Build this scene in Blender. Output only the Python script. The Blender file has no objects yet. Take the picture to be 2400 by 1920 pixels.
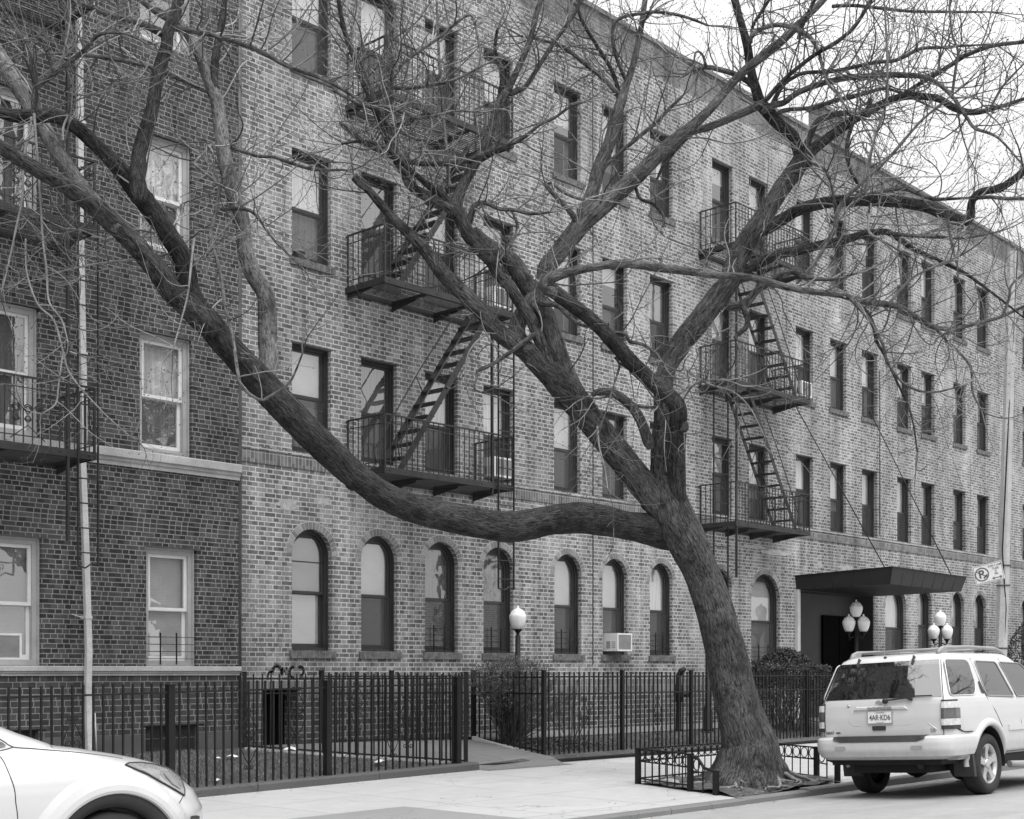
import bpy, bmesh, math, random
from mathutils import Vector, Matrix, noise
from mathutils.bvhtree import BVHTree
R = math.radians
random.seed(11)
scene = bpy.context.scene
COL = scene.collection

# ------------------------------------------------------------------ camera
F, CX, HY = 3150.0, 1200.0, 1573.0            # calibration of the photograph (2400 x 1920)
CA, SA = 0.7308, 0.6826                       # camera axis in the ground plane; +X runs along the street
CAM = Vector((0, 0, 1.5))
cam = bpy.data.cameras.new('camera')
cam.sensor_width = 36.0
cam.lens = 36.0 * F / 2400.0
cam.shift_y = (HY - 960.0) / 2400.0
cam.clip_end = 1000
camo = bpy.data.objects.new('camera', cam)
COL.objects.link(camo)
camo.location = CAM
camo.rotation_euler = (R(90), 0, math.atan2(SA, CA) - R(90))
scene.camera = camo

# ------------------------------------------------------------------ world, sun, exposure
SUN_EL, SUN_ROT = R(58), R(205)
world = bpy.data.worlds.new('World')
scene.world = world
world.use_nodes = True
wn, wl = world.node_tree.nodes, world.node_tree.links
wn.clear()
wo = wn.new('ShaderNodeOutputWorld'); bg = wn.new('ShaderNodeBackground')
sky = wn.new('ShaderNodeTexSky'); sky.sky_type = 'NISHITA'; sky.sun_disc = False
sky.sun_elevation = SUN_EL; sky.sun_rotation = SUN_ROT
sky.air_density = 1.0; sky.dust_density = 3.0
bw = wn.new('ShaderNodeRGBToBW')
tc = wn.new('ShaderNodeTexCoord'); sep = wn.new('ShaderNodeSeparateXYZ')
nz = wn.new('ShaderNodeTexNoise'); nz.inputs['Scale'].default_value = 2.2; nz.inputs['Detail'].default_value = 5
mp = wn.new('ShaderNodeMapRange')             # overcast gradient: zenith about twice the horizon
mp.inputs['From Min'].default_value = 0.0; mp.inputs['From Max'].default_value = 1.0
mp.inputs['To Min'].default_value = 8.2; mp.inputs['To Max'].default_value = 36.0
cl = wn.new('ShaderNodeMapRange')
cl.inputs['From Min'].default_value = 0.3; cl.inputs['From Max'].default_value = 0.7
cl.inputs['To Min'].default_value = 0.74; cl.inputs['To Max'].default_value = 1.10
mul = wn.new('ShaderNodeMath'); mul.operation = 'MULTIPLY'
mix = wn.new('ShaderNodeMix'); mix.data_type = 'FLOAT'; mix.inputs[0].default_value = 0.85
wl.new(sky.outputs['Color'], bw.inputs['Color'])
wl.new(tc.outputs['Generated'], sep.inputs[0]); wl.new(tc.outputs['Generated'], nz.inputs['Vector'])
pw = wn.new('ShaderNodeMath'); pw.operation = 'POWER'; pw.inputs[1].default_value = 2.2; pw.use_clamp = True
wl.new(sep.outputs['Z'], pw.inputs[0]); wl.new(pw.outputs[0], mp.inputs['Value']); wl.new(nz.outputs['Fac'], cl.inputs['Value'])
wl.new(mp.outputs['Result'], mul.inputs[0]); wl.new(cl.outputs['Result'], mul.inputs[1])
wl.new(bw.outputs['Val'], mix.inputs[2]); wl.new(mul.outputs[0], mix.inputs[3])
wl.new(mix.outputs[0], bg.inputs['Color'])
bg.inputs['Strength'].default_value = 0.10
wl.new(bg.outputs[0], wo.inputs['Surface'])
sl = bpy.data.lights.new('sun', 'SUN'); sl.energy = 1.7; sl.angle = R(35); sl.color = (1.0, 1.0, 1.0)
so = bpy.data.objects.new('sun', sl); COL.objects.link(so)
# sun behind and left of the camera
sd = Vector((math.cos(SUN_EL) * math.sin(SUN_ROT), math.cos(SUN_EL) * math.cos(SUN_ROT), math.sin(SUN_EL)))
so.rotation_euler = sd.to_track_quat('Z', 'Y').to_euler()
scene.view_settings.view_transform = 'Standard'
scene.view_settings.look = 'None'
scene.view_settings.exposure = 0.27
scene.view_settings.gamma = 1.0
scene.render.engine = 'CYCLES'

# ------------------------------------------------------------------ helpers
def ray(px, py):
    r = (px - CX) / F
    return Vector((CA + SA * r, SA - CA * r, (HY - py) / F))
def at(px, py, Z):
    return CAM + ray(px, py) * Z

class MB:
    def __init__(self):
        self.v = []; self.f = []; self.s = []; self.m = []; self.attr = []
    def quad(self, a, b, c, d, smooth=False, mat=0):
        n = len(self.v); self.v += [tuple(a), tuple(b), tuple(c), tuple(d)]
        self.f.append((n, n+1, n+2, n+3)); self.s.append(smooth); self.m.append(mat)
    def poly(self, pts, smooth=False, mat=0):
        n = len(self.v); self.v += [tuple(p) for p in pts]
        self.f.append(tuple(range(n, n+len(pts)))); self.s.append(smooth); self.m.append(mat)
    def box(self, x0, x1, y0, y1, z0, z1, mat=0):
        n = len(self.v)
        self.v += [(x0,y0,z0),(x1,y0,z0),(x1,y1,z0),(x0,y1,z0),(x0,y0,z1),(x1,y0,z1),(x1,y1,z1),(x0,y1,z1)]
        for q in ((3,2,1,0),(4,5,6,7),(0,1,5,4),(1,2,6,5),(2,3,7,6),(3,0,4,7)):
            self.f.append(tuple(n+i for i in q)); self.s.append(False); self.m.append(mat)
    def obox(self, o, ax, ay, az, mat=0):
        """box from corner o and three edge vectors"""
        o, ax, ay, az = Vector(o), Vector(ax), Vector(ay), Vector(az)
        n = len(self.v)
        for k in (0, 1):
            for p in ((0,0),(1,0),(1,1),(0,1)):
                self.v.append(tuple(o + ax*p[0] + ay*p[1] + az*k))
        for q in ((3,2,1,0),(4,5,6,7),(0,1,5,4),(1,2,6,5),(2,3,7,6),(3,0,4,7)):
            self.f.append(tuple(n+i for i in q)); self.s.append(False); self.m.append(mat)
    def bar(self, a, b, w, h=None, up=(0,0,1), mat=0):
        """square bar from a to b"""
        a, b = Vector(a), Vector(b); h = h or w
        d = (b-a); t = d.normalized(); u = Vector(up)
        if abs(t.dot(u)) > 0.95: u = Vector((1,0,0))
        sx = t.cross(u).normalized(); sy = sx.cross(t).normalized()
        self.obox(a - sx*w/2 - sy*h/2, sx*w, d, sy*h, mat)
    def tube(self, pts, rad, n=6, cap=True, smooth=True, mat=0, attr=False, l0=0.0, mod=None):
        pts = [Vector(p) for p in pts]
        if not isinstance(rad, (list, tuple)): rad = [rad]*len(pts)
        base = len(self.v); t = (pts[1]-pts[0]).normalized()
        u = Vector((0,0,1)) if abs(t.z) < 0.9 else Vector((1,0,0))
        x = t.cross(u).normalized(); L = l0; k = len(pts)
        for i, p in enumerate(pts):
            tn = (pts[min(i+1,k-1)]-pts[max(i-1,0)])
            tn = tn.normalized() if tn.length > 1e-9 else t
            x = (x - tn*x.dot(tn)); x = x.normalized() if x.length > 1e-6 else tn.orthogonal().normalized()
            y = tn.cross(x)
            if i: L += (p-pts[i-1]).length
            for j in range(n):
                a = 2*math.pi*j/n
                rr = rad[i]*(mod(i, a, L) if mod else 1.0)
                self.v.append(tuple(p + x*math.cos(a)*rr + y*math.sin(a)*rr))
                if attr: self.attr.append((math.cos(a)*rad[i], math.sin(a)*rad[i], L))
        for i in range(k-1):
            for j in range(n):
                a = base+i*n+j; b = base+i*n+(j+1) % n
                self.f.append((a, b, b+n, a+n)); self.s.append(smooth); self.m.append(mat)
        if cap:
            self.f.append(tuple(base+j for j in reversed(range(n)))); self.s.append(False); self.m.append(mat)
            self.f.append(tuple(base+(k-1)*n+j for j in range(n))); self.s.append(False); self.m.append(mat)
    def lathe(self, prof, c=(0,0,0), n=24, axis='z', smooth=True, mat=0, mod=None, cap=True):
        """profile of (radius, height)"""
        base = len(self.v); c = Vector(c)
        for (r, h) in prof:
            for j in range(n):
                a = 2*math.pi*j/n; q = r*(mod(a, h) if mod else 1)
                p = (q*math.cos(a), q*math.sin(a), h)
                if axis == 'y': p = (p[0], p[2], p[1])
                if axis == 'x': p = (p[2], p[0], p[1])
                self.v.append(tuple(c+Vector(p)))
        for i in range(len(prof)-1):
            for j in range(n):
                a = base+i*n+j; b = base+i*n+(j+1) % n
                q = (a, b, b+n, a+n)
                if axis == 'y': q = q[::-1]
                self.f.append(q); self.s.append(smooth); self.m.append(mat)
        for i, fl in (((0, True), (len(prof)-1, False)) if cap else ()):
            q = [base+i*n+j for j in range(n)]
            if fl != (axis == 'y'): q = q[::-1]
            self.f.append(tuple(q)); self.s.append(False); self.m.append(mat)
    def prism(self, pts, d, smooth=False, mat=0):
        """polygon (3-D points) pushed along vector d"""
        d = Vector(d); n = len(self.v); k = len(pts)
        self.v += [tuple(p) for p in pts] + [tuple(Vector(p)+d) for p in pts]
        self.f.append(tuple(range(n+k-1, n-1, -1))); self.f.append(tuple(range(n+k, n+2*k)))
        self.s += [False, False]; self.m += [mat, mat]
        for i in range(k):
            j = (i+1) % k
            self.f.append((n+i, n+j, n+k+j, n+k+i)); self.s.append(smooth); self.m.append(mat)
    def mesh(self, name, mats):
        me = bpy.data.meshes.new(name)
        me.from_pydata(self.v, [], self.f)
        me.polygons.foreach_set('use_smooth', self.s)
        if not isinstance(mats, (list, tuple)): mats = [mats]
        for m in mats: me.materials.append(m)
        if len(mats) > 1: me.polygons.foreach_set('material_index', self.m)
        if self.attr:
            a = me.attributes.new('bark', 'FLOAT_VECTOR', 'POINT')
            a.data.foreach_set('vector', [c for p in self.attr for c in p])
        me.update()
        return me
    def build(self, name, mats, parent=None, fix=False):
        me = self.mesh(name, mats)
        if fix:
            b = bmesh.new(); b.from_mesh(me); bmesh.ops.recalc_face_normals(b, faces=b.faces); b.to_mesh(me); b.free()
        return link(name, me, parent)

def link(name, me, parent=None):
    o = bpy.data.objects.new(name, me); COL.objects.link(o)
    if parent is not None: o.parent = parent
    return o
def tag(o, label=None, cat=None, group=None, kind=None):
    if label: o['label'] = label
    if cat: o['category'] = cat
    if group: o['group'] = group
    if kind: o['kind'] = kind
    return o
def thing(name, label, cat, loc=(0,0,0), rz=0, group=None):
    o = bpy.data.objects.new(name, None); COL.objects.link(o)
    o.empty_display_size = 0.2
    o.location = loc; o.rotation_euler = (0, 0, rz)
    return tag(o, label, cat, group)
def kids(o): return [c for c in o.children]
def copy_tree(o, parent=None):
    c = o.copy(); COL.objects.link(c)
    if parent is not None: c.parent = parent
    for ch in list(o.children): copy_tree(ch, c)
    return c

def spline(pts, step):
    """Catmull-Rom resampling of tuples of any length; step measured on the first 3 coordinates"""
    out = []; n = len(pts)
    for i in range(n-1):
        p0, p1, p2, p3 = pts[max(i-1,0)], pts[i], pts[i+1], pts[min(i+2,n-1)]
        d = math.dist(p1[:3], p2[:3]); k = max(1, int(round(d/step)))
        for j in range(k):
            t = j/k
            out.append(tuple(0.5*((2*b)+(c-a)*t+(2*a-5*b+4*c-d_)*t*t+(3*b-a-3*c+d_)*t**3)
                             for a, b, c, d_ in zip(p0, p1, p2, p3)))
    out.append(tuple(pts[-1]))
    return out

# ------------------------------------------------------------------ materials
def newmat(name):
    m = bpy.data.materials.new(name); m.use_nodes = True
    nt = m.node_tree; b = nt.nodes['Principled BSDF']
    return m, nt, b
def g3(v): return (v, v, v, 1)
def N(nt, t, **kw):
    n = nt.nodes.new(t)
    for k, v in kw.items():
        if k in ('operation', 'data_type', 'noise_dimensions', 'blend_type', 'clamp', 'attribute_name', 'feature', 'use_clamp', 'wave_type', 'bands_direction'): setattr(n, k, v)
        else: n.inputs[k].default_value = v
    return n
def M(nt, op, a, b=None, c=None):
    n = nt.nodes.new('ShaderNodeMath'); n.operation = op
    for i, q in enumerate((a, b, c)):
        if q is None: continue
        if isinstance(q, (int, float)): n.inputs[i].default_value = q
        else: nt.links.new(q, n.inputs[i])
    return n.outputs[0]
def maprange(nt, v, a, b, c, d, smooth=False):
    n = nt.nodes.new('ShaderNodeMapRange')
    if smooth: n.interpolation_type = 'SMOOTHSTEP'
    nt.links.new(v, n.inputs['Value'])
    for k, q in (('From Min', a), ('From Max', b), ('To Min', c), ('To Max', d)): n.inputs[k].default_value = q
    return n.outputs['Result']
def fmix(nt, f, a, b):
    n = nt.nodes.new('ShaderNodeMix'); n.data_type = 'FLOAT'
    for s, q in ((0, f), (2, a), (3, b)):
        if isinstance(q, (int, float)): n.inputs[s].default_value = q
        else: nt.links.new(q, n.inputs[s])
    return n.outputs[0]
def tex(nt, vec, scale, detail=4, rough=0.55):
    n = nt.nodes.new('ShaderNodeTexNoise')
    n.inputs['Scale'].default_value = scale; n.inputs['Detail'].default_value = detail; n.inputs['Roughness'].default_value = rough
    if vec is not None: nt.links.new(vec, n.inputs['Vector'])
    return n.outputs['Fac']
def vscale(nt, vec, s):
    n = nt.nodes.new('ShaderNodeVectorMath'); n.operation = 'MULTIPLY'; nt.links.new(vec, n.inputs[0]); n.inputs[1].default_value = s
    return n.outputs[0]
def bump(nt, b, h, strength, dist):
    n = nt.nodes.new('ShaderNodeBump'); n.inputs['Strength'].default_value = strength; n.inputs['Distance'].default_value = dist
    nt.links.new(h, n.inputs['Height']); nt.links.new(n.outputs[0], b.inputs['Normal'])
def setcol(nt, b, v): nt.links.new(v, b.inputs['Base Color'])

def plain(name, v, rough=0.6, var=0.15, scale=6.0, bmp=0.0, metal=0.0, spec=0.5, coat=0.0, coords='Object', fine=None):
    """a grey surface with soft wear"""
    m, nt, b = newmat(name)
    t = nt.nodes.new('ShaderNodeTexCoord').outputs[coords] if coords != 'World' else nt.nodes.new('ShaderNodeNewGeometry').outputs['Position']
    f = tex(nt, t, scale, 5)
    col = maprange(nt, f, 0.28, 0.72, v*(1-var), v*(1+var))
    if fine:
        f2 = tex(nt, t, fine[0], 3)
        col = M(nt, 'MULTIPLY', col, maprange(nt, f2, 0.3, 0.7, 1-fine[1], 1+fine[1]))
        if bmp: bump(nt, b, f2, bmp, 0.01)
    elif bmp:
        bump(nt, b, tex(nt, t, scale*6, 4), bmp, 0.01)
    setcol(nt, b, col)
    b.inputs['Roughness'].default_value = rough; b.inputs['Metallic'].default_value = metal
    b.inputs['Specular IOR Level'].default_value = spec
    if coat:
        b.inputs['Coat Weight'].default_value = coat; b.inputs['Coat Roughness'].default_value = 0.04
    return m

def brick(name, course, joint, st, hd, nh, lo, hi, mort, rand_rows, soldier=False, smear=0.0, edge=0.25, zoff=0.0, stain=0.35, dirt=0.75):
    m, nt, b = newmat(name)
    pos = nt.nodes.new('ShaderNodeNewGeometry').outputs['Position']
    s = nt.nodes.new('ShaderNodeSeparateXYZ'); nt.links.new(pos, s.inputs[0])
    wob = tex(nt, pos, 9.0, 3); wb = M(nt, 'MULTIPLY', M(nt, 'SUBTRACT', wob, 0.5), 0.010)
    u = M(nt, 'ADD', M(nt, 'ADD', s.outputs['X'], s.outputs['Y']), wb)
    v = M(nt, 'ADD', M(nt, 'ADD', s.outputs['Z'], zoff), wb)
    if soldier: u, v = v, u
    row = M(nt, 'FLOOR', M(nt, 'DIVIDE', v, course)); fv = M(nt, 'SUBTRACT', v, M(nt, 'MULTIPLY', row, course))
    P = st + nh*hd
    if soldier: off = 0.0
    elif rand_rows:
        wn_ = nt.nodes.new('ShaderNodeTexWhiteNoise'); wn_.noise_dimensions = '1D'; nt.links.new(row, wn_.inputs['W'])
        off = M(nt, 'MULTIPLY', wn_.outputs['Value'], P*3)
    else:
        off = M(nt, 'MULTIPLY', M(nt, 'MODULO', M(nt, 'ABSOLUTE', row), 2.0), P*0.5)
    uu = M(nt, 'ADD', M(nt, 'ADD', u, 100*P), off)
    cell = M(nt, 'FLOOR', M(nt, 'DIVIDE', uu, P)); t = M(nt, 'SUBTRACT', uu, M(nt, 'MULTIPLY', cell, P))
    isH = M(nt, 'GREATER_THAN', t, st)
    th = M(nt, 'SUBTRACT', t, st); k = M(nt, 'FLOOR', M(nt, 'DIVIDE', th, hd))
    lh = M(nt, 'SUBTRACT', th, M(nt, 'MULTIPLY', k, hd))
    loc = fmix(nt, isH, t, lh); ln = fmix(nt, isH, st, hd)
    idx = M(nt, 'MULTIPLY', isH, M(nt, 'ADD', k, 1.0))
    du = M(nt, 'MINIMUM', loc, M(nt, 'SUBTRACT', ln, loc)); dv = M(nt, 'MINIMUM', fv, M(nt, 'SUBTRACT', course, fv))
    fine = tex(nt, pos, 70.0, 3)
    d = M(nt, 'ADD', M(nt, 'MINIMUM', du, dv), M(nt, 'MULTIPLY', M(nt, 'SUBTRACT', fine, 0.5), 0.007))
    mask = maprange(nt, d, joint*0.5-0.002, joint*0.5+0.0025, 0, 1, True)
    cv = nt.nodes.new('ShaderNodeCombineXYZ'); nt.links.new(cell, cv.inputs[0]); nt.links.new(row, cv.inputs[1]); nt.links.new(idx, cv.inputs[2])
    wn2 = nt.nodes.new('ShaderNodeTexWhiteNoise'); wn2.noise_dimensions = '3D'; nt.links.new(cv.outputs[0], wn2.inputs['Vector'])
    rv = M(nt, 'POWER', wn2.outputs['Value'], 1.3)
    bc = maprange(nt, rv, 0, 1, lo, hi)
    grain = tex(nt, pos, 34.0, 4)
    bc = M(nt, 'MULTIPLY', bc, maprange(nt, grain, 0.3, 0.7, 0.86, 1.14))
    mc = M(nt, 'MULTIPLY', maprange(nt, fine, 0.3, 0.7, 0.85, 1.12), mort)
    big = tex(nt, pos, 0.9, 5, 0.6)
    sm = M(nt, 'MULTIPLY', maprange(nt, big, 0.50, 0.72, 0.0, 1.0), smear)
    sm = M(nt, 'MULTIPLY', sm, maprange(nt, grain, 0.35, 0.65, 0.3, 1.0))
    bc = fmix(nt, sm, bc, mc)
    col = fmix(nt, mask, mc, bc)
    # broad weathering and run-down streaks of soot
    sv = vscale(nt, pos, (1.1, 1.1, 0.28)); streak = tex(nt, sv, 1.3, 6, 0.62)
    col = M(nt, 'MULTIPLY', col, maprange(nt, streak, 0.35, 0.66, 1-stain*0.75, 1+stain*0.4))
    run = tex(nt, vscale(nt, pos, (5.0, 5.0, 0.30)), 1.0, 5, 0.6)
    col = M(nt, 'MULTIPLY', col, maprange(nt, run, 0.36, 0.52, 1-stain*0.55, 1.0))
    setcol(nt, b, col)
    b.inputs['Roughness'].default_value = 0.92; b.inputs['Specular IOR Level'].default_value = 0.25
    h = M(nt, 'ADD', mask, M(nt, 'MULTIPLY', grain, 0.35))
    bump(nt, b, h, 0.7, 0.008)
    return m

MAT = {}
MAT['dark_brick'] = brick('dark_brick', 0.0640, 0.0115, 0.201, 0.099, 3, 0.030, 0.098, 0.26, True, stain=0.36, smear=0.0)
MAT['dark_brick_low'] = brick('dark_brick_low', 0.0800, 0.0125, 0.205, 0.108, 1, 0.048, 0.090, 0.25, True, stain=0.30)
MAT['light_brick'] = brick('light_brick', 0.0713, 0.0165, 0.207, 0.108, 1, 0.105, 0.300, 0.50, False, smear=0.8, stain=0.42)
MAT['light_brick_low'] = brick('light_brick_low', 0.0945, 0.016, 0.205, 0.12, 1, 0.07, 0.16, 0.38, False, smear=0.3, stain=0.4)
MAT['soldier_brick'] = brick('soldier_brick', 0.0676, 0.012, 0.205, 0.103, 0, 0.11, 0.23, 0.36, False, soldier=True, smear=0.3)
MAT['parapet_brick'] = brick('parapet_brick', 0.0713, 0.014, 0.207, 0.108, 1, 0.125, 0.20, 0.255, False, smear=0.7, stain=0.6)

def voussoir_mat():
    m, nt, b = newmat('arch_brick')
    g = nt.nodes.new('ShaderNodeNewGeometry')
    pos = g.outputs['Position']; grain = tex(nt, pos, 34, 4)
    c = maprange(nt, g.outputs['Random Per Island'], 0, 1, 0.12, 0.30)
    setcol(nt, b, M(nt, 'MULTIPLY', c, maprange(nt, grain, 0.3, 0.7, 0.8, 1.2)))
    b.inputs['Roughness'].default_value = 0.92; bump(nt, b, grain, 0.5, 0.006)
    return m
MAT['arch_brick'] = voussoir_mat()
MAT['sill_brick'] = plain('sill_brick', 0.12, 0.9, 0.5, 14, bmp=0.3, coords='World')
MAT['mortar'] = plain('mortar', 0.42, 0.95, 0.2, 8, bmp=0.3)
MAT['limestone'] = plain('limestone', 0.40, 0.85, 0.28, 2.2, bmp=0.25, coords='World', fine=(40, 0.12))
MAT['coping'] = plain('coping', 0.15, 0.8, 0.2, 3, coords='World')
MAT['rust_iron'] = plain('rust_iron', 0.022, 0.55, 0.4, 5, bmp=0.1, coords='World', fine=(60, 0.25))
MAT['black_iron'] = plain('black_iron', 0.010, 0.55, 0.4, 5, spec=0.3, coords='World', fine=(80, 0.3))
MAT['brown_frame'] = plain('brown_frame', 0.030, 0.45, 0.25, 3)
MAT['pale_frame'] = plain('pale_frame', 0.36, 0.6, 0.15, 4, coords='World')
MAT['white_sash'] = plain('white_sash', 0.66, 0.45, 0.08, 5)
MAT['steel'] = plain('steel', 0.06, 0.6, 0.4, 6)
MAT['interior'] = plain('interior', 0.03, 0.9, 0.3, 2)
MAT['door_black'] = plain('door_black', 0.004, 0.8, 0.3, 4, spec=0.05)
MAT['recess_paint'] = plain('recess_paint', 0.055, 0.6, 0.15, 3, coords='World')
MAT['canopy_cloth'] = plain('canopy_cloth', 0.018, 0.62, 0.2, 5, coords='World', fine=(120, 0.15))
MAT['white_pipe'] = plain('white_pipe', 0.50, 0.6, 0.2, 3, coords='World', fine=(30, 0.12))
MAT['ac_white'] = plain('ac_white', 0.66, 0.5, 0.1, 5)
MAT['ac_grille'] = plain('ac_grille', 0.28, 0.6, 0.15, 9)
MAT['globe'] = plain('globe', 0.80, 0.28, 0.06, 5, spec=0.5, fine=(12, 0.05))
MAT['pole_steel'] = plain('pole_steel', 0.40, 0.5, 0.14, 2.5, metal=0.15, coords='World', fine=(26, 0.12))
MAT['sign_white'] = plain('sign_white', 0.74, 0.5, 0.08, 9)
MAT['sign_ink'] = plain('sign_ink', 0.10, 0.5, 0.1, 9)
MAT['paper'] = plain('paper', 0.75, 0.8, 0.1, 20)
MAT['stone'] = plain('stone', 0.32, 0.9, 0.3, 14, bmp=0.4)
MAT['clay'] = plain('clay', 0.14, 0.8, 0.2, 10)
MAT['graffiti'] = plain('graffiti', 0.13, 0.8, 0.5, 18, coords='World')
MAT['whitewash'] = plain('whitewash', 0.36, 0.9, 0.25, 14, coords='World')
MAT['soot'] = plain('soot', 0.05, 0.9, 0.3, 8, coords='World')

def slat_mat(name, v, pitch, depth=0.4):
    m, nt, b = newmat(name)
    t = nt.nodes.new('ShaderNodeTexCoord').outputs['Object']
    s = nt.nodes.new('ShaderNodeSeparateXYZ'); nt.links.new(t, s.inputs[0])
    fr = M(nt, 'FRACT', M(nt, 'DIVIDE', s.outputs['Z'], pitch))
    tri = M(nt, 'ABSOLUTE', M(nt, 'SUBTRACT', fr, 0.5))
    gap = maprange(nt, tri, 0.40, 0.5, 1.0, 1-depth)
    gr = tex(nt, t, 3, 3)
    setcol(nt, b, M(nt, 'MULTIPLY', M(nt, 'MULTIPLY', gap, maprange(nt, gr, 0.3, 0.7, 0.92, 1.06)), v))
    b.inputs['Roughness'].default_value = 0.6
    bump(nt, b, fr, 0.8, 0.012)
    return m
MAT['blind'] = slat_mat('blind', 0.80, 0.030)
MAT['blind_grey'] = slat_mat('blind_grey', 0.42, 0.030)
def curtain_mat(name, v):
    m, nt, b = newmat(name)
    t = nt.nodes.new('ShaderNodeTexCoord').outputs['Object']
    w = nt.nodes.new('ShaderNodeTexNoise'); w.inputs['Scale'].default_value = 1.0; w.inputs['Detail'].default_value = 3
    nt.links.new(vscale(nt, t, (26, 1, 1.2)), w.inputs['Vector'])
    setcol(nt, b, M(nt, 'MULTIPLY', maprange(nt, w.outputs['Fac'], 0.3, 0.7, 0.72, 1.1), v))
    b.inputs['Roughness'].default_value = 0.9; bump(nt, b, w.outputs['Fac'], 0.8, 0.02)
    return m
MAT['curtain'] = curtain_mat('curtain', 0.74)
MAT['curtain_dim'] = curtain_mat('curtain_dim', 0.20)

def glass_mat(name, ior=1.9, tint=0.9, rough=0.0):
    m, nt, b = newmat(name)
    nt.nodes.remove(b)
    out = nt.nodes['Material Output']
    f0 = ((ior-1)/(ior+1))**2
    ge = nt.nodes.new('ShaderNodeNewGeometry'); dt = nt.nodes.new('ShaderNodeVectorMath'); dt.operation = 'DOT_PRODUCT'
    nt.links.new(ge.outputs['Incoming'], dt.inputs[0]); nt.links.new(ge.outputs['Normal'], dt.inputs[1])
    sch = M(nt, 'POWER', M(nt, 'SUBTRACT', 1.0, M(nt, 'ABSOLUTE', dt.outputs['Value'])), 5.0)
    frs = M(nt, 'ADD', f0, M(nt, 'MULTIPLY', sch, 1-f0))
    gl = nt.nodes.new('ShaderNodeBsdfGlossy'); gl.inputs['Roughness'].default_value = rough; gl.inputs['Color'].default_value = g3(0.95)
    tr = nt.nodes.new('ShaderNodeBsdfTransparent'); tr.inputs['Color'].default_value = g3(tint)
    pos = nt.nodes.new('ShaderNodeNewGeometry').outputs['Position']
    h = tex(nt, pos, 2.5, 2); bp = nt.nodes.new('ShaderNodeBump'); bp.inputs['Strength'].default_value = 0.12; bp.inputs['Distance'].default_value = 0.02
    nt.links.new(h, bp.inputs['Height']); nt.links.new(bp.outputs[0], gl.inputs['Normal'])
    mx = nt.nodes.new('ShaderNodeMixShader')
    nt.links.new(frs, mx.inputs[0]); nt.links.new(tr.outputs[0], mx.inputs[1]); nt.links.new(gl.outputs[0], mx.inputs[2])
    nt.links.new(mx.outputs[0], out.inputs['Surface'])
    return m
MAT['glass'] = glass_mat('glass', 3.1)
MAT['car_glass'] = glass_mat('car_glass', 1.75, 0.10)
MAT['clear_glass'] = glass_mat('clear_glass', 1.5, 0.92)
def screen_mat():
    m, nt, b = newmat('insect_screen'); nt.nodes.remove(b); out = nt.nodes['Material Output']
    d = nt.nodes.new('ShaderNodeBsdfDiffuse'); d.inputs['Color'].default_value = g3(0.075)
    tr = nt.nodes.new('ShaderNodeBsdfTransparent'); mx = nt.nodes.new('ShaderNodeMixShader')
    mx.inputs[0].default_value = 0.52
    nt.links.new(tr.outputs[0], mx.inputs[1]); nt.links.new(d.outputs[0], mx.inputs[2]); nt.links.new(mx.outputs[0], out.inputs['Surface'])
    return m
MAT['screen'] = screen_mat()

def bark_mat(name, lo, hi, su=44.0, sv=7.5, bm=1.0):
    m, nt, b = newmat(name)
    a = nt.nodes.new('ShaderNodeAttribute'); a.attribute_name = 'bark'
    v = a.outputs['Vector']
    wr = nt.nodes.new('ShaderNodeTexNoise'); wr.inputs['Scale'].default_value = 7.0; wr.inputs['Detail'].default_value = 3; nt.links.new(v, wr.inputs['Vector'])
    wa = nt.nodes.new('ShaderNodeVectorMath'); wa.operation = 'MULTIPLY_ADD'; nt.links.new(wr.outputs['Color'], wa.inputs[0]); wa.inputs[1].default_value = (0.05, 0.05, 0.10); nt.links.new(v, wa.inputs[2])
    v = wa.outputs[0]
    f1 = tex(nt, vscale(nt, v, (su, su, sv)), 1.0, 5, 0.6)
    f2 = tex(nt, vscale(nt, v, (su*2.6, su*2.6, sv*2.4)), 1.0, 4, 0.6)
    vo = nt.nodes.new('ShaderNodeTexVoronoi'); vo.feature = 'DISTANCE_TO_EDGE'; vo.inputs['Scale'].default_value = 1.0
    wv = nt.nodes.new('ShaderNodeVectorMath'); wv.operation = 'ADD'
    off = nt.nodes.new('ShaderNodeTexNoise'); off.inputs['Scale'].default_value = 6; nt.links.new(v, off.inputs['Vector'])
    nt.links.new(vscale(nt, v, (su*1.15, su*1.15, sv*1.3)), wv.inputs[0]); nt.links.new(off.outputs['Color'], wv.inputs[1])
    nt.links.new(wv.outputs[0], vo.inputs['Vector'])
    ridge = maprange(nt, vo.outputs['Distance'], 0.0, 0.28, 0, 1)
    big = tex(nt, v, 2.2, 3)
    h = M(nt, 'ADD', M(nt, 'MULTIPLY', ridge, 0.14), M(nt, 'ADD', M(nt, 'MULTIPLY', f1, 0.95), M(nt, 'MULTIPLY', f2, 0.45)))
    c = maprange(nt, h, 0.55, 0.98, lo, hi)
    big2 = tex(nt, vscale(nt, v, (1.0, 1.0, 0.8)), 5.0, 4, 0.7)
    c = M(nt, 'MULTIPLY', c, maprange(nt, big, 0.3, 0.7, 0.62, 1.30))
    c = M(nt, 'MULTIPLY', c, maprange(nt, big2, 0.36, 0.50, 0.45, 1.0))
    setcol(nt, b, c); b.inputs['Roughness'].default_value = 0.9; b.inputs['Specular IOR Level'].default_value = 0.25
    bump(nt, b, h, bm, 0.034)
    return m
MAT['bark_wet'] = bark_mat('bark_wet', 0.005, 0.085)
MAT['bark_trunk'] = bark_mat('bark_trunk', 0.005, 0.14)
MAT['bark_mid'] = bark_mat('bark_mid', 0.026, 0.20, 46, 7)
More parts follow.
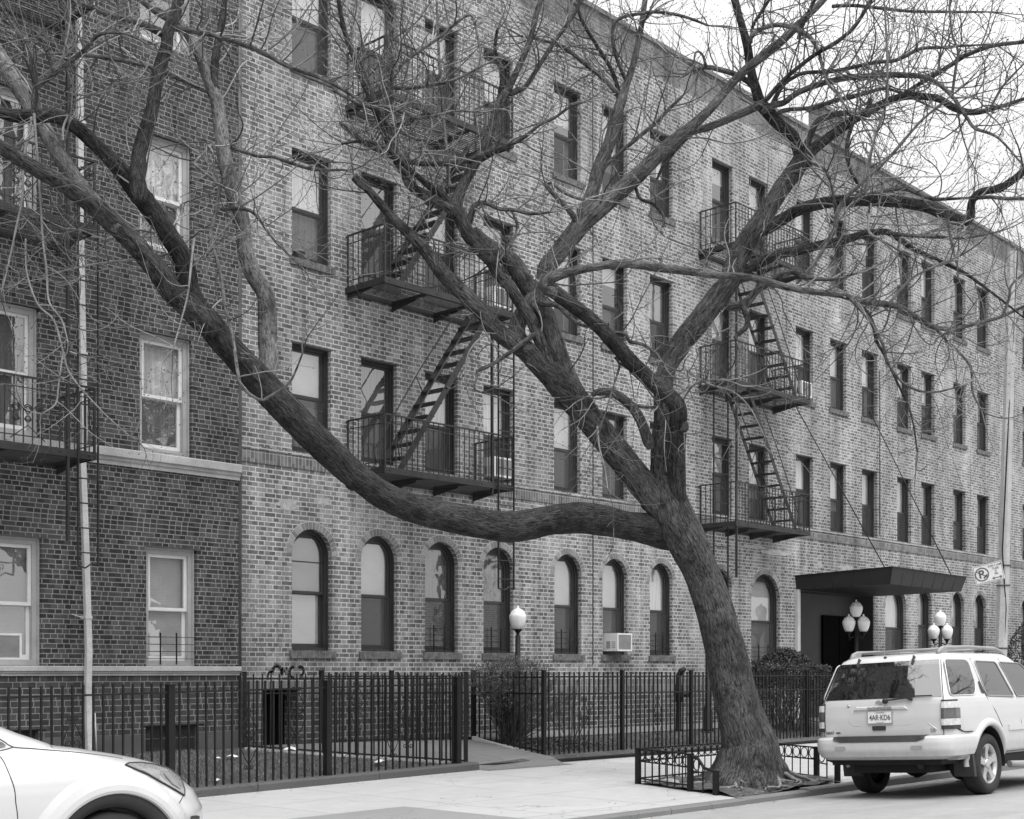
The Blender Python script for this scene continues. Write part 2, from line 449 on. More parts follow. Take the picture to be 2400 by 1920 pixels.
MAT['bark_lit'] = bark_mat('bark_lit', 0.045, 0.26, 46, 9, 0.6)  # limbs that catch the light: their brightness is put into a paler bark colour
def twig_mat():
    m, nt, b = newmat('twig')
    g = nt.nodes.new('ShaderNodeNewGeometry')
    c = maprange(nt, M(nt, 'POWER', g.outputs['Random Per Island'], 1.7), 0, 1, 0.05, 0.33)
    setcol(nt, b, M(nt, 'MULTIPLY', c, maprange(nt, tex(nt, g.outputs['Position'], 5, 4), 0.3, 0.7, 0.7, 1.25)))
    b.inputs['Roughness'].default_value = 0.75
    return m
MAT['twig'] = twig_mat()
MAT['shoot'] = plain('shoot', 0.17, 0.8, 0.45, 6, coords='World')
MAT['bud'] = plain('bud', 0.06, 0.7, 0.3, 9)
MAT['root'] = plain('root', 0.18, 0.85, 0.3, 12, bmp=0.4)
def leafmat(name, lo, hi):
    m, nt, b = newmat(name)
    g = nt.nodes.new('ShaderNodeNewGeometry')
    setcol(nt, b, maprange(nt, g.outputs['Random Per Island'], 0, 1, lo, hi)); b.inputs['Roughness'].default_value = 0.6
    return m
MAT['grass'] = leafmat('grass', 0.06, 0.24)
MAT['hedge_leaf'] = leafmat('hedge_leaf', 0.022, 0.085)
MAT['yew_leaf'] = leafmat('yew_leaf', 0.012, 0.05)
MAT['shrub_leaf'] = leafmat('shrub_leaf', 0.04, 0.20)
MAT['dead_leaf'] = leafmat('dead_leaf', 0.05, 0.26)
MAT['stem'] = plain('stem', 0.07, 0.85, 0.3, 10)
# ------------------------------------------------------------------ ground
def lerp(a, b, t): return a + (b-a)*t
def clamp(v, a, b): return max(a, min(b, v))
def edge_z(x): return clamp(-0.016 + 0.0157*(x-9), -0.06, 0.06)     # pavement height at the fences
KY = 8.73                                                            # kerb face
def road_z(y): return -0.065 + 0.055*clamp(KY-y, 0, 3.4) + 0.008*clamp(KY-3.4-y, 0, 4)
def ground_z(x, y):
    if y < KY: return road_z(y)
    if y < 13.85: return edge_z(x)*clamp((y-8.9)/4.95, 0, 1)
    return lerp(edge_z(x)+0.06, 0.40, clamp((y-13.85)/2.3, 0, 1))

def sheet(name, xs, ys, zf, mat, smooth=True):
    mb = MB()
    for i in range(len(xs)-1):
        for j in range(len(ys)-1):
            p = [(x, y, zf(x, y)) for x, y in ((xs[i],ys[j]),(xs[i+1],ys[j]),(xs[i+1],ys[j+1]),(xs[i],ys[j+1]))]
            mb.quad(*p)
    o = mb.build(name, mat); tag(o, kind='structure'); return o

def asphalt():
    m, nt, b = newmat('asphalt')
    pos = nt.nodes.new('ShaderNodeNewGeometry').outputs['Position']
    big = tex(nt, vscale(nt, pos, (0.5, 1.6, 1)), 1.0, 5, 0.6); fine = tex(nt, pos, 90, 3); mid = tex(nt, pos, 5, 4)
    c = maprange(nt, big, 0.3, 0.7, 0.24, 0.30)
    c = M(nt, 'MULTIPLY', c, maprange(nt, fine, 0.3, 0.7, 0.80, 1.20))
    c = M(nt, 'MULTIPLY', c, maprange(nt, mid, 0.3, 0.7, 0.93, 1.06))
    setcol(nt, b, c); b.inputs['Roughness'].default_value = 0.85; bump(nt, b, fine, 0.5, 0.006)
    return m
def concrete(name, v, slab=None, ox=0.0, oy=0.0):
    m, nt, b = newmat(name)
    pos = nt.nodes.new('ShaderNodeNewGeometry').outputs['Position']
    s = nt.nodes.new('ShaderNodeSeparateXYZ'); nt.links.new(pos, s.inputs[0])
    big = tex(nt, pos, 0.8, 5, 0.6); fine = tex(nt, pos, 60, 3); mid = tex(nt, pos, 4, 5, 0.65)
    c = maprange(nt, big, 0.3, 0.7, v*0.92, v*1.06)
    c = M(nt, 'MULTIPLY', c, maprange(nt, mid, 0.28, 0.72, 0.93, 1.05))
    c = M(nt, 'MULTIPLY', c, maprange(nt, fine, 0.3, 0.7, 0.94, 1.06))
    spot = nt.nodes.new('ShaderNodeTexVoronoi'); spot.inputs['Scale'].default_value = 2.6; nt.links.new(pos, spot.inputs['Vector'])
    c = M(nt, 'MULTIPLY', c, maprange(nt, spot.outputs['Distance'], 0.02, 0.05, 0.72, 1.0))   # old gum spots
    if slab:
        wob = M(nt, 'MULTIPLY', M(nt, 'SUBTRACT', mid, 0.5), 0.02)
        ds = []
        for ax, o in (('X', ox), ('Y', oy)):
            q = M(nt, 'ADD', M(nt, 'ADD', s.outputs[ax], 100+o), wob)
            fr = M(nt, 'ABSOLUTE', M(nt, 'SUBTRACT', M(nt, 'FRACT', M(nt, 'DIVIDE', q, slab)), 0.5))
            ds.append(M(nt, 'MULTIPLY', M(nt, 'SUBTRACT', 0.5, fr), slab))
            wn_ = nt.nodes.new('ShaderNodeTexWhiteNoise'); wn_.noise_dimensions = '1D'
            nt.links.new(M(nt, 'FLOOR', M(nt, 'DIVIDE', q, slab)), wn_.inputs['W'])
            c = M(nt, 'MULTIPLY', c, maprange(nt, wn_.outputs['Value'], 0, 1, 0.955, 1.03))
        d = M(nt, 'MINIMUM', ds[0], ds[1])
        j = maprange(nt, d, 0.004, 0.013, 0, 1)
        c = M(nt, 'MULTIPLY', c, maprange(nt, j, 0, 1, 0.55, 1.0))
    cv_ = nt.nodes.new('ShaderNodeVectorMath'); cv_.operation = 'ADD'; nt.links.new(vscale(nt, pos, (0.45, 0.45, 0.45)), cv_.inputs[0])
    cn = nt.nodes.new('ShaderNodeTexNoise'); cn.inputs['Scale'].default_value = 1.6; cn.inputs['Detail'].default_value = 5; nt.links.new(pos, cn.inputs['Vector'])
    nt.links.new(vscale(nt, cn.outputs['Color'], (0.35, 0.35, 0.35)), cv_.inputs[1])
    cr_ = nt.nodes.new('ShaderNodeTexVoronoi'); cr_.feature = 'DISTANCE_TO_EDGE'; cr_.inputs['Scale'].default_value = 1.0; nt.links.new(cv_.outputs[0], cr_.inputs['Vector'])
    crack = M(nt, 'MAXIMUM', maprange(nt, cr_.outputs['Distance'], 0.001, 0.005, 0.62, 1.0), maprange(nt, big, 0.46, 0.56, 1.0, 0.0))
    c = M(nt, 'MULTIPLY', c, crack)
    setcol(nt, b, c); b.inputs['Roughness'].default_value = 0.88
    bump(nt, b, fine, 0.3, 0.004)
    return m
MAT['asphalt'] = asphalt()
MAT['pavement'] = concrete('pavement', 0.40, 1.52, 0.35, 0.15)
MAT['pavement_dark'] = concrete('pavement_dark', 0.235)
MAT['kerb'] = concrete('kerb', 0.16)
MAT['curb_pale'] = concrete('curb_pale', 0.46)
MAT['curb_dark'] = concrete('curb_dark', 0.085)
MAT['path'] = concrete('path', 0.17, 1.4)
def soil():
    m, nt, b = newmat('soil')
    pos = nt.nodes.new('ShaderNodeNewGeometry').outputs['Position']
    f = tex(nt, pos, 14, 6, 0.7); g = tex(nt, pos, 2, 3)
    c = M(nt, 'MULTIPLY', maprange(nt, f, 0.3, 0.7, 0.03, 0.12), maprange(nt, g, 0.3, 0.7, 0.7, 1.3))
    setcol(nt, b, c); b.inputs['Roughness'].default_value = 0.95; bump(nt, b, f, 0.9, 0.03)
    return m
MAT['soil'] = soil()

sheet('road', [-140, 200], [-80, -20, 1.3, 5.33, KY+0.02], lambda x, y: road_z(y), MAT['asphalt'])
xs = [-60, 0, 4, 6.2, 7, 8, 9, 10.5, 12, 13, 14, 16, 20, 30, 60, 100]
sheet('pavement', xs, [8.88, 9.6, 11, 12.5, 13.85, 14.35], lambda x, y: edge_z(x)*clamp((y-8.9)/4.95, 0, 1), MAT['pavement'])
# dark asphalt patch in the pavement, left foreground
sheet('pavement_patch', [-20, 4, 6.2, 7, 8, 9, 10.05], [8.885, 9.6, 11.02], lambda x, y: ground_z(x, y)+0.004, MAT['pavement_dark'])
sheet('yard_soil', [-60, 0, 6.2, 8, 10, 12, 14, 16, 20, 40, 100], [13.87, 14.4, 15, 15.6, 16.3], ground_z, MAT['soil'])
mb = MB()
def pz(x, y): return (x, y, ground_z(x, y) + 0.02 if y > 13.87 else ground_z(x, y)+0.004)
def strip(mb, A, B, n=8):
    """sheet between two polylines given by end points"""
    for i in range(n):
        q = []
        for t, e in ((i/n, A), (i/n, B), ((i+1)/n, B), ((i+1)/n, A)):
            q.append(pz(lerp(e[0][0], e[1][0], t), lerp(e[0][1], e[1][1], t)))
        mb.quad(q[0], q[3], q[2], q[1])
strip(mb, ((13.98, 13.9), (11.6, 16.05)), ((15.88, 14.2), (13.0, 16.05)))
strip(mb, ((15.88, 14.2), (13.0, 16.05)), ((15.88, 15.66), (15.0, 15.8)))
strip(mb, ((13.98, 13.5), (13.98, 13.9)), ((15.88, 13.5), (15.88, 14.2)), 3)
tag(mb.build('path', MAT['path'], fix=True), kind='structure')
mb = MB()
strip(mb, ((15.95, 15.55), (26.6, 15.55)), ((15.95, 16.19), (26.6, 16.19)), 12)
strip(mb, ((26.9, 14.32), (26.9, 16.19)), ((30.3, 14.32), (30.3, 16.19)), 4)
tag(mb.build('path', MAT['path'], fix=True), kind='structure')
# kerb: worn granite-edged concrete, stepping up beyond the tree pit
mb = MB(); x = -30.0
rk = random.Random(4)
while x < 70:
    L = 1.45 if 8 < x < 20 else 3.0
    top = 0.004 + (0.03 if x > 14.0 else 0.0) + rk.uniform(-0.004, 0.004)
    y0 = KY + rk.uniform(-0.012, 0.012)
    mb.prism([(x+0.004, y0, -0.3), (x+0.004, y0+0.012, top-0.02), (x+0.004, y0+0.03, top), (x+0.004, 8.885, top), (x+0.004, 8.885, -0.3)], (L-0.008, 0, 0))
    x += L
tag(mb.build('kerb', MAT['kerb'], fix=True), kind='structure')

# ------------------------------------------------------------------ buildings
LD, DD = 16.2, 16.14            # wall planes of the light and the dark building
def wbuild(mb, name, mats, parent, fix=False):
    o = mb.build(name, mats, parent, fix); o.location = -Vector(parent.location); return o

def arch_pts(x0, x1, zt, n=14):
    r = (x1-x0)/2; cx = (x0+x1)/2; cz = zt-r
    return [(cx - r*math.cos(math.pi*i/n), cz + r*math.sin(math.pi*i/n)) for i in range(n+1)]
def wall_mesh(D, x0, x1, z0, z1, holes, zones, depth=0.13):
    """zones: list of (top z, material index) upwards"""
    mb = MB()
    X = {x0, x1}; Z = {z0, z1}
    for h in holes:
        X |= {h[0], h[1]}; Z |= {h[2], h[3]}
        if h[4]: Z.add(h[3]-(h[1]-h[0])/2)
    for zt, _ in zones: Z.add(min(zt, z1))
    X = sorted(X); Z = sorted(z for z in Z if z0 <= z <= z1)
    def mi(z):
        for zt, k in zones:
            if z < zt: return k
        return zones[-1][1]
    for i in range(len(X)-1):
        for j in range(len(Z)-1):
            cx, cz = (X[i]+X[i+1])/2, (Z[j]+Z[j+1])/2
            if any(h[0] < cx < h[1] and h[2] < cz < h[3] for h in holes): continue
            mb.quad((X[i], D, Z[j]), (X[i+1], D, Z[j]), (X[i+1], D, Z[j+1]), (X[i], D, Z[j+1]), mat=mi(cz))
    for h in holes:
        a, b_, c, d, ar = h[:5]; dp = h[5] if len(h) > 5 else depth
        zs = d-(b_-a)/2 if ar else d
        k = mi((c+d)/2)
        mb.quad((a, D, c), (a, D, zs), (a, D+dp, zs), (a, D+dp, c), mat=k)
        mb.quad((b_, D, c), (b_, D+dp, c), (b_, D+dp, zs), (b_, D, zs), mat=k)
        mb.quad((a, D, c), (a, D+dp, c), (b_, D+dp, c), (b_, D, c), mat=k)
        if ar:
            p = arch_pts(a, b_, d); n = len(p); m_ = n//2
            for q in range(n-1):
                mb.quad((p[q][0], D, p[q][1]), (p[q+1][0], D, p[q+1][1]), (p[q+1][0], D+dp, p[q+1][1]), (p[q][0], D+dp, p[q][1]), mat=k)
                cor = (a, D, d) if q < m_ else (b_, D, d)
                mb.poly([(p[q][0], D, p[q][1]), cor, (p[q+1][0], D, p[q+1][1])], mat=k)
        else:
            mb.quad((a, D, d), (b_, D, d), (b_, D+dp, d), (a, D+dp, d), mat=k)
    return mb

def outline(w, h, arch, ins, zb, zt=None):
    zt = (h-ins) if zt is None else zt
    if arch:
        return [(ins, zb)] + arch_pts(ins, w-ins, zt) + [(w-ins, zb)]
    return [(ins, zb), (ins, zt), (w-ins, zt), (w-ins, zb)]
def ring(mb, o, i, y0, y1, mat=0):
    """frame between outline o (outer) and i (inner), front at y0, back at y1"""
    n = len(o)
    for k in range(n):
        l = (k+1) % n
        P = lambda q, y: (q[0], y, q[1])
        mb.quad(P(o[k], y0), P(i[k], y0), P(i[l], y0), P(o[l], y0), mat=mat)
        mb.quad(P(i[k], y0), P(i[k], y1), P(i[l], y1), P(i[l], y0), mat=mat)
        mb.quad(P(o[k], y1), P(o[k], y0), P(o[l], y0), P(o[l], y1), mat=mat)

WCACHE = {}
def wmesh(key, fn):
    if key not in WCACHE: WCACHE[key] = fn()
    return WCACHE[key]

def guard_mesh(w):
    def f():
        mb = MB()
        for x in (w*0.30, w*0.62): mb.bar((x, 0.03, 0.02), (x, 0.03, 0.46), 0.016)
        for z in (0.10, 0.20, 0.30, 0.40): mb.bar((0.02, 0.034, z), (w-0.02, 0.034, z), 0.008)
        return mb.mesh('window_guard', MAT['black_iron'])
    return wmesh(('guard', w), f)
def pane_box(mb, pts, y, t=0.006):
    mb.poly([(p[0], y, p[1]) for p in reversed(pts)])

def window(parent, x0, z0, w, h, D, arch=False, upper='blind', lower='dark', sill=True, guard=False, kind='brown', screen=True, mid=0.47, split=False):
    fm, sm = ('brown_frame', 'brown_frame') if kind == 'brown' else ('pale_frame', 'white_sash')
    fw = 0.055 if kind == 'brown' else 0.085
    yf = 0.11 if kind == 'brown' else 0.085
    zm = h*mid
    def frame():
        mb = MB()
        ring(mb, outline(w, h, arch, 0.0, 0.0, h), outline(w, h, arch, fw, fw*0.9), yf, yf+0.17)
        ring(mb, outline(w, h, arch, 0.0, 0.0, h), outline(w, h, arch, 0.026, 0.02), yf-0.028, yf)
        return mb.mesh('window', [MAT[fm]])
    fr = link('window', wmesh((w, h, arch, kind, 'frame'), frame), parent)
    fr.location = Vector((x0, D, z0)) - Vector(parent.location)
    def sash():
        mb = MB(); i = fw; t = 0.038 if kind == 'brown' else 0.045
        ring(mb, outline(w, h, arch, i, zm, h-i), outline(w, h, arch, i+t, zm+0.045, h-i-t), yf+0.03, yf+0.065)
        ring(mb, outline(w, zm, False, i, i*0.9, zm+0.03), outline(w, zm, False, i+t, i+0.055, zm-0.01), yf+0.075, yf+0.11)
        if split: mb.box(i, w-i, yf+0.03, yf+0.06, h*0.73, h*0.73+0.018)
        if arch:            # dark infill over the flat head of the sash
            r = w/2; zt = h-r*0.36; pts = [p for p in arch_pts(i, w-i, h-i) if p[1] > zt]
            mb.prism([(p[0], yf+0.032, p[1]) for p in pts], (0, 0.02, 0))
        return mb.mesh('sash', [MAT[sm]])
    link('sash', wmesh((w, h, arch, kind, 'sash', mid, split), sash), fr)
    def glass():
        mb = MB(); t = fw+0.03
        pane_box(mb, outline(w, h, arch, t, zm+0.04, h-t), yf+0.046)
        pane_box(mb, outline(w, zm, False, t, t, zm), yf+0.092)
        return mb.mesh('pane', [MAT['glass']])
    link('pane', wmesh((w, h, arch, kind, 'pane', mid), glass), fr)
    if screen:
        def scr():
            mb = MB(); pane_box(mb, outline(w, zm, False, fw, fw, zm-0.005), yf+0.018, 0.003)
            return mb.mesh('insect_screen', [MAT['screen']])
        link('insect_screen', wmesh((w, h, kind, 'screen', mid), scr), fr)
    yb = yf+0.115
    for what, za, zb in ((upper, zm-0.02, h-0.02), (lower, 0.03, zm-0.02)):
        if what == 'dark': continue
        cut_ = None
        if '@' in what: what, cut_ = what.split('@')
        nm = 'curtain' if what.startswith('curtain') else 'blind'
        def cov(za=za, zb=zb, what=what, nm=nm, cut_=cut_):
            mb = MB(); r = w/2
            if cut_ == 'side':
                for x0_, x1_ in ((0.03, w*0.34), (w*0.68, w-0.03)): mb.box(x0_, x1_, yb, yb+0.006, za, zb-(w*0.3 if arch else 0))
                return mb.mesh(nm, [MAT[what]])
            if cut_: za = lerp(zb, za, float(cut_))
            if arch and zb > h-r: pane_box(mb, outline(w, h, True, 0.03, za, h-0.03), yb, 0.006)
            else: mb.box(0.03, w-0.03, yb, yb+0.006, za, zb)
            return mb.mesh(nm, [MAT[what]])
        link(nm, wmesh((w, h, arch, kind, what, cut_, round(za, 3), round(zb, 3)), cov), fr)
    if sill:
        def sl_():
            mb = MB(); n = 8; x = -0.05; tw = (w+0.12)/n
            for q in range(n): mb.box(x+q*tw+0.004, x+(q+1)*tw-0.004, -0.035, 0.10, -0.115, -0.006)
            mb.box(x+0.006, x+n*tw-0.006, -0.030, 0.09, -0.112, -0.009, mat=1)
            return mb.mesh('sill', [MAT['sill_brick'], MAT['mortar']])
        link('sill', wmesh((w, 'sill'), sl_), fr)
    if not arch:
        def lin():
            mb = MB(); mb.box(-0.03, w+0.09, -0.006, 0.09, h+0.001, h+0.014); return mb.mesh('lintel', [MAT['steel']])
        link('lintel', wmesh((w, h, 'lintel'), lin), fr)
    else:
        def ar():
            mb = MB(); r = w/2; n = max(17, int(math.pi*(r+0.06)/0.068)); cz = h-r
            for q in range(n):
                a0 = math.pi*(q+0.07)/n; a1 = math.pi*(q+0.93)/n
                pts = [(r-r*0 - 0, 0)]
                P = [((r) - (rr)*math.cos(a), -0.006, cz + rr*math.sin(a)) for a, rr in ((a0, r+0.004), (a0, r+0.108), (a1, r+0.108), (a1, r+0.004))]
                mb.prism(P, (0, 0.03, 0))
            for q in range(24):
                a0 = math.pi*q/24; a1 = math.pi*(q+1)/24
                P = [((r) - rr*math.cos(a), -0.003, cz + rr*math.sin(a)) for a, rr in ((a0, r+0.001), (a0, r+0.118), (a1, r+0.118), (a1, r+0.001))]
                mb.quad(P[0], P[3], P[2], P[1], mat=1)
            return mb.mesh('arch', [MAT['arch_brick'], MAT['mortar']])
        link('arch', wmesh((w, h, 'arch'), ar), fr)
    if guard: link('window_guard', guard_mesh(w), fr)
    return fr

light = thing('apartment_building', 'long light brick apartment building with arched ground floor windows and two fire escapes', 'building', (11.5, LD, 0))
dark = thing('apartment_building', 'dark brick apartment building with pale stone bands and white sash windows at left', 'building', (0, DD, 0))

cols = [12.50, 13.86, 15.24, 16.62, 18.47, 19.86, 21.35, 23.50, 24.90, 26.83, 28.37, 29.90, 31.72, 33.06, 34.95, 36.45, 39.6, 41.1, 43.2, 45.0, 47.2]
floors = [(4.81, 1.64), (7.73, 1.64), (10.62, 1.66)]
WW = 0.755
holes = []; wins = []
rw = random.Random(5)
for i, x in enumerate(cols):
    for f, (z, h) in enumerate(floors):
        up = rw.choice(['blind', 'blind', 'blind', 'curtain', 'blind@0.7', 'curtain', 'curtain@side', 'blind@0.45', 'blind_grey'])
        lo = rw.choice(['dark', 'blind_grey', 'blind', 'curtain_dim', 'blind@0.3', 'curtain@side', 'dark', 'blind@0.6']); md = rw.choice([0.47, 0.47, 0.47, 0.45, 0.52])
        if i in (1, 2) : up = rw.choice(['curtain', 'curtain_dim']); lo = rw.choice(['curtain_dim', 'dark'])
        if i >= 13 and rw.random() < 0.3: up = 'curtain_dim'
        if (i, f) == (0, 0): up = lo = 'blind'
        if (i, f) == (0, 1): up = lo = 'curtain'
        if (i, f) == (0, 2): up = 'blind'; lo = 'blind'
        if (i, f) == (4, 0): up = 'blind'; lo = 'blind_grey'
        wins.append((x, z, WW, h, False, up, lo, f > 0, (i, f) in ((3, 1), (5, 1), (6, 1)), False, md))
ground = [(12.50, 'blind_grey', 'blind', False), (13.86, 'blind', 'blind_grey', False), (15.24, 'curtain_dim', 'dark', True), (16.62, 'curtain_dim', 'dark', True),
          (18.48, 'blind', 'blind_grey', True), (19.87, 'blind', 'blind_grey', False), (21.35, 'curtain', 'curtain_dim', True), (23.47, 'blind', 'blind_grey', False),
          (32.88, 'blind_grey', 'blind', False), (34.85, 'blind', 'dark', False), (36.28, 'blind', 'dark', False), (39.5, 'blind', 'dark', False), (41.2, 'blind', 'dark', False)]
for x, u, l, g in ground: wins.append((x, 1.81, WW+0.01, 1.85, True, u, l, True, g, x == 12.50, 0.47))
wins.append((24.99, 1.62, 1.16, 2.03, True, 'blind', 'blind', True, True, False, 0.47))
wins.append((31.09, 1.62, 1.12, 2.03, True, 'curtain', 'dark', True, False, False, 0.47))
for w in wins: holes.append((w[0], w[0]+w[2], w[1], w[1]+w[3], w[4]))
holes.append((26.79, 30.48, 0.30, 3.37, False, 0.5))
holes.append((11.97, 12.62, 0.20, 1.22, False, 0.35))
XR = 62.0
mb = wall_mesh(LD, 11.5, XR, -1.0, 14.0, holes, [(1.09, 1), (1.35, 2), (13.38, 0), (20, 3)])
mb.quad((XR, LD, -1), (XR, 30, -1), (XR, 30, 14), (XR, LD, 14))
mb.quad((11.5, 30, -1), (11.5, LD, -1), (11.5, LD, 14), (11.5, 30, 14))
mb.quad((XR, 30, -1), (11.5, 30, -1), (11.5, 30, 14), (XR, 30, 14))
wbuild(mb, 'wall', [MAT['light_brick'], MAT['light_brick_low'], MAT['soldier_brick'], MAT['parapet_brick']], light)
mb = MB(); mb.quad((11.52, LD+0.02, 13.3), (XR, LD+0.02, 13.3), (XR, 30, 13.3), (11.52, 30, 13.3)); wbuild(mb, 'roof', MAT['soot'], light)
mb = MB()
x = 11.5
while x < XR:
    mb.box(x+0.003, min(x+0.9, XR)-0.003, LD-0.045, LD+0.25, 13.985, 14.07); x += 0.9
wbuild(mb, 'coping', MAT['coping'], light)
mb = MB(); mb.box(11.51, XR, LD-0.016, LD+0.05, 4.555, 4.745); wbuild(mb, 'soldier_course', MAT['soldier_brick'], light)
mb = MB(); mb.box(11.51, XR, LD-0.028, LD+0.05, 4.748, 4.800); wbuild(mb, 'sill_course', MAT['light_brick'], light)
mb = MB(); mb.box(27.98, 29.3, LD-0.01, LD+0.35, 14.05, 14.72); mb.box(27.93, 29.35, LD-0.05, LD+0.4, 14.722, 14.82); wbuild(mb, 'roof_pier', MAT['parapet_brick'], light)
for w in wins:
    window(light, w[0], w[1], w[2], w[3], LD, w[4], w[5], w[6], sill=w[7], guard=w[8], split=w[9], screen=not w[9], mid=w[10])
# entrance recess and its door, basement door
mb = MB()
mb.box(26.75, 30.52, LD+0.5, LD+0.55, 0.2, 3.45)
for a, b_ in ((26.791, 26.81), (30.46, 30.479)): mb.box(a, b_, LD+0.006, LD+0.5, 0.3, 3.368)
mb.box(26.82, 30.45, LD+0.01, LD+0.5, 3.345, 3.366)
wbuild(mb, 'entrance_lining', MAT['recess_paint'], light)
mb = MB(); mb.box(28.82, 30.36, LD+0.44, LD+0.498, 0.45, 2.85)
mb.box(29.57, 29.61, LD+0.425, LD+0.44, 0.5, 2.83)
do = wbuild(mb, 'door', MAT['door_black'], light)
mb = MB(); mb.box(29.48, 29.52, LD+0.39, LD+0.438, 1.35, 1.6); o = mb.build('handle', MAT['steel'], do)
mb = MB(); mb.box(11.9, 12.7, LD+0.34, LD+0.38, 0.1, 1.3); wbuild(mb, 'basement_door', MAT['door_black'], light)
mb = MB(); mb.box(26.80, 26.92, LD-0.07, LD+0.10, 0.42, 3.36); wbuild(mb, 'pilaster', MAT['white_pipe'], light)
# marks on the wall: an old spray-painted tag, repaired white patches
mb = MB()
def stroke(pts, w=0.02, y=None):
    y = LD-0.003 if y is None else y
    for a, b_ in zip(pts[:-1], pts[1:]):
        A, B = Vector((a[0], y, a[1])), Vector((b_[0], y, b_[1])); d = (B-A).normalized(); n = Vector((-d.z, 0, d.x))*w
        mb.quad(A-n-d*w*0.5, B-n+d*w*0.5, B+n+d*w*0.5, A+n-d*w*0.5)
def arcs(cx, cz, rx, rz, a0, a1, n=9): return [(cx+rx*math.cos(R(lerp(a0, a1, i/n))), cz+rz*math.sin(R(lerp(a0, a1, i/n)))) for i in range(n+1)]
stroke(arcs(12.22, 1.47, 0.085, 0.11, 190, -20), 0.026); stroke(arcs(12.10, 1.40, 0.05, 0.09, 60, 200), 0.018)
stroke([(12.31, 1.45), (12.32, 1.55), (12.36, 1.49), (12.40, 1.55), (12.42, 1.45)], 0.018)
stroke(arcs(12.52, 1.48, 0.07, 0.085, 60, 300), 0.026); stroke(arcs(12.66, 1.50, 0.06, 0.07, 150, -110), 0.024)
stroke(arcs(12.05, 2.0, 0.14, 0.28, 140, 330), 0.005); stroke([(12.2, 2.25), (12.28, 1.8), (12.36, 2.3)], 0.005); stroke(arcs(11.86, 2.2, 0.1, 0.3, 90, 270), 0.005)
wbuild(mb, 'graffiti', MAT['graffiti'], light)
rs = random.Random(3)
def blot(mb, cx, cz, rx, rz, n=18, y=None):
    y = LD-0.0025 if y is None else y
    pts = []
    for i in range(n):
        a = 2*math.pi*i/n; k = rs.uniform(0.55, 1.15)
        pts.append((cx+rx*k*math.cos(a), y, cz+rz*k*math.sin(a)))
    c = (cx, y, cz)
    for i in range(n): mb.poly([pts[i], c, pts[(i+1) % n]])
mb = MB()
for cx, cz, rx, rz in ((25.1, 4.22, 0.55, 0.05), (26.0, 4.15, 0.7, 0.06), (27.9, 4.0, 0.12, 0.09), (29.1, 3.98, 0.5, 0.06), (30.9, 4.1, 0.3, 0.05), (21.1, 4.05, 0.35, 0.06), (12.4, 4.0, 0.25, 0.10), (13.1, 4.1, 0.18, 0.07), (22.4, 4.1, 0.5, 0.05), (15.4, 3.95, 0.3, 0.06)):
    mb = MB(); blot(mb, cx, cz, rx, rz); wbuild(mb, 'repair_patch', MAT['whitewash'], light)

# vertical cable down the wall
mb = MB()
for x, za, zb in ((20.62-1.05, 1.62, 13.3), (30.78, 4.9, 9.0)):
    mb.tube([(x, LD-0.012, za), (x+0.005, LD-0.012, (za+zb)/2), (x-0.004, LD-0.012, zb)], 0.009, 5)
o = mb.build('wall_cable', MAT['black_iron']); tag(o, 'thin dark cables running straight up the light brick wall', 'cable')

# dark building
dwin = []
for x in (7.60, 9.88):
    for z, h in ((4.49, 1.64), (7.27, 1.58), (10.1, 1.62)): dwin.append((x, z, 0.82, h, 'curtain_dim' if x < 9 else 'curtain', 'curtain_dim', False))
dwin.append((7.64, 1.57, 0.82, 1.63, 'blind_grey', 'blind_grey', False)); dwin.append((9.98, 1.57, 0.80, 1.63, 'blind', 'blind', True))
holes = [(w[0], w[0]+w[2], w[1], w[1]+w[3], False) for w in dwin]
grl = [(7.62, 8.42), (9.97, 10.80)]
for a, b_ in grl: holes.append((a, b_, 0.385, 0.755, False, 0.10))
mb = wall_mesh(DD, -60, 11.5, -1.0, 16.0, holes, [(0.64, 1), (1.45, 2), (30, 0)], 0.10)
mb.quad((11.5, DD, -1), (11.5, 30, -1), (11.5, 30, 16), (11.5, DD, 16))
mb.quad((-60, 30, -1), (-60, DD, -1), (-60, DD, 16), (-60, 30, 16))
mb.quad((11.5, 30, -1), (-60, 30, -1), (-60, 30, 16), (11.5, 30, 16))
mb.quad((-60, DD, 16), (11.5, DD, 16), (11.5, 30, 16), (-60, 30, 16))
MAT['base_paint'] = plain('base_paint', 0.085, 0.85, 0.3, 3, bmp=0.3, coords='World')
wbuild(mb, 'wall', [MAT['dark_brick'], MAT['base_paint'], MAT['dark_brick_low']], dark)
def band(z0, z1, pr):
    mb = MB(); x = -60.0; h = z1-z0
    prof = [(DD+0.02, z0), (DD-pr*0.35, z0), (DD-pr*0.35, z0+h*0.2), (DD-pr*0.6, z0+h*0.28), (DD-pr*0.62, z0+h*0.42), (DD-pr, z0+h*0.50), (DD-pr, z1-h*0.06), (DD-pr*0.8, z1), (DD+0.02, z1)]
    cuts = [-60, -20, 0, 4, 6.1, 7.9, 9.72, 10.15, 11.497]
    for a, b_ in zip(cuts[:-1], cuts[1:]):
        mb.prism([(a+0.002, p[0], p[1]) for p in prof], (b_-a-0.004, 0, 0))
    return mb
wbuild(band(4.25, 4.475, 0.085), 'stone_band', MAT['limestone'], dark, True)
wbuild(band(1.44, 1.565, 0.07), 'stone_band', MAT['limestone'], dark, True)
mb = MB(); mb.tube([(11.515, DD+0.02, -0.3), (11.52, DD+0.015, 5), (11.515, DD+0.02, 15.5)], 0.034, 8); wbuild(mb, 'corner_joint', MAT['steel'], dark)
for k, w in enumerate(dwin):
    fr = window(dark, w[0], w[1], w[2], w[3], DD, False, w[4], w[5], sill=False, guard=w[6], kind='pale', screen=False)
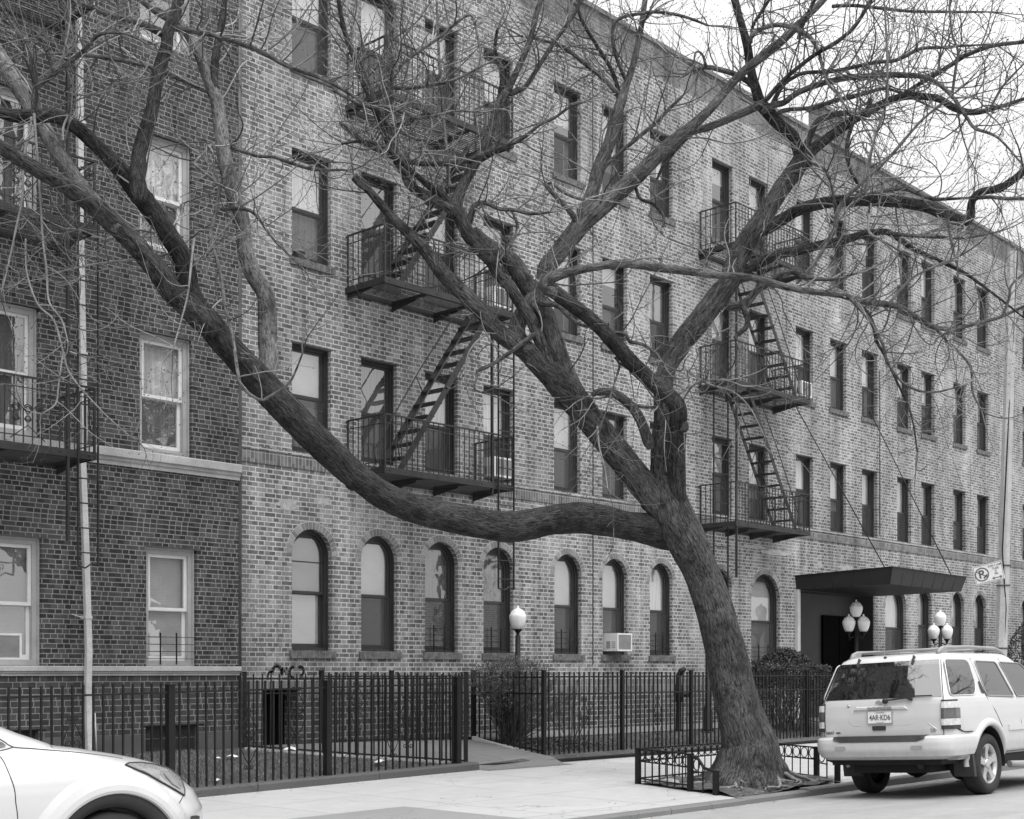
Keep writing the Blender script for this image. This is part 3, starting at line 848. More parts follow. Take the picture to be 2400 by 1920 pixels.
for a, b_ in grl:
    mb = MB(); w = b_-a
    for z in (0.385, 0.56, 0.735): mb.box(a, b_, DD+0.045, DD+0.065, z, z+0.02)
    for x in (a, b_-0.02): mb.box(x, x+0.02, DD+0.043, DD+0.067, 0.385, 0.755)
    x = a-0.37
    while x < b_:
        for s in (1, -1):
            pa = [max(a, x), min(b_, x+0.37)]
            if pa[1] > pa[0]:
                za = 0.385+(pa[0]-x); zb = 0.385+(pa[1]-x)
                if s < 0: za, zb = 0.755-(pa[0]-x), 0.755-(pa[1]-x)
                mb.bar((pa[0], DD+0.055, za), (pa[1], DD+0.055, zb), 0.006)
        x += 0.036
    wbuild(mb, 'basement_grille', MAT['steel'], dark)
    mb = MB(); mb.box(a, b_, DD+0.10, DD+0.12, 0.38, 0.76); wbuild(mb, 'basement_pane', MAT['door_black'], dark)
    mb = MB(); mb.box(a-0.05, b_+0.05, DD-0.03, DD+0.04, 0.32, 0.383); wbuild(mb, 'basement_sill', MAT['curb_dark'], dark)
    mb = MB(); mb.box(a-0.08, b_+0.10, DD-0.02, DD+0.04, 0.757, 0.785); wbuild(mb, 'basement_lintel', MAT['steel'], dark)
# ------------------------------------------------------------------ fire escapes
IR = MAT['rust_iron']
def fire_escape(label, x0, x1, yf, yw, zs, rise=1, ladder=None, posts=(), scroll=False, stairs=True, sx=None):
    """platforms of height zs between x0..x1; yf front edge, yw wall; rise=+1: stairs climb towards +x"""
    t = thing('fire_escape', label, 'fire escape', ((x0+x1)/2, yw, 0))
    P = lambda mb, n: wbuild(mb, n, IR, t)
    for z in zs:
        mb = MB()
        mb.box(x0, x1, yf, yf+0.012, z, z+0.095); mb.box(x0, x1, yf+0.012, yf+0.05, z+0.001, z+0.012)
        mb.box(x0, x0+0.012, yf+0.012, yw-0.002, z, z+0.095); mb.box(x1-0.012, x1, yf+0.012, yw-0.002, z, z+0.095)
        mb.box(x0+0.012, x1-0.012, yw-0.02, yw-0.004, z, z+0.08)
        y = yf+0.05
        while y < yw-0.03:
            mb.box(x0+0.012, x1-0.012, y, y+0.017, z+0.06, z+0.070); y += 0.058
        nb = max(2, int((x1-x0)/0.95))
        for k in range(nb+1):
            x = lerp(x0+0.03, x1-0.06, k/nb)
            mb.box(x, x+0.04, yf+0.02, yw-0.01, z+0.012, z+0.059)
            if k < nb+1:      # bracket triangle under the platform
                mb.prism([(x+0.012, yw-0.004, z+0.01), (x+0.012, yf+0.35, z+0.01), (x+0.012, yf+0.35, z-0.012), (x+0.012, yw-0.004, z-0.10)], (0.010, 0, 0))
        for k in range(9):
            mb.lathe([(0.011, 0), (0.009, -0.008), (0.0, -0.011)], (lerp(x0+0.1, x1-0.1, k/8), yf, z+0.05), 6, 'y')
        P(mb, 'platform')
        mb = MB(); zt = z+0.095; H = 0.80
        yb = yw-0.05
        path = [(x0+0.02, yb), (x0+0.02, yf+0.02), (x1-0.02, yf+0.02), (x1-0.02, yb)]
        for zz, w in ((zt+H, 0.028), (zt+H-0.13, 0.014), (zt+0.09, 0.014)):
            for k_, (a, b_) in enumerate(zip(path[:-1], path[1:])): mb.bar((a[0], a[1], zz-(0.002 if k_ != 1 else 0)), (b_[0], b_[1], zz-(0.002 if k_ != 1 else 0)), w, w*0.8)
        mb.bar((x0+0.02, yb, zt+H), (x0+0.02, yw, zt+H-0.02), 0.02); mb.bar((x1-0.02, yb, zt+H), (x1-0.02, yw, zt+H-0.02), 0.02)
        for k_, (a, b_) in enumerate(zip(path[:-1], path[1:])):
            L = math.dist(a, b_); k = max(2, int(round(L/0.115)))
            for q in range(1 if k_ else 0, k+1):
                px, py = lerp(a[0], b_[0], q/k), lerp(a[1], b_[1], q/k)
                w = 0.026 if q in (0, k) else 0.0125
                mb.bar((px, py, zt-0.06), (px, py, zt+H), w)
        P(mb, 'railing')
        if scroll:
            mb = MB()
            for cx in (x1-1.05, x1-0.9, x1-0.75):
                for sg in (1, -1):
                    mb.tube([(cx+sg*0.055*math.cos(R(a))*(1-a/900), yf+0.012, zt+0.42+0.055*math.sin(R(a))*(1-a/900)) for a in range(0, 541, 30)], 0.006, 4)
                    mb.tube([(cx+sg*0.045*math.cos(R(a))*(1-a/900), yf+0.012, zt+0.30-0.045*math.sin(R(a))*(1-a/900)) for a in range(0, 541, 30)], 0.006, 4)
            mb.tube([(x1-1.15, yf+0.012, zt+0.62), (x1-0.9, yf+0.012, zt+0.35), (x1-0.65, yf+0.012, zt+0.62)], 0.007, 4)
            mb.tube([(x1-1.12, yf+0.012, zt+0.05), (x1-0.9, yf+0.012, zt+0.22), (x1-0.68, yf+0.012, zt+0.05)], 0.007, 4)
            P(mb, 'scroll_panel')
    if stairs:
        a0, a1 = sx
        for za, zb in zip(zs[:-1], zs[1:]):
            zlo, zhi = za+0.08, zb+0.05
            xa, xb = (a0, a1) if rise > 0 else (a1, a0)
            ya, yb = yf+0.14, yf+0.66
            mb = MB()
            for y in (ya, yb): mb.bar((xa, y, zlo), (xb, y, zhi), 0.010, 0.10)
            n = 12
            for k in range(1, n):
                f = k/n; x = lerp(xa, xb, f); z = lerp(zlo, zhi, f)
                mb.box(x-0.085, x+0.085, ya+0.008, yb-0.008, z-0.012, z+0.012)
                for y in (ya-0.008, yb+0.008):
                    mb.lathe([(0.010, 0.0), (0.010, -0.006), (0, -0.008)], (x, y, z), 5, 'y')
            P(mb, 'stair')
            mb = MB(); d = 0.55
            for y in (ya-0.02, yb+0.02):
                off = -rise*0.16
                mb.tube([(xa, y, zlo+0.15), (lerp(xa, xb, 0.06)+off, y, zlo+0.38), (lerp(xa, xb, 0.55)+off, y, lerp(zlo, zhi, 0.55)+0.26), (xb+off*0.8, y, zhi+0.22)], 0.011, 5)
                mb.tube([(lerp(xa, xb, 0.5), y, lerp(zlo, zhi, 0.5)), (lerp(xa, xb, 0.5)+off, y, lerp(zlo, zhi, 0.5)+0.26)], 0.009, 5)
            P(mb, 'handrail')
    if ladder:
        lx0, lx1, za, zb, ly = ladder
        mb = MB()
        for x in (lx0, lx1): mb.bar((x, ly, za), (x, ly, zb), 0.034, 0.012)
        z = za+0.16
        while z < zb-0.05:
            mb.bar((lx0, ly, z), (lx1, ly, z), 0.017); z += 0.305
        mb.tube([(lx0, ly, za), (lerp(lx0, lx1, 0.3), ly-0.03, za-0.03), (lerp(lx0, lx1, 0.6), ly-0.03, za+0.03), (lx1, ly, za+0.01)], 0.012, 5)
        P(mb, 'ladder')
    for (x, y, za, zb) in posts:
        mb = MB(); mb.bar((x, y, za), (x, y, zb), 0.045, 0.03); P(mb, 'guide_post')
    return t
FZ = [4.50, 7.38, 10.22]
fe = fire_escape('iron fire escape with stairs and hanging ladder mid light brick front', 13.53, 16.40, 15.27, LD, FZ, 1, (15.99, 16.36, 2.86, 7.2, 15.24), ((15.90, 15.30, 4.4, 7.38),), sx=(13.95, 15.98))
fire_escape('iron fire escape on the light brick front behind the thick right limb', 23.0, 25.9, 15.27, LD, [4.45, 7.32, 10.12], -1, (23.2, 23.72, 3.02, 7.3, 15.95), ((23.06, 15.30, 3.4, 10.1),), sx=(23.65, 25.55))
fire_escape('iron fire escape with scrolled railing on the dark brick building', 5.4, 8.71, 15.22, DD, [4.13, 6.95, 9.78], -1, (8.43, 8.70, 2.80, 7.3, 15.17), ((8.33, 15.24, 3.1, 9.8),), scroll=True, sx=(5.6, 7.2))

# downspout on the dark building
t = thing('drainpipe', 'white painted drainpipe running down the dark brick wall', 'drainpipe', (9.04, DD-0.07, 0.3))
mb = MB(); pts = [(9.055, 16.0, 0.30), (9.04, 16.02, 1.25), (9.035, 15.99, 1.75), (9.0, 16.0, 3.0), (8.975, 16.04, 4.2), (8.97, 15.99, 4.6), (8.94, 16.03, 7), (8.92, 16.03, 11), (8.92, 16.03, 15.8)]
for a, b_ in zip(pts[:-1], pts[1:]): mb.bar(a, b_, 0.078, 0.062, up=(0, 1, 0))
wbuild(mb, 'pipe', MAT['white_pipe'], t)
for z, x in ((2.18, 9.02), (5.6, 8.955), (8.6, 8.93)):
    mb = MB(); mb.box(x-0.048, x+0.05, 15.955, 16.09, z, z+0.04); mb.bar((x-0.04, 16.06, z+0.02), (x-0.14, 16.13, z+0.06), 0.035, 0.01); wbuild(mb, 'strap', MAT['white_pipe'], t)
t2 = MB(); t2.tube([(9.20, 16.07, 0.32), (9.17, 16.07, 0.95)], 0.012, 5)
tag(t2.build('conduit', MAT['white_pipe']), 'thin pale conduit stub beside the drainpipe, behind the fence', 'conduit')

# ------------------------------------------------------------------ air conditioners
def make_ac():
    t = thing('air_conditioner', 'x', 'air conditioner')
    mb = MB(); mb.box(0, 0.45, -0.27, 0.16, 0, 0.34); t0 = mb.build('case', MAT['ac_white'], t)
    mb = MB()
    for a in ((0, 0.45, -0.29, -0.271, 0, 0.03), (0, 0.45, -0.29, -0.271, 0.31, 0.34), (0, 0.03, -0.29, -0.271, 0.031, 0.309), (0.42, 0.45, -0.29, -0.271, 0.031, 0.309)): mb.box(*a)
    mb.build('rim', MAT['ac_white'], t)
    mb = MB(); mb.box(0.031, 0.419, -0.278, -0.2705, 0.031, 0.309)
    for k in range(14): mb.box(0.032, 0.418, -0.284, -0.2785, 0.04+k*0.019, 0.046+k*0.019)
    mb.build('grille', MAT['ac_grille'], t)
    mb = MB()
    for k in range(4): mb.box(-0.003, -0.0005, -0.24, -0.15, 0.06+k*0.035, 0.075+k*0.035)
    mb.box(-0.003, -0.0005, -0.12, -0.02, 0.05, 0.19)
    mb.build('vent', MAT['ac_grille'], t)
    return t
ac0 = make_ac()
acs = [(19.96, LD, 1.88, 'white air conditioner jutting from an arched ground floor window'),
       (16.70, LD+0.10, 4.86, 'white air conditioner behind the lowest landing of the middle fire escape'),
       (16.70, LD+0.10, 7.80, 'white air conditioner behind the second landing of the middle fire escape'),
       (26.86, LD+0.15, 7.78, 'white air conditioner in the window right of the far fire escape')]
for i, (x, y, z, lb) in enumerate(acs):
    o = ac0 if i == 0 else copy_tree(ac0)
    o.location = (x, y, z); o['label'] = lb
o = copy_tree(ac0); o.location = (7.80, DD+0.40, 1.64); o['label'] = 'flush air conditioner under the sash of the dark building, at left edge'
t = thing('flower_pot', 'small clay flower pot on the sill of the third floor window', 'flower pot', (12.66, LD+0.03, 7.70))
mb = MB(); mb.lathe([(0.055, 0), (0.085, 0.12), (0.10, 0.12), (0.10, 0.15), (0.08, 0.15), (0.07, 0.11), (0.0, 0.11)], (0, 0, 0), 14); mb.build('pot', MAT['clay'], t)

# ------------------------------------------------------------------ canopy
t = thing('entrance_canopy', 'dark fabric canopy with boxed sides over the entrance', 'canopy', (28.6, LD, 3.4))
yF = 13.8
a = [(26.80, LD-0.003, 3.655), (26.80, yF, 3.735), (30.44, yF, 3.70), (30.44, LD-0.003, 3.64)]
b_ = [(26.86, LD-0.003, 3.36), (26.86, yF+0.09, 3.385), (30.36, yF+0.09, 3.375), (30.36, LD-0.003, 3.34)]
mb = MB()
for i in range(3): mb.quad(b_[i], b_[i+1], a[i+1], a[i])
for i in range(3):
    for q in range(1, 7):
        f = q/7; p0 = Vector(a[i]).lerp(Vector(a[i+1]), f)
mb.quad(a[0], a[1], a[2], a[3])
mb.quad(b_[3], b_[2], b_[1], b_[0])
for i in range(3):
    k = 5 if i != 1 else 7
    for q in range(k+1):
        f = q/k; p0 = Vector(a[i]).lerp(Vector(a[i+1]), f); p1 = Vector(b_[i]).lerp(Vector(b_[i+1]), f); mb.tube([p0, p1], 0.007, 5)
wbuild(mb, 'cover', MAT['canopy_cloth'], t)
mb = MB()
for i in range(3): mb.bar(Vector(a[i])+Vector((0, 0, 0.012)), Vector(a[i+1])+Vector((0, 0, 0.012)), 0.03)
wbuild(mb, 'frame', MAT['black_iron'], t)
for (p, q) in (((26.95, 14.05, 3.74), (26.75, LD, 7.6)), ((30.25, 14.05, 3.72), (30.3, LD, 7.9))):
    mb = MB(); mb.tube([p, q], 0.013, 5); mb.lathe([(0.05, 0), (0.05, -0.02), (0, -0.02)], (q[0], q[1]-0.001, q[2]), 10, 'y'); wbuild(mb, 'tie_rod', MAT['black_iron'], t)

# ------------------------------------------------------------------ yard lamps
def globe_mesh():
    mb = MB()
    prof = [(0.062, 0.0), (0.085, 0.015), (0.115, 0.07), (0.138, 0.14), (0.147, 0.20), (0.146, 0.235), (0.138, 0.25), (0.128, 0.262), (0.112, 0.295), (0.085, 0.325), (0.050, 0.345), (0.026, 0.356), (0.018, 0.37), (0.021, 0.383), (0.012, 0.40), (0.0, 0.405)]
    mb.lathe(prof, (0, 0, 0), 32, mod=lambda a, h: 1-0.016*abs(math.sin(a*12)) if h < 0.25 else 1)
    return mb.mesh('globe', MAT['globe'])
GLOBE = globe_mesh()
CUP = None
def cup_mesh():
    mb = MB(); mb.lathe([(0.022, -0.10), (0.03, -0.075), (0.028, -0.06), (0.05, -0.035), (0.075, -0.012), (0.08, 0.0), (0.066, 0.006), (0.0, 0.006)], (0, 0, 0), 16); return mb.mesh('globe_cup', MAT['black_iron'])
CUP = cup_mesh()
def lamp_post(label, x, y, z0, zg, group=None):
    t = thing('lamp_post', label, 'lamp post', (x, y, z0), 0, group)
    H = zg-z0
    mb = MB(); mb.lathe([(0.115, 0), (0.115, 0.03), (0.10, 0.05), (0.095, 0.40), (0.075, 0.43), (0.07, 0.47), (0.05, 0.50), (0.045, H-0.10), (0.0, H-0.10)], (0, 0, 0), 12)
    mb.build('post', MAT['black_iron'], t)
    link('globe_cup', CUP, t).location = (0, 0, H-0.002); link('globe', GLOBE, t).location = (0, 0, H)
    return t
lamp_post('black lamp post with one white acorn globe, rising from the twiggy bush', 16.74, 15.5, 0.30, 2.21)
lamp_post('black lamp post with one white acorn globe, hidden behind the leaning trunk', 21.9, 15.2, 0.33, 2.10)
def triple(label, x, y, z0, zt):
    t = thing('lamp_post', label, 'lamp post', (x, y, z0))
    H = zt-0.40-z0
    mb = MB(); mb.lathe([(0.115, 0), (0.115, 0.03), (0.10, 0.05), (0.095, 0.40), (0.07, 0.45), (0.05, 0.50), (0.045, H-0.08), (0.0, H-0.08)], (0, 0, 0), 12); mb.build('post', MAT['black_iron'], t)
    ax = Vector((0.6826, -0.7308, 0))
    link('globe_cup', CUP, t).location = (0, 0, H); link('globe', GLOBE, t).location = (0, 0, H)
    for sgn in (-1, 1):
        d = ax*sgn*0.165
        link('globe_cup', CUP, t).location = (d.x, d.y, H-0.33); link('globe', GLOBE, t).location = (d.x, d.y, H-0.33)
        mb = MB(); mb.tube([(0, 0, H-0.40), (d.x*0.4, d.y*0.4, H-0.44), (d.x*0.75, d.y*0.75, H-0.475), (d.x, d.y, H-0.44), (d.x, d.y, H-0.40)], 0.014, 6)
        mb.tube([(d.x*0.7, d.y*0.7, H-0.47), (d.x*0.9, d.y*0.9, H-0.52), (d.x*1.1, d.y*1.1, H-0.50)], 0.009, 5)
        mb.build('arm', MAT['black_iron'], t)
triple('black lamp post with three white globes, in front of the dark entrance', 27.6, 15.1, 0.35, 3.12)
triple('black lamp post with three white globes, right of the canopy before the brick wall', 31.95, 15.15, 0.35, 3.03)

# ------------------------------------------------------------------ iron fences
BI = MAT['black_iron']
def ornament(mb, o, ax, sp, z0, z1):
    """diamond and scrolls between pickets; o base point on the axis, ax unit vector along the fence"""
    o = Vector(o); H = z1-z0; r = 0.0065
    def p(u, w): return (o.x+ax.x*u, o.y+ax.y*u, z0+w*H)
    mb.tube([p(0, 0.96), p(sp*0.55, 0.80), p(sp*0.98, 0.63)], r, 4); mb.tube([p(0, 0.96), p(-sp*0.55, 0.80), p(-sp*0.98, 0.63)], r, 4)
    mb.tube([p(0, 0.06), p(sp*0.55, 0.20), p(sp*0.98, 0.36)], r, 4); mb.tube([p(0, 0.06), p(-sp*0.55, 0.20), p(-sp*0.98, 0.36)], r, 4)
    def curl(cx, cz, rx, a0, sg):
        mb.tube([p(cx+sg*rx*math.cos(R(a0+a))*(1-a/700), cz+rx/H*math.sin(R(a0+a))*(1-a/700)) for a in range(0, 481, 40)], r, 4)
    for sg in (1, -1):
        curl(sg*sp*0.33, 1.0, sp*0.26, 200, sg); curl(sg*sp*0.33, 0.02, sp*0.26, -200, sg)
        curl(sg*sp*0.40, 0.60, sp*0.34, -60, sg); curl(sg*sp*0.40, 0.42, sp*0.34, 60, sg)
        mb.tube([p(sg*sp*0.98, 0.62), p(sg*sp*0.55, 0.52), p(sg*sp*0.3, 0.51), p(0, 0.55)], r, 4)
        mb.tube([p(sg*sp*0.98, 0.38), p(sg*sp*0.55, 0.49), p(sg*sp*0.3, 0.50), p(0, 0.46)], r, 4)
def fence(name, label, cat, p0, p1, base, tops, rails, posts, sp=0.127, orn=True, pw=0.06, pk=0.021, bottom_rail=None, postz=0.02, seed=1):
    """p0,p1 ground points; base(s), tops(s), rails = list of functions of distance s; posts distances"""
    p0, p1 = Vector((p0[0], p0[1], 0)), Vector((p1[0], p1[1], 0)); ax = (p1-p0); L = ax.length; ax.normalize()
    t = thing(name, label, cat, (p0.x, p0.y, base(0)))
    rr = random.Random(seed)
    q = lambda s: (p0.x+ax.x*s, p0.y+ax.y*s)
    for s in posts:
        mb = MB(); x, y = q(s); ln = rr.uniform(-0.006, 0.006)
        mb.bar((x, y, base(s)-0.03), (x+ln, y, tops(s)+postz), pw, pw, up=(ax.x, ax.y, 0))
        mb.bar((x+ln, y, tops(s)+postz), (x+ln, y, tops(s)+postz+0.012), pw+0.012, pw+0.012, up=(ax.x, ax.y, 0))
        wbuild(mb, 'post', BI, t)
    segs = sorted(set([0.0] + [s for s in posts if 0.05 < s < L-0.05] + [L]))
    for a, b_ in zip(segs[:-1], segs[1:]):
        for rl in rails:
            mb = MB(); A = q(a); B = q(b_); mb.bar((A[0], A[1], rl(a)), (B[0], B[1], rl(b_)), 0.03, 0.022); wbuild(mb, 'rail', BI, t)
        n = max(1, int(round((b_-a)/sp))); mb = MB(); st = (b_-a)/n
        for k in range(1, n):
            s = a+k*st; x, y = q(s); lean = rr.uniform(-0.004, 0.004); ln2 = rr.uniform(-0.003, 0.003)
            mb.bar((x+lean, y+ln2, base(s)), (x-lean, y-ln2, tops(s)+rr.uniform(-0.006, 0.006)), pk, pk, up=(ax.x, ax.y, 0))
        if n > 1: wbuild(mb, 'picket_panel', BI, t)
        if orn and n >= 7:
            k = n//2; s = a+k*st; x, y = q(s); mb = MB(); zb = base(s)
            ornament(mb, (x, y, 0), ax, st, zb+0.20, zb+0.93); wbuild(mb, 'scroll', BI, t)
    return t
# front-left fence on its dark kerb
bz = lambda s: clamp(0.092+0.0157*(s+3.0-9), -0.02, 0.20)
front = fence('iron_fence', 'black iron fence on a dark kerb in front of the small lawn at left', 'fence', (3.0, 13.85), (13.70, 13.85),
      lambda s: bz(s)-0.02, lambda s: bz(s)+1.27, [lambda s: bz(s)+1.155], [0.1, 1.1, 3.5, 5.89, 8.27, 10.67], sp=0.126, pw=0.085, postz=-0.03, seed=2)
mb = MB()
cx = [3.0, 5.2, 7.9, 10.05, 12.05, 13.98]
for a, b_ in zip(cx[:-1], cx[1:]):
    za, zb = bz(a-3), bz(b_-3); a2 = a+0.004; b2 = b_-0.004
    n0 = len(mb.v)
    for x, z in ((a2, za), (b2, zb)):
        mb.v += [(x, 13.70, edge_z(x)-0.12), (x, 13.705, z-0.025), (x, 13.73, z), (x, 14.0, z), (x, 14.0, edge_z(x)-0.12)]
    for i in range(5):
        j = (i+1) % 5; mb.f.append((n0+i, n0+5+i, n0+5+j, n0+j)); mb.s.append(False); mb.m.append(0)
    mb.f.append((n0, n0+1, n0+2, n0+3, n0+4)); mb.f.append((n0+9, n0+8, n0+7, n0+6, n0+5)); mb.s += [False]*2; mb.m += [0]*2
wbuild(mb, 'kerb_wall', MAT['curb_dark'], front, True)
# diagonal fence along the near side of the basement path
gz = lambda x, y: ground_z(x, y)
def fz(p0, p1, h):
    L = math.dist(p0, p1); return lambda s: gz(lerp(p0[0], p1[0], s/L), lerp(p0[1], p1[1], s/L)) + h
A, B = (11.5, 16.0), (13.97, 13.95)
flat = lambda z: (lambda s: z)
f2 = fence('iron_fence', 'black iron fence slanting from the front kerb back to the basement door', 'fence', A, B, fz(A, B, 0.0), flat(1.46), [flat(1.39), flat(1.18), fz(A, B, 0.05)], [0.0, 1.6, 3.19], pw=0.06, seed=3)
mb = MB()
n = 10
for i in range(n):
    s0, s1 = i/n, (i+1)/n; d = Vector((B[0]-A[0], B[1]-A[1], 0)); nn = Vector((-d.y, d.x, 0)).normalized()*0.06
    p0 = Vector((lerp(A[0], B[0], s0), lerp(A[1], B[1], s0), 0)); p1 = Vector((lerp(A[0], B[0], s1), lerp(A[1], B[1], s1), 0))
    z0, z1 = gz(p0.x, p0.y), gz(p1.x, p1.y)
    mb.quad(p0-nn+Vector((0,0,z0-0.12)), p1-nn+Vector((0,0,z1-0.12)), p1-nn+Vector((0,0,z1+0.025)), p0-nn+Vector((0,0,z0+0.025)))
    mb.quad(p0-nn+Vector((0,0,z0+0.025)), p1-nn+Vector((0,0,z1+0.025)), p1+nn+Vector((0,0,z1+0.025)), p0+nn+Vector((0,0,z0+0.025)))
    mb.quad(p1+nn+Vector((0,0,z1-0.12)), p0+nn+Vector((0,0,z0-0.12)), p0+nn+Vector((0,0,z0+0.025)), p1+nn+Vector((0,0,z1+0.025)))
wbuild(mb, 'kerb_wall', MAT['curb_pale'], f2)
A, B = (12.95, 16.05), (15.9, 15.72)
fence('iron_fence', 'black iron fence on the far side of the path, close to the brick wall', 'fence', A, B, fz(A, B, 0.0), flat(1.48), [flat(1.42), flat(1.15), fz(A, B, 0.05)], [0.0, 1.3, 2.96], seed=4)
A, B = (15.9, 15.72), (15.94, 14.2)
f4 = fence('iron_fence', 'black iron fence with scrolls beside the entrance path, in front of the twiggy bush', 'fence', A, B, fz(A, B, 0.0), flat(1.485), [flat(1.40), flat(1.14), fz(A, B, 0.06)], [0.0], seed=5)
mb = MB(); mb.prism([(15.83, 15.7, 0.30), (15.83, 14.12, 0.0), (15.83, 14.12, 0.135), (15.83, 15.7, 0.42)], (0.14, 0, 0)); wbuild(mb, 'kerb_wall', MAT['curb_pale'], f4, True)
A, B = (15.94, 14.2), (47.94, 14.2)
f5 = fence('iron_fence', 'long black iron fence on a pale kerb, running behind the leaning tree', 'fence', A, B, flat(0.10), flat(1.485), [flat(1.41), flat(1.13)], [2.0*k+0.0 for k in range(5)] + [8.02, 9.4, 11.0, 15, 17, 19, 21], seed=6)
mb = MB(); x = 15.94-0.10
while x < 48:
    x2 = min(x+2.4, 48); mb.prism([(x+0.003, 14.12, -0.1), (x+0.003, 14.12, 0.12), (x+0.003, 14.15, 0.14), (x+0.003, 14.27, 0.14), (x+0.003, 14.27, -0.1)], (x2-x-0.006, 0, 0)); x = x2
wbuild(mb, 'kerb_wall', MAT['curb_pale'], f5, True)

# ------------------------------------------------------------------ tree guard (three sides, open to the road)
t = thing('tree_guard', 'low black iron tree guard with a row of rings around the leaning trunk', 'tree guard', (15.0, 9.9, 0))
pit = [(13.50, 9.25), (13.66, 9.74), (13.98, 10.80), (16.55, 10.80), (16.10, 9.40), (15.95, 9.0)]
gh = 0.43
def gseg(a, b_, full=True):
    a, b_ = Vector((*a, 0)), Vector((*b_, 0)); d = b_-a; L = d.length; d.normalize()
    z = lambda p: ground_z(p.x, p.y)+0.03
    mb = MB(); A0, B0 = a.copy(), b_.copy(); A0.z, B0.z = z(a), z(b_)
    for h, w in ((gh, 0.028), (gh-0.16, 0.017), (0.045, 0.024)): mb.bar(A0+Vector((0,0,h)), B0+Vector((0,0,h)), w, 0.018)
    wbuild(mb, 'rail', BI, t)
    n = max(1, int(round(L/0.155))); mb = MB(); rg = MB()
    for k in range(n+1):
        p = a+d*(L*k/n); p.z = z(p); mb.bar(p+Vector((0,0,0.0)), p+Vector((0,0,gh)), 0.012)
        if k < n:
            c = a+d*(L*(k+0.5)/n); c.z = z(c)+gh-0.081
            rg.tube([c+d*(0.064*math.cos(2*math.pi*i/16))+Vector((0,0,0.068*math.sin(2*math.pi*i/16))) for i in range(17)], 0.0065, 5, cap=False)
    wbuild(mb, 'bar_row', BI, t); wbuild(rg, 'ring_row', BI, t)
gseg(pit[1], pit[2]); gseg(pit[2], pit[3]); gseg(pit[3], pit[4])
for i, p in enumerate(pit):
    z = ground_z(*p); h = 0.30 if i in (0, 5) else gh+0.03
    mb = MB(); mb.box(p[0]-0.03, p[0]+0.03, p[1]-0.03, p[1]+0.03, z-0.02, z+h)
    if i not in (0, 5): mb.box(p[0]-0.037, p[0]+0.037, p[1]-0.037, p[1]+0.037, z+h, z+h+0.012)
    wbuild(mb, 'post', BI, t)
for i, j in ((1, 0), (4, 5)):
    a = Vector((*pit[i], ground_z(*pit[i]))); b2 = Vector((*pit[j], ground_z(*pit[j]))); d = b2-a; U = Vector((0, 0, 1))
    mb = MB(); mb.tube([a+U*gh, a+d*0.3+U*(gh-0.01), a+d*0.55+U*(gh-0.12), a+d*0.85+U*0.29, b2+U*0.29], 0.02, 6)
    mb.bar(a+d*0.5+U*0.0, a+d*0.5+U*(gh-0.10), 0.014); mb.bar(a+U*(gh-0.17), a+d*0.52+U*(gh-0.18), 0.016)
    c = a+d*0.25; rg = [c+d.normalized()*(0.06*math.cos(2*math.pi*k/14))+U*(gh-0.09+0.068*math.sin(2*math.pi*k/14)) for k in range(15)]
    mb.tube(rg, 0.008, 5, cap=False)
    wbuild(mb, 'end_bracket', BI, t)
# soil of the pit
mb = MB(); nx, ny = 22, 16
def soil_z(x, y): return ground_z(x, y)+0.016 + 0.05*noise.noise((x*2.2, y*2.2, 3)) + 0.10*math.exp(-((x-15.2)**2+(y-9.8)**2)/0.5) + 0.012*noise.noise((x*11, y*11, 1)) + 0.02
def pit_x(u, v):
    y = lerp(8.89, 10.80, v); xl = lerp(13.42, 13.98, v); xr = lerp(15.92, 16.55, v); return lerp(xl, xr, u), y
for i in range(nx):
    for j in range(ny):
        q = [pit_x(i/nx, j/ny), pit_x((i+1)/nx, j/ny), pit_x((i+1)/nx, (j+1)/ny), pit_x(i/nx, (j+1)/ny)]
        mb.quad(*[(x, y, max(soil_z(x, y), ground_z(x, y)+0.006)) for x, y in q], smooth=True)
tag(mb.build('tree_pit_soil', MAT['soil']), kind='structure')
# litter of leaves and stones in the pit
rl = random.Random(8); mb = MB()
for k in range(420):
    u, v = rl.random(), rl.random(); x, y = pit_x(u, v); z = max(soil_z(x, y), ground_z(x, y))+0.006
    a = rl.uniform(0, 6.28); L = rl.uniform(0.012, 0.035); W = L*rl.uniform(0.3, 0.7); tl = rl.uniform(-0.6, 0.6)
    dx, dy = math.cos(a), math.sin(a)
    mb.quad((x-dx*L, y-dy*L, z), (x+dy*W, y-dx*W, z+0.004+abs(tl)*W), (x+dx*L, y+dy*L, z+0.006), (x-dy*W, y+dx*W, z+0.002))
for k in range(520):            # grit and leaf bits in the gutter, along the kerb and at the fence foot
    w_ = rl.random(); x = rl.uniform(8.0, 22.0)
    y = KY-abs(rl.gauss(0, 0.10))-0.01 if w_ < 0.55 else (9.0+abs(rl.gauss(0, 0.5)) if w_ < 0.75 else 13.68-abs(rl.gauss(0, 0.12)))
    z = ground_z(x, y)+0.006; a = rl.uniform(0, 6.28); L = rl.uniform(0.006, 0.022); W = L*rl.uniform(0.3, 0.7); dx, dy = math.cos(a), math.sin(a)
    mb.quad((x-dx*L, y-dy*L, z), (x+dy*W, y-dx*W, z+0.006), (x+dx*L, y+dy*L, z+0.004), (x-dy*W, y+dx*W, z+0.002))
tag(mb.build('fallen_leaves', MAT['dead_leaf']), kind='stuff')
stones = [(14.0, 10.3, 0.11, 'pale broken stone inside the near corner of the tree guard'), (14.35, 9.15, 0.06, 'small pale stone lying at the foot of the trunk, road side'), (16.1, 9.2, 0.09, 'flat stone at the far right end of the tree pit')]
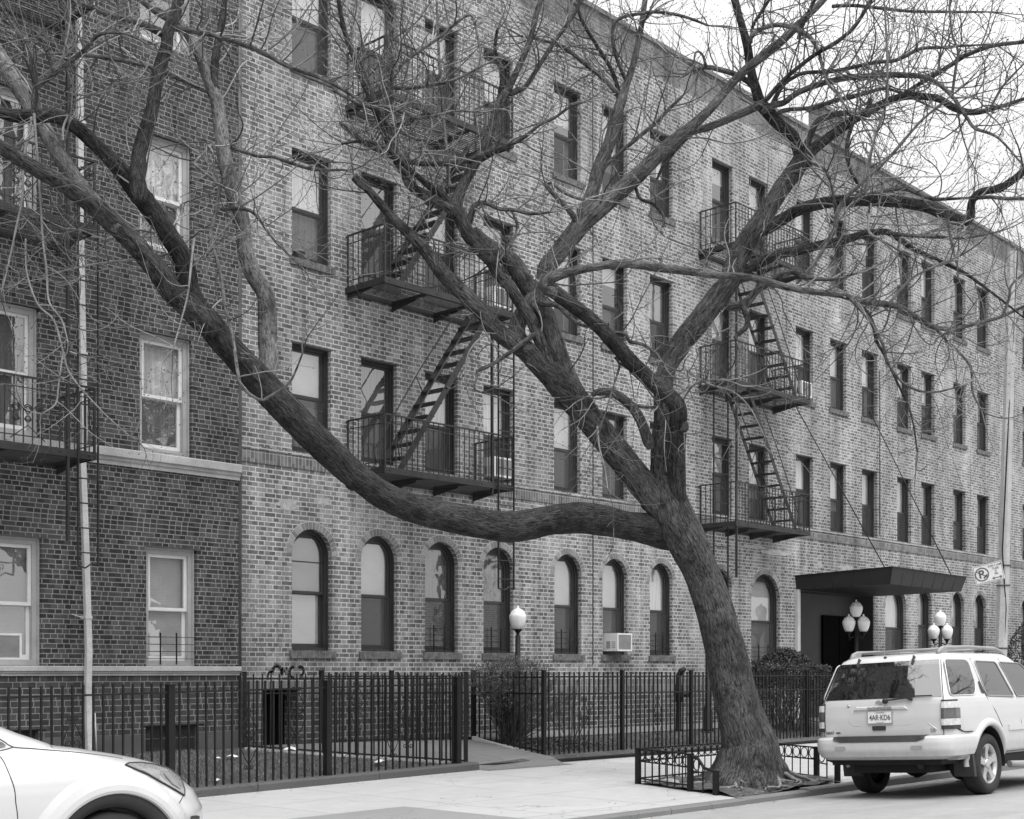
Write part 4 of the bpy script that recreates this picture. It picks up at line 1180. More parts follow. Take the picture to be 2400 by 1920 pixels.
for x, y, r, lb in stones:
    mb = MB(); q = random.Random(int(x*100))
    prof = [(r*0.7, -r*0.3), (r, 0.0), (r*0.85, r*0.35), (r*0.4, r*0.55), (0, r*0.58)]
    mb.lathe(prof, (0, 0, 0), 9, smooth=False, mod=lambda a, h: 1+0.25*math.sin(a*2+x)+0.12*math.sin(a*5+y))
    o = mb.build('stone', MAT['stone']); o.location = (x, y, ground_z(x, y)+0.04); o.rotation_euler = (0.2, 0.1, x); tag(o, lb, 'stone')
papers = [(10.82, 15.35, 0.10, 'crumpled white paper in the lawn near the basement grille'), (10.6, 15.35, 0.05, 'torn white paper scrap on the lawn left of the larger one'), (12.0, 15.6, 0.12, 'heap of white paper at the foot of the dark wall corner'), (12.62, 14.35, 0.12, 'white paper bag lying behind the kerb by the path'), (9.75, 14.15, 0.06, 'small white scrap on the lawn just behind the car headlight'), (12.5, 15.0, 0.05, 'tiny white scrap on the grass below the slanting fence')]
for x, y, r, lb in papers:
    mb = MB(); q = random.Random(int(x*77)); n = 9
    ctr = (0, 0, r*0.5); ringp = [(r*q.uniform(0.6, 1.2)*math.cos(2*math.pi*i/n), r*0.8*q.uniform(0.5, 1.2)*math.sin(2*math.pi*i/n), q.uniform(0, r*0.35)) for i in range(n)]
    for i in range(n): mb.poly([ringp[i], ringp[(i+1) % n], ctr])
    o = mb.build('paper_scrap', MAT['paper']); o.location = (x, y, ground_z(x, y)+0.03); tag(o, lb, 'litter')

# ------------------------------------------------------------------ standpipe, light pole and sign
t = thing('standpipe', 'dark iron standpipe with a hooded cap behind the fence, left of the trunk', 'standpipe', (21.35, 15.5, 0.33))
mb = MB(); mb.lathe([(0.09, 0), (0.06, 0.05), (0.05, 0.55), (0.085, 0.60), (0.10, 0.72), (0.085, 0.86), (0.055, 0.92), (0.05, 1.12), (0.0, 1.14)], (0, 0, 0), 12); mb.build('pipe', BI, t)
mb = MB(); mb.tube([(0, 0, 1.08), (0.03, -0.04, 1.18), (0.08, -0.07, 1.20), (0.10, -0.09, 1.18)], [0.05, 0.055, 0.055, 0.045], 8); mb.build('hood', BI, t)
mb = MB(); mb.tube([(-0.02, -0.04, 0.72), (-0.12, -0.12, 0.72)], 0.04, 8); mb.tube([(0.02, -0.04, 0.72), (0.16, -0.12, 0.70)], 0.045, 8); mb.build('outlet', BI, t)

px0, py0 = 23.05, 9.86
pole = thing('light_pole', 'tall pale steel light pole with a cable, behind the white off-roader', 'light pole', (px0, py0, 0.0))
top = Vector((0.175, -0.185, 8.85)); mb = MB()
mb.lathe([(0.20, 0), (0.20, 0.06), (0.135, 0.12), (0.122, 0.5)], (0, 0, 0), 8, smooth=False)
mb.tube([Vector((0, 0, 0.4)), top*0.3, top*0.6, top], [0.118, 0.108, 0.097, 0.084], 8, smooth=False); mb.build('shaft', MAT['pole_steel'], pole)
for h in (1.9, 3.0, 3.35):
    mb = MB(); c = top*(h/8.85); mb.lathe([(0.119, -0.012), (0.119, 0.012), (0.0, 0.012)], (c.x, c.y, h), 12); mb.build('band', MAT['steel'], pole)
mb = MB(); mb.tube([Vector((-0.02, -0.11, 1.9)), Vector((0.0, -0.14, 2.6)), Vector((-0.06, -0.10, 3.6)), Vector((0.05, -0.17, 6)), top+Vector((0, -0.09, 0))], 0.012, 5); mb.build('cable', BI, pole)
mb = MB(); mb.box(-0.06, 0.06, -0.125, -0.10, 1.0, 1.3); mb.build('hatch', MAT['pole_steel'], pole)

def text_mesh(s, size, mat, name='lettering', bold=0.0, extrude=0.0005, align='CENTER', sx=1.0):
    cu = bpy.data.curves.new('lettering', 'FONT'); cu.body = s; cu.size = size; cu.align_x = align; cu.align_y = 'CENTER'
    cu.extrude = extrude; cu.offset = bold
    o = bpy.data.objects.new('lettering', cu); COL.objects.link(o)
    dg = bpy.context.evaluated_depsgraph_get(); me = bpy.data.meshes.new_from_object(o.evaluated_get(dg))
    bpy.data.objects.remove(o); bpy.data.curves.remove(cu)
    for v in me.vertices: v.co.x *= sx
    me.materials.clear(); me.materials.append(mat); me.name = name
    return me
# sign: faces the camera side of the pole, tilted
SW, SH = 0.50, 0.325
pc = at(2317, 1343, 23.35)
sign = thing('parking_sign', 'tilted no parking sign with crossed P, days and a double arrow on the light pole', 'sign', pc)
nrm = (CAM-pc); nrm.z = 0; nrm.normalize(); nrm = (Matrix.Rotation(R(-14), 3, 'Z') @ nrm)
xa = Vector((-nrm.y, nrm.x, 0)); 
if xa.dot(Vector((SA, -CA, 0))) < 0: xa = -xa
rot = Matrix((xa, Vector((0, 0, 1)), nrm)).transposed().to_4x4() @ Matrix.Rotation(R(12.5), 4, 'Z')
sign.rotation_mode = 'QUATERNION'; sign.rotation_quaternion = rot.to_quaternion()
def rr_pts(w, h, r, z, n=5):
    o = []
    for cx_, cy_, a0 in ((w/2-r, h/2-r, 0), (-w/2+r, h/2-r, 90), (-w/2+r, -h/2+r, 180), (w/2-r, -h/2+r, 270)):
        for i in range(n+1): o.append((cx_+r*math.cos(R(a0+90*i/n)), cy_+r*math.sin(R(a0+90*i/n)), z))
    return o
mb = MB(); mb.prism(rr_pts(SW, SH, 0.02, -0.002), (0, 0, 0.003)); mb.build('plate', MAT['sign_white'], sign, True)
mb = MB()
def flat_ring(mb, o, i):
    n = len(o)
    for k in range(n): mb.quad(o[k], o[(k+1) % n], i[(k+1) % n], i[k])
flat_ring(mb, rr_pts(SW-0.02, SH-0.02, 0.015, 0.0022), rr_pts(SW-0.034, SH-0.034, 0.012, 0.0022))
cxs = -0.115
circ = lambda r, z=0.0024: [(cxs+r*math.cos(2*math.pi*i/36), r*math.sin(2*math.pi*i/36), z) for i in range(36)]
flat_ring(mb, circ(0.122), circ(0.100))
mb.build('border', MAT['sign_ink'], sign)
mb = MB()
def bar2(mb, a, b_, w, z=0.0028):
    a, b_ = Vector((a[0], a[1], z)), Vector((b_[0], b_[1], z)); d = (b_-a).normalized(); n = Vector((-d.y, d.x, 0))*w/2
    mb.quad(a-n, b_-n, b_+n, a+n)
bar2(mb, (cxs-0.085, 0.062), (cxs+0.085, -0.062), 0.016)
bar2(mb, (cxs+0.02, -0.075), (cxs+0.088, -0.02), 0.03)
mb.build('slash', MAT['sign_ink'], sign)
o = link('lettering', text_mesh('P', 0.19, MAT['sign_ink'], bold=0.006), sign); o.location = (cxs-0.008, 0, 0.0034)
for s, x, y, sz in (('9:30-11AM', 0.128, 0.105, 0.052), ('TUES', 0.128, 0.052, 0.05), ('&', 0.128, 0.006, 0.045), ('FRI', 0.128, -0.042, 0.05)):
    o = link('lettering', text_mesh(s, sz, MAT['sign_ink'], bold=0.0008), sign); o.location = (x, y, 0.0028)
mb = MB(); bar2(mb, (0.055, -0.112), (0.20, -0.112), 0.014)
for s, x in ((-1, 0.035), (1, 0.22)): mb.poly([(x, -0.112, 0.0029), (x-s*0.045, -0.112+0.026, 0.0029), (x-s*0.045, -0.112-0.026, 0.0029)][::s])
mb.build('arrow', MAT['sign_ink'], sign)
mb = MB(); mb.tube([(0.17, 0, -0.004), (0.17, 0.0, -0.10)], 0.012, 6); mb.build('bracket', MAT['steel'], sign)
# ------------------------------------------------------------------ the big tree
# limbs: (bark, depth at start, depth at end, twig density, [(x, y, width) in the photograph's frame]) -> 3-D points at their own depth
LIMBS = [
 ('w', 17.85, 15.2, 0.0, [(1612,1268,62),(1540,1245,76),(1468,1232,66),(1410,1220,71),(1357,1214,73),(1282,1221,69),(1208,1233,73),(1134,1228,70),(1060,1213,68),(985,1197,66),(911,1169,66),(837,1119,65),(779,1067,68),(724,1015,70),(668,959,71),(612,896,68),(557,837,64),(512,788,64),(471,740,66),(440,705,60)]),
 ('t', 15.15, 12.4, 0.3, [(478,752,58),(440,715,54),(400,680,52),(371,638,52),(315,571,48),(260,520,46),(223,486,44),(178,453,40),(141,427,38),(93,401,36),(48,375,34),(0,345,33),(-60,310,32)]),
 ('p', 13.9, 14.2, 0.4, [(262,522,36),(223,480,42),(193,445,40),(163,401,38),(130,349,37),(100,297,37),(56,223,38),(22,174,36),(-5,130,34),(-50,50,30)]),
 ('w', 15.15, 13.4, 0.3, [(480,752,60),(456,714,56),(442,677,50),(430,612,46),(393,549,45),(356,494,46),(319,445,46),(267,382,38),(215,330,34),(167,289,34),(126,271,32),(74,273,32),(30,271,30),(0,263,26),(-50,250,24)]),
 ('w', 14.15, 14.6, 0.4, [(325,452,42),(322,415,38),(325,380,35),(327,356,34),(341,308,32),(356,260,30),(365,208,30),(375,156,30),(390,111,28),(393,78,28),(408,41,27),(419,0,26),(428,-50,25)]),
 ('m', 14.5, 13.6, 1.0, [(392,84,20),(334,56,18),(260,35,14),(208,15,12),(171,0,11),(120,-30,9)]),
 ('m', 14.5, 14.8, 1.0, [(410,66,16),(482,78,12),(557,100,12),(612,122,11),(668,152,11),(705,167,10),(750,182,9),(800,208,8),(850,240,6)]),
 ('p', 15.82, 16.4, 0.35, [(612,905,40),(625,870,44),(630,835,46),(627,796,44),(627,733,44),(621,688,42),(594,644,40),(575,586,38),(568,519,36),(549,464,36),(538,416,36),(527,371,34),(519,315,33),(514,275,32),(508,237,32),(490,193,28),(475,148,26),(456,104,26),(436,72,25),(405,46,24),(375,28,24),(338,0,24),(300,-30,22)]),
 ('w', 16.2, 16.4, 0.6, [(503,225,22),(501,180,21),(508,119,19),(519,56,16),(527,0,14),(535,-50,12)]),
 ('m', 13.5, 13.2, 1.2, [(80,275,14),(80,222,14),(89,202,14),(122,178,12),(160,148,11),(200,115,11),(226,85,9),(260,76,8),(297,80,6),(330,95,4)]),
 ('m', 13.5, 13.2, 1.2, [(92,262,12),(82,205,11),(74,156,9),(59,108,9),(33,63,8),(0,11,7)]),
 ('m', 16.2, 15.2, 1.0, [(490,215,12),(464,204,12),(397,174,12),(334,152,11),(260,137,11),(193,128,10),(130,126,7),(63,130,5),(20,145,3)]),
 ('p', 13.4, 13.0, 0.8, [(74,275,8),(70,310,8),(56,371,7),(52,464,7),(37,538,6),(19,623,5),(2,690,4)]),
 ('p', 13.4, 13.0, 0.8, [(80,267,8),(85,334,7),(91,408,7),(100,557,6),(109,631,6),(115,707,5),(145,751,5),(160,807,3)]),
 ('p', 13.3, 12.9, 0.8, [(60,560,5),(63,640,5),(89,714,5),(126,751,6),(148,825,6),(167,881,5),(241,966,4),(308,1026,3)]),
 ('p', 13.3, 13.0, 0.7, [(148,822,5),(137,907,5),(130,948,5),(97,970,3)]),
 ('p', 13.6, 13.2, 0.8, [(160,270,6),(148,300,6),(150,330,5),(165,270,4),(172,175,4)]),
 ('p', 15.9, 14.6, 0.5, [(536,385,10),(516,438,10),(508,490,10),(494,545,9),(497,579,9),(510,615,9),(520,662,9),(527,714,9),(545,788,8),(557,870,8),(568,907,8),(608,937,7),(638,926,7),(679,896,6),(709,829,4)]),
 ('p', 14.8, 14.0, 0.7, [(455,560,7),(448,620,7),(440,690,6),(425,750,5),(405,820,4)]),
 ('p', 16.0, 15.3, 1.0, [(500,337,9),(460,377,8),(461,390,8),(505,425,7),(527,440,6)]),
 ('m', 16.0, 16.6, 1.0, [(540,345,9),(600,365,8),(640,368,8),(690,385,8),(740,398,7),(800,398,5)]),
 ('m', 16.0, 15.0, 1.0, [(520,490,9),(570,490,9),(600,505,7),(640,560,6),(690,610,5),(720,640,4)]),
 ('p', 15.2, 14.6, 0.9, [(430,555,8),(360,545,6),(310,540,6),(250,560,5),(190,540,4),(150,535,3)]),
 ('p', 15.0, 14.4, 0.9, [(430,560,8),(425,585,7),(370,600,7),(300,610,7),(220,620,6),(130,640,4),(90,660,3)]),
 # middle limb
 ('t', 17.65, 17.2, 0.0, [(1560,1205,70),(1527,1159,68),(1486,1111,66),(1431,1041,66),(1375,974,66),(1327,915,70),(1300,890,62)]),
 ('t', 17.2, 16.6, 0.25, [(1330,918,66),(1282,870,56),(1227,818,46),(1171,781,41),(1134,736,38),(1097,699,37),(1060,662,36),(1037,640,35),(1000,590,30),(960,549,26),(926,516,22),(889,475,20),(863,445,18),(841,427,18),(830,415,18)]),
 ('t', 17.1, 16.9, 0.25, [(1290,880,34),(1282,848,31),(1264,796,28),(1242,744,28),(1216,707,27),(1193,670,27),(1167,640,28),(1150,610,30),(1126,586,32),(1097,549,34),(1075,501,34),(1052,478,30)]),
 ('m', 17.25, 17.3, 0.1, [(1340,925,58),(1327,890,56),(1312,848,52),(1297,796,48),(1275,733,44),(1245,685,42),(1222,645,44),(1205,618,42),(1180,598,38),(1140,572,34),(1108,542,30)]),
 ('m', 16.9, 16.5, 0.9, [(1060,490,28),(1030,471,26),(986,453,24),(956,427,22),(945,390,20),(926,353,18),(911,297,15),(880,240,12),(860,190,10),(830,120,9),(800,60,8)]),
 ('w', 16.9, 16.2, 1.2, [(1062,488,20),(1035,455,18),(1008,438,16),(975,410,13),(940,380,11),(900,345,9),(850,330,7),(800,338,5)]),
 ('t', 16.9, 17.3, 0.8, [(1068,492,30),(1074,464,26),(1089,427,24),(1108,393,23),(1134,345,22),(1156,289,21),(1164,252,20),(1186,219,18),(1210,170,15),(1230,125,14),(1245,85,13),(1256,37,13),(1268,0,12),(1280,-40,11)]),
 ('t', 17.2, 17.5, 1.0, [(1190,222,14),(1215,212,13),(1234,200,12),(1260,160,11),(1301,96,10),(1338,45,9),(1364,0,8),(1380,-30,7)]),
 ('w', 17.2, 16.8, 0.8, [(1168,250,16),(1178,190,14),(1170,150,12),(1160,120,9),(1165,70,7)]),
 ('w', 16.8, 16.4, 1.2, [(985,452,16),(940,400,15),(920,360,14),(908,334,13),(885,278,13),(867,230,14),(848,186,14),(826,126,14),(811,85,13),(798,30,11),(790,-30,10)]),
 ('p', 16.7, 16.2, 1.2, [(780,212,6),(837,241,9),(870,250,9),(911,252,10),(948,263,10),(978,276,9),(1023,271,7),(1067,260,6),(1110,262,4)]),
 ('m', 16.7, 16.3, 1.2, [(905,206,9),(967,206,9),(1023,197,8),(1060,189,7),(1108,167,6),(1140,150,4)]),
 ('t', 16.6, 17.2, 1.2, [(800,290,9),(830,318,11),(859,338,12),(911,364,12),(948,378,13),(1004,384,13),(1060,382,13),(1097,375,12),(1134,360,11),(1190,341,10),(1227,323,9),(1264,293,8),(1301,275,7),(1338,249,6),(1370,240,4)]),
 ('p', 16.8, 16.2, 1.2, [(915,190,10),(934,160,9),(967,130,9),(1023,93,8),(1067,56,8),(1090,38,8),(1105,36,7),(1112,50,7),(1123,104,5),(1126,130,3)]),
 ('p', 16.9, 17.0, 1.0, [(1056,440,10),(1052,420,9),(1046,340,8),(1041,297,8),(1034,200,7),(1030,148,7),(1026,60,6),(1023,-10,5)]),
 ('m', 17.1, 16.7, 0.9, [(1100,520,16),(1112,484,15),(1134,475,11),(1171,490,10),(1208,493,9),(1245,501,8),(1293,497,5)]),
 ('m', 17.0, 16.7, 0.3, [(1112,490,8),(1119,493,7),(1141,527,6),(1164,557,6),(1171,583,5)]),
 ('w', 17.0, 16.7, 0.3, [(1200,494,7),(1212,531,6),(1201,564,6),(1171,583,5),(1140,585,4)]),
 ('m', 17.2, 17.7, 0.3, [(1216,800,40),(1212,772,40),(1220,745,39),(1245,707,39),(1275,659,41),(1282,627,42),(1308,594,42),(1331,564,42),(1357,531,44),(1394,497,44),(1438,460,40),(1486,419,37),(1524,382,34),(1561,345,31),(1600,313,27),(1637,282,23),(1674,245,21),(1711,200,20),(1748,163,20),(1786,134,20),(1823,104,20),(1860,70,18),(1897,33,17),(1926,4,15),(1960,-40,13)]),
 ('m', 17.5, 17.9, 0.4, [(1352,545,36),(1366,505,34),(1379,479,33),(1392,440,32),(1401,401,32),(1418,360,31),(1431,327,30),(1440,290,28),(1449,260,26),(1458,232,22),(1468,200,17),(1484,150,15),(1496,100,14),(1505,50,13),(1512,0,13),(1518,-40,12)]),
 ('p', 17.3, 16.9, 0.6, [(1357,530,16),(1340,500,14),(1327,486,14),(1297,453,12),(1279,434,10)]),
 ('p', 17.3, 17.0, 0.5, [(1282,436,9),(1294,430,10),(1320,449,9),(1345,462,8),(1371,468,7)]),
 ('m', 17.6, 17.2, 1.0, [(1398,410,12),(1412,395,10),(1446,364,9),(1486,330,10),(1531,293,9),(1572,252,8),(1600,225,6)]),
 ('w', 17.9, 17.6, 0.9, [(1452,232,14),(1446,200,11),(1431,160,10),(1401,111,9),(1368,56,9),(1350,10,8)]),
 ('m', 17.8, 17.4, 0.9, [(1450,222,13),(1420,190,11),(1379,156,10),(1320,111,9),(1264,93,7),(1220,85,5)]),
 ('m', 17.9, 17.5, 1.0, [(1470,195,10),(1440,120,8),(1438,59,8),(1460,40,8),(1500,32,8),(1540,28,8),(1600,38,7),(1660,60,5)]),
 ('m', 17.9, 17.6, 0.9, [(1500,60,8),(1515,40,8),(1530,28,8)]),
 ('w', 17.5, 17.1, 0.5, [(1486,425,9),(1500,465,8),(1530,478,8),(1552,500,8),(1556,520,7),(1552,535,5)]),
 # right base stem and the limb that turns back
 ('w', 17.62, 16.3, 0.0, [(1584,1240,36),(1586,1170,44),(1586,1104,44),(1586,1050,42),(1588,1000,42),(1590,965,42),(1578,938,40),(1542,907,38),(1486,855,35),(1449,814,34),(1412,774,33),(1375,740,33),(1331,707,33),(1297,681,32),(1280,668,30)]),
 ('m', 16.3, 17.3, 0.4, [(1292,684,26),(1276,668,28),(1290,652,28),(1320,641,24),(1360,632,21),(1394,626,19),(1430,620,20),(1468,618,20),(1505,622,20),(1542,628,20),(1600,634,19),(1640,640,17),(1674,645,16),(1748,648,15),(1804,662,16),(1860,677,15),(1915,685,14),(1971,692,14),(2027,707,15),(2082,714,14),(2119,725,13),(2157,751,13),(2194,768,12),(2238,770,10),(2286,759,9),(2342,744,8),(2400,718,7),(2440,700,5)]),
 ('w', 17.3, 16.9, 0.3, [(1588,985,30),(1604,1000,22),(1601,1012,16),(1603,1016,12)]),
 # right limb
 ('t', 17.6, 18.0, 0.0, [(1560,1170,60),(1556,1104,62),(1555,1050,58),(1558,1000,52),(1556,950,46),(1556,900,44),(1562,868,44),(1578,835,46),(1600,800,52),(1637,755,52),(1674,706,51),(1711,657,50),(1722,620,50),(1756,557,49),(1786,516,48),(1808,479,43),(1837,434,42),(1867,393,42),(1880,372,40)]),
 ('w', 18.0, 17.7, 0.4, [(1884,375,34),(1871,349,29),(1858,318,26),(1823,289,28),(1800,262,30),(1782,241,27),(1771,208,23),(1760,167,21),(1752,111,20),(1741,67,18),(1730,30,18),(1722,0,18),(1712,-40,17)]),
 ('t', 18.0, 17.0, 0.6, [(1882,375,34),(1904,352,27),(1941,323,23),(1978,297,21),(2016,271,20),(2045,256,20),(2082,237,18),(2119,226,17),(2157,226,16),(2201,232,16),(2231,250,16),(2260,261,15),(2290,263,13),(2324,256,11),(2361,245,9),(2400,232,8),(2440,215,6)]),
 ('m', 18.0, 17.6, 0.5, [(1886,352,20),(1895,330,16),(1908,297,16),(1920,283,15),(1934,276,14),(1960,268,13),(1990,266,12),(2010,275,10)]),
 ('m', 17.6, 17.5, 0.2, [(2036,266,14),(2038,248,13),(2040,230,11)]),
 ('m', 17.4, 16.8, 1.1, [(2119,222,11),(2150,200,10),(2194,174,11),(2232,150,11),(2268,128,11),(2324,108,10),(2400,98,9),(2440,92,7)]),
 ('m', 17.8, 17.2, 0.9, [(1795,258,18),(1815,246,17),(1837,241,14),(1858,225,14),(1882,212,14),(1934,193,14),(1990,182,14),(2045,178,14),(2082,175,13),(2119,176,13),(2160,178,12)]),
 ('p', 17.2, 16.6, 0.8, [(2155,178,11),(2180,185,10),(2209,204,10),(2235,230,9),(2252,255,9),(2268,278,8),(2286,301,8),(2339,323,6),(2400,390,4)]),
 ('p', 16.9, 16.6, 0.7, [(2286,300,7),(2284,320,6),(2272,345,5),(2268,370,3)]),
 ('m', 17.8, 17.2, 1.1, [(1830,262,11),(1850,257,10),(1908,252,10),(1953,237,10),(2027,219,9),(2075,208,7),(2120,222,6),(2160,240,5),(2220,268,3)]),
 ('m', 17.8, 17.0, 1.1, [(1812,240,11),(1835,200,10),(1860,182,9),(1886,171,9),(1953,167,9),(2008,156,9),(2055,146,9),(2101,141,9),(2157,115,8),(2200,112,7),(2250,108,5),(2330,104,4)]),
 ('t', 17.7, 17.0, 1.1, [(1798,232,12),(1830,195,11),(1860,167,10),(1908,130,10),(1953,104,10),(1985,80,9),(2008,56,9),(2042,0,8),(2060,-40,6)]),
 ('p', 17.8, 17.2, 0.9, [(1756,96,11),(1768,78,11),(1786,67,11),(1810,60,11),(1834,59,11),(1858,65,12),(1878,74,12),(1896,85,11),(1908,100,10),(1918,120,9),(1923,137,8),(1930,167,7),(1941,197,6),(1964,223,5),(1993,267,4)]),
 ('m', 17.8, 17.3, 1.0, [(1768,205,15),(1752,190,14),(1722,174,13),(1685,163,12),(1656,158,10),(1622,167,8),(1600,180,5)]),
 ('m', 17.4, 17.2, 0.5, [(1656,158,8),(1652,146,7),(1648,132,6),(1640,122,5),(1630,124,5),(1626,150,4)]),
 ('m', 17.85, 17.6, 0.9, [(1782,246,20),(1760,257,19),(1725,272,18),(1693,286,18),(1655,300,18),(1622,310,18),(1600,330,16),(1560,380,10),(1540,420,6)]),
 ('m', 18.0, 17.2, 1.0, [(1760,100,9),(1765,60,8),(1790,20,8),(1815,-20,7)]),
 ('m', 17.9, 17.1, 1.0, [(1870,90,8),(1890,40,8),(1910,0,8),(1930,-30,6)]),
 ('m', 17.9, 17.1, 1.1, [(1950,15,9),(2000,13,8),(2070,20,8),(2140,27,7),(2230,28,6),(2310,28,4)]),
 ('w', 17.9, 16.6, 0.5, [(1790,535,36),(1819,522,29),(1840,510,28),(1860,497,28),(1888,486,28),(1915,479,28),(1971,471,27),(2045,469,27),(2082,471,27),(2119,475,26),(2150,480,26),(2175,486,26),(2200,497,25),(2223,508,25),(2248,516,25),(2266,518,24),(2275,508,22),(2276,490,19),(2279,471,18),(2294,453,18),(2318,446,18),(2342,442,18),(2379,419,18),(2400,401,18),(2440,372,17)]),
 ('m', 17.4, 17.0, 1.0, [(2020,468,9),(2040,455,8),(2080,447,9),(2119,443,9),(2157,456,9),(2190,466,9),(2231,466,7),(2270,464,5)]),
 ('m', 16.6, 16.3, 0.7, [(2288,464,10),(2320,462,9),(2360,466,9),(2400,466,8),(2440,470,6)]),
 ('w', 17.9, 17.0, 0.7, [(1745,640,26),(1763,627,25),(1797,608,25),(1837,594,23),(1878,586,22),(1926,573,20),(1971,564,19),(2027,549,17),(2060,544,15),(2082,545,14),(2110,562,13),(2138,582,12),(2194,608,10),(2260,640,8),(2330,690,6),(2400,745,4)]),
 ('m', 17.0, 16.6, 1.0, [(2082,545,10),(2130,552,9),(2200,556,8),(2260,558,6),(2330,545,4)]),
 ('m', 17.9, 17.0, 0.6, [(1700,712,26),(1712,716,25),(1728,718,24),(1748,710,22),(1762,695,19),(1775,680,17),(1793,670,16),(1823,650,14),(1860,637,14),(1890,650,12),(1950,655,8),(2010,640,5)]),
 ('w', 17.5, 17.2, 0.2, [(1740,712,15),(1746,729,14),(1752,750,14),(1748,768,13),(1735,780,12),(1724,790,9),(1727,800,6)]),
 ('p', 17.4, 16.7, 0.9, [(1870,662,7),(1897,631,9),(1920,600,10),(1934,575,11),(1950,550,12),(1958,530,12),(1960,508,11),(1968,485,10),(1990,455,10),(2019,430,9),(2082,371,8),(2157,286,6),(2231,223,4)]),
 ('m', 17.3, 16.9, 1.0, [(1962,512,10),(1950,450,9),(1935,400,8),(1900,380,7),(1870,350,6)]),
 ('m', 17.4, 17.0, 1.0, [(2010,430,8),(1990,390,8),(1985,340,9),(1995,300,9),(2000,285,9)]),
 ('m', 17.3, 16.8, 1.0, [(2030,460,8),(2035,400,8),(2048,330,8),(2075,250,7),(2080,180,7),(2078,100,6),(2072,0,5)]),
 ('m', 17.0, 16.4, 1.0, [(2040,478,8),(2036,540,8),(2060,560,8)]),
 ('m', 17.2, 16.6, 1.0, [(2232,218,8),(2240,160,8),(2245,120,7),(2232,80,6),(2225,20,5)]),
 ('m', 17.0, 16.4, 1.0, [(2320,256,7),(2345,210,7),(2370,180,6),(2400,150,4)]),
 ('w', 16.8, 16.3, 0.9, [(2222,515,8),(2228,560,8),(2240,610,6),(2246,640,4)]),
 ('m', 16.5, 15.8, 1.1, [(1992,700,9),(2030,740,9),(2060,790,8),(2072,815,8),(2080,850,7),(2120,900,6),(2180,920,5),(2250,905,4)]),
 ('w', 16.6, 16.0, 1.0, [(1985,695,9),(2020,720,9),(2040,745,8),(2055,800,8),(2072,830,7),(2100,890,6),(2135,970,5),(2150,1060,4)]),
 ('m', 16.6, 16.0, 1.0, [(2190,766,9),(2220,800,7),(2265,845,6),(2277,870,6),(2280,920,5),(2300,960,4)]),
 ('w', 16.6, 16.2, 1.0, [(2240,770,8),(2200,790,6),(2188,808,5)]),
 ('m', 16.5, 15.9, 1.0, [(2082,714,8),(2110,680,8),(2140,650,7),(2190,625,6),(2250,600,5)]),
 ('m', 16.5, 15.9, 1.1, [(2350,740,8),(2365,700,8),(2370,670,7),(2400,640,6)]),
 # arc off the right base, broken side twigs
 ('m', 17.4, 17.1, 0.2, [(1520,1036,26),(1512,1012,25),(1505,993,24),(1492,968,23),(1475,948,22),(1457,933,22),(1440,923,21),(1423,918,20),(1397,920,16),(1388,926,10)]),
 ('m', 17.4, 17.0, 0.6, [(1540,955,8),(1500,953,7),(1468,937,6),(1430,930,5),(1397,935,4)]),
 ('m', 17.0, 16.6, 0.4, [(1250,786,13),(1220,808,12),(1186,833,11),(1160,850,10),(1134,863,9),(1119,870,8),(1117,885,6),(1112,911,5),(1130,920,4)]),
 ('m', 17.1, 16.8, 0.5, [(1268,712,13),(1297,713,13),(1315,722,12),(1327,736,11),(1345,752,9),(1357,759,9),(1380,766,6)]),
 ('m', 16.9, 16.5, 0.7, [(1420,782,10),(1450,780,10),(1468,785,9),(1475,800,9),(1505,807,8),(1535,826,7),(1557,855,5)]),
 ('w', 16.9, 16.5, 0.7, [(1442,838,8),(1452,855,7),(1446,880,6),(1430,930,5),(1420,965,4)]),
 ('w', 16.9, 16.5, 0.8, [(1450,850,6),(1490,880,5),(1530,930,4),(1560,985,3)]),
 ('m', 17.0, 16.4, 0.9, [(1400,1000,6),(1405,1050,5),(1416,1090,4),(1425,1150,3)]),
 ('m', 17.6, 17.0, 1.0, [(1610,870,7),(1660,900,6),(1720,920,5),(1760,960,4),(1790,1020,3)]),
 ('m', 17.6, 16.8, 1.0, [(1600,940,6),(1630,900,6),(1690,890,5),(1740,905,4)]),
]
TC = Vector((14.9, 9.62, 0.0))
tree = thing('street_tree', 'huge bare leaning street tree with a trunk forking into sweeping limbs', 'tree', TC)
BK = {'w': MAT['bark_wet'], 't': MAT['bark_trunk'], 'm': MAT['bark_mid'], 'p': MAT['bark_lit']}
def limb3(pts, Za, Zb):
    n = len(pts); acc = [0.0]
    for a, b_ in zip(pts[:-1], pts[1:]): acc.append(acc[-1]+math.dist(a[:2], b_[:2]))
    out = []
    for (x, y, w), s in zip(pts, acc):
        Z = lerp(Za, Zb, s/acc[-1]); p = at(x, y, Z)
        out.append((p.x, p.y, p.z, w*0.5*Z/F))
    return out
rt = random.Random(21)
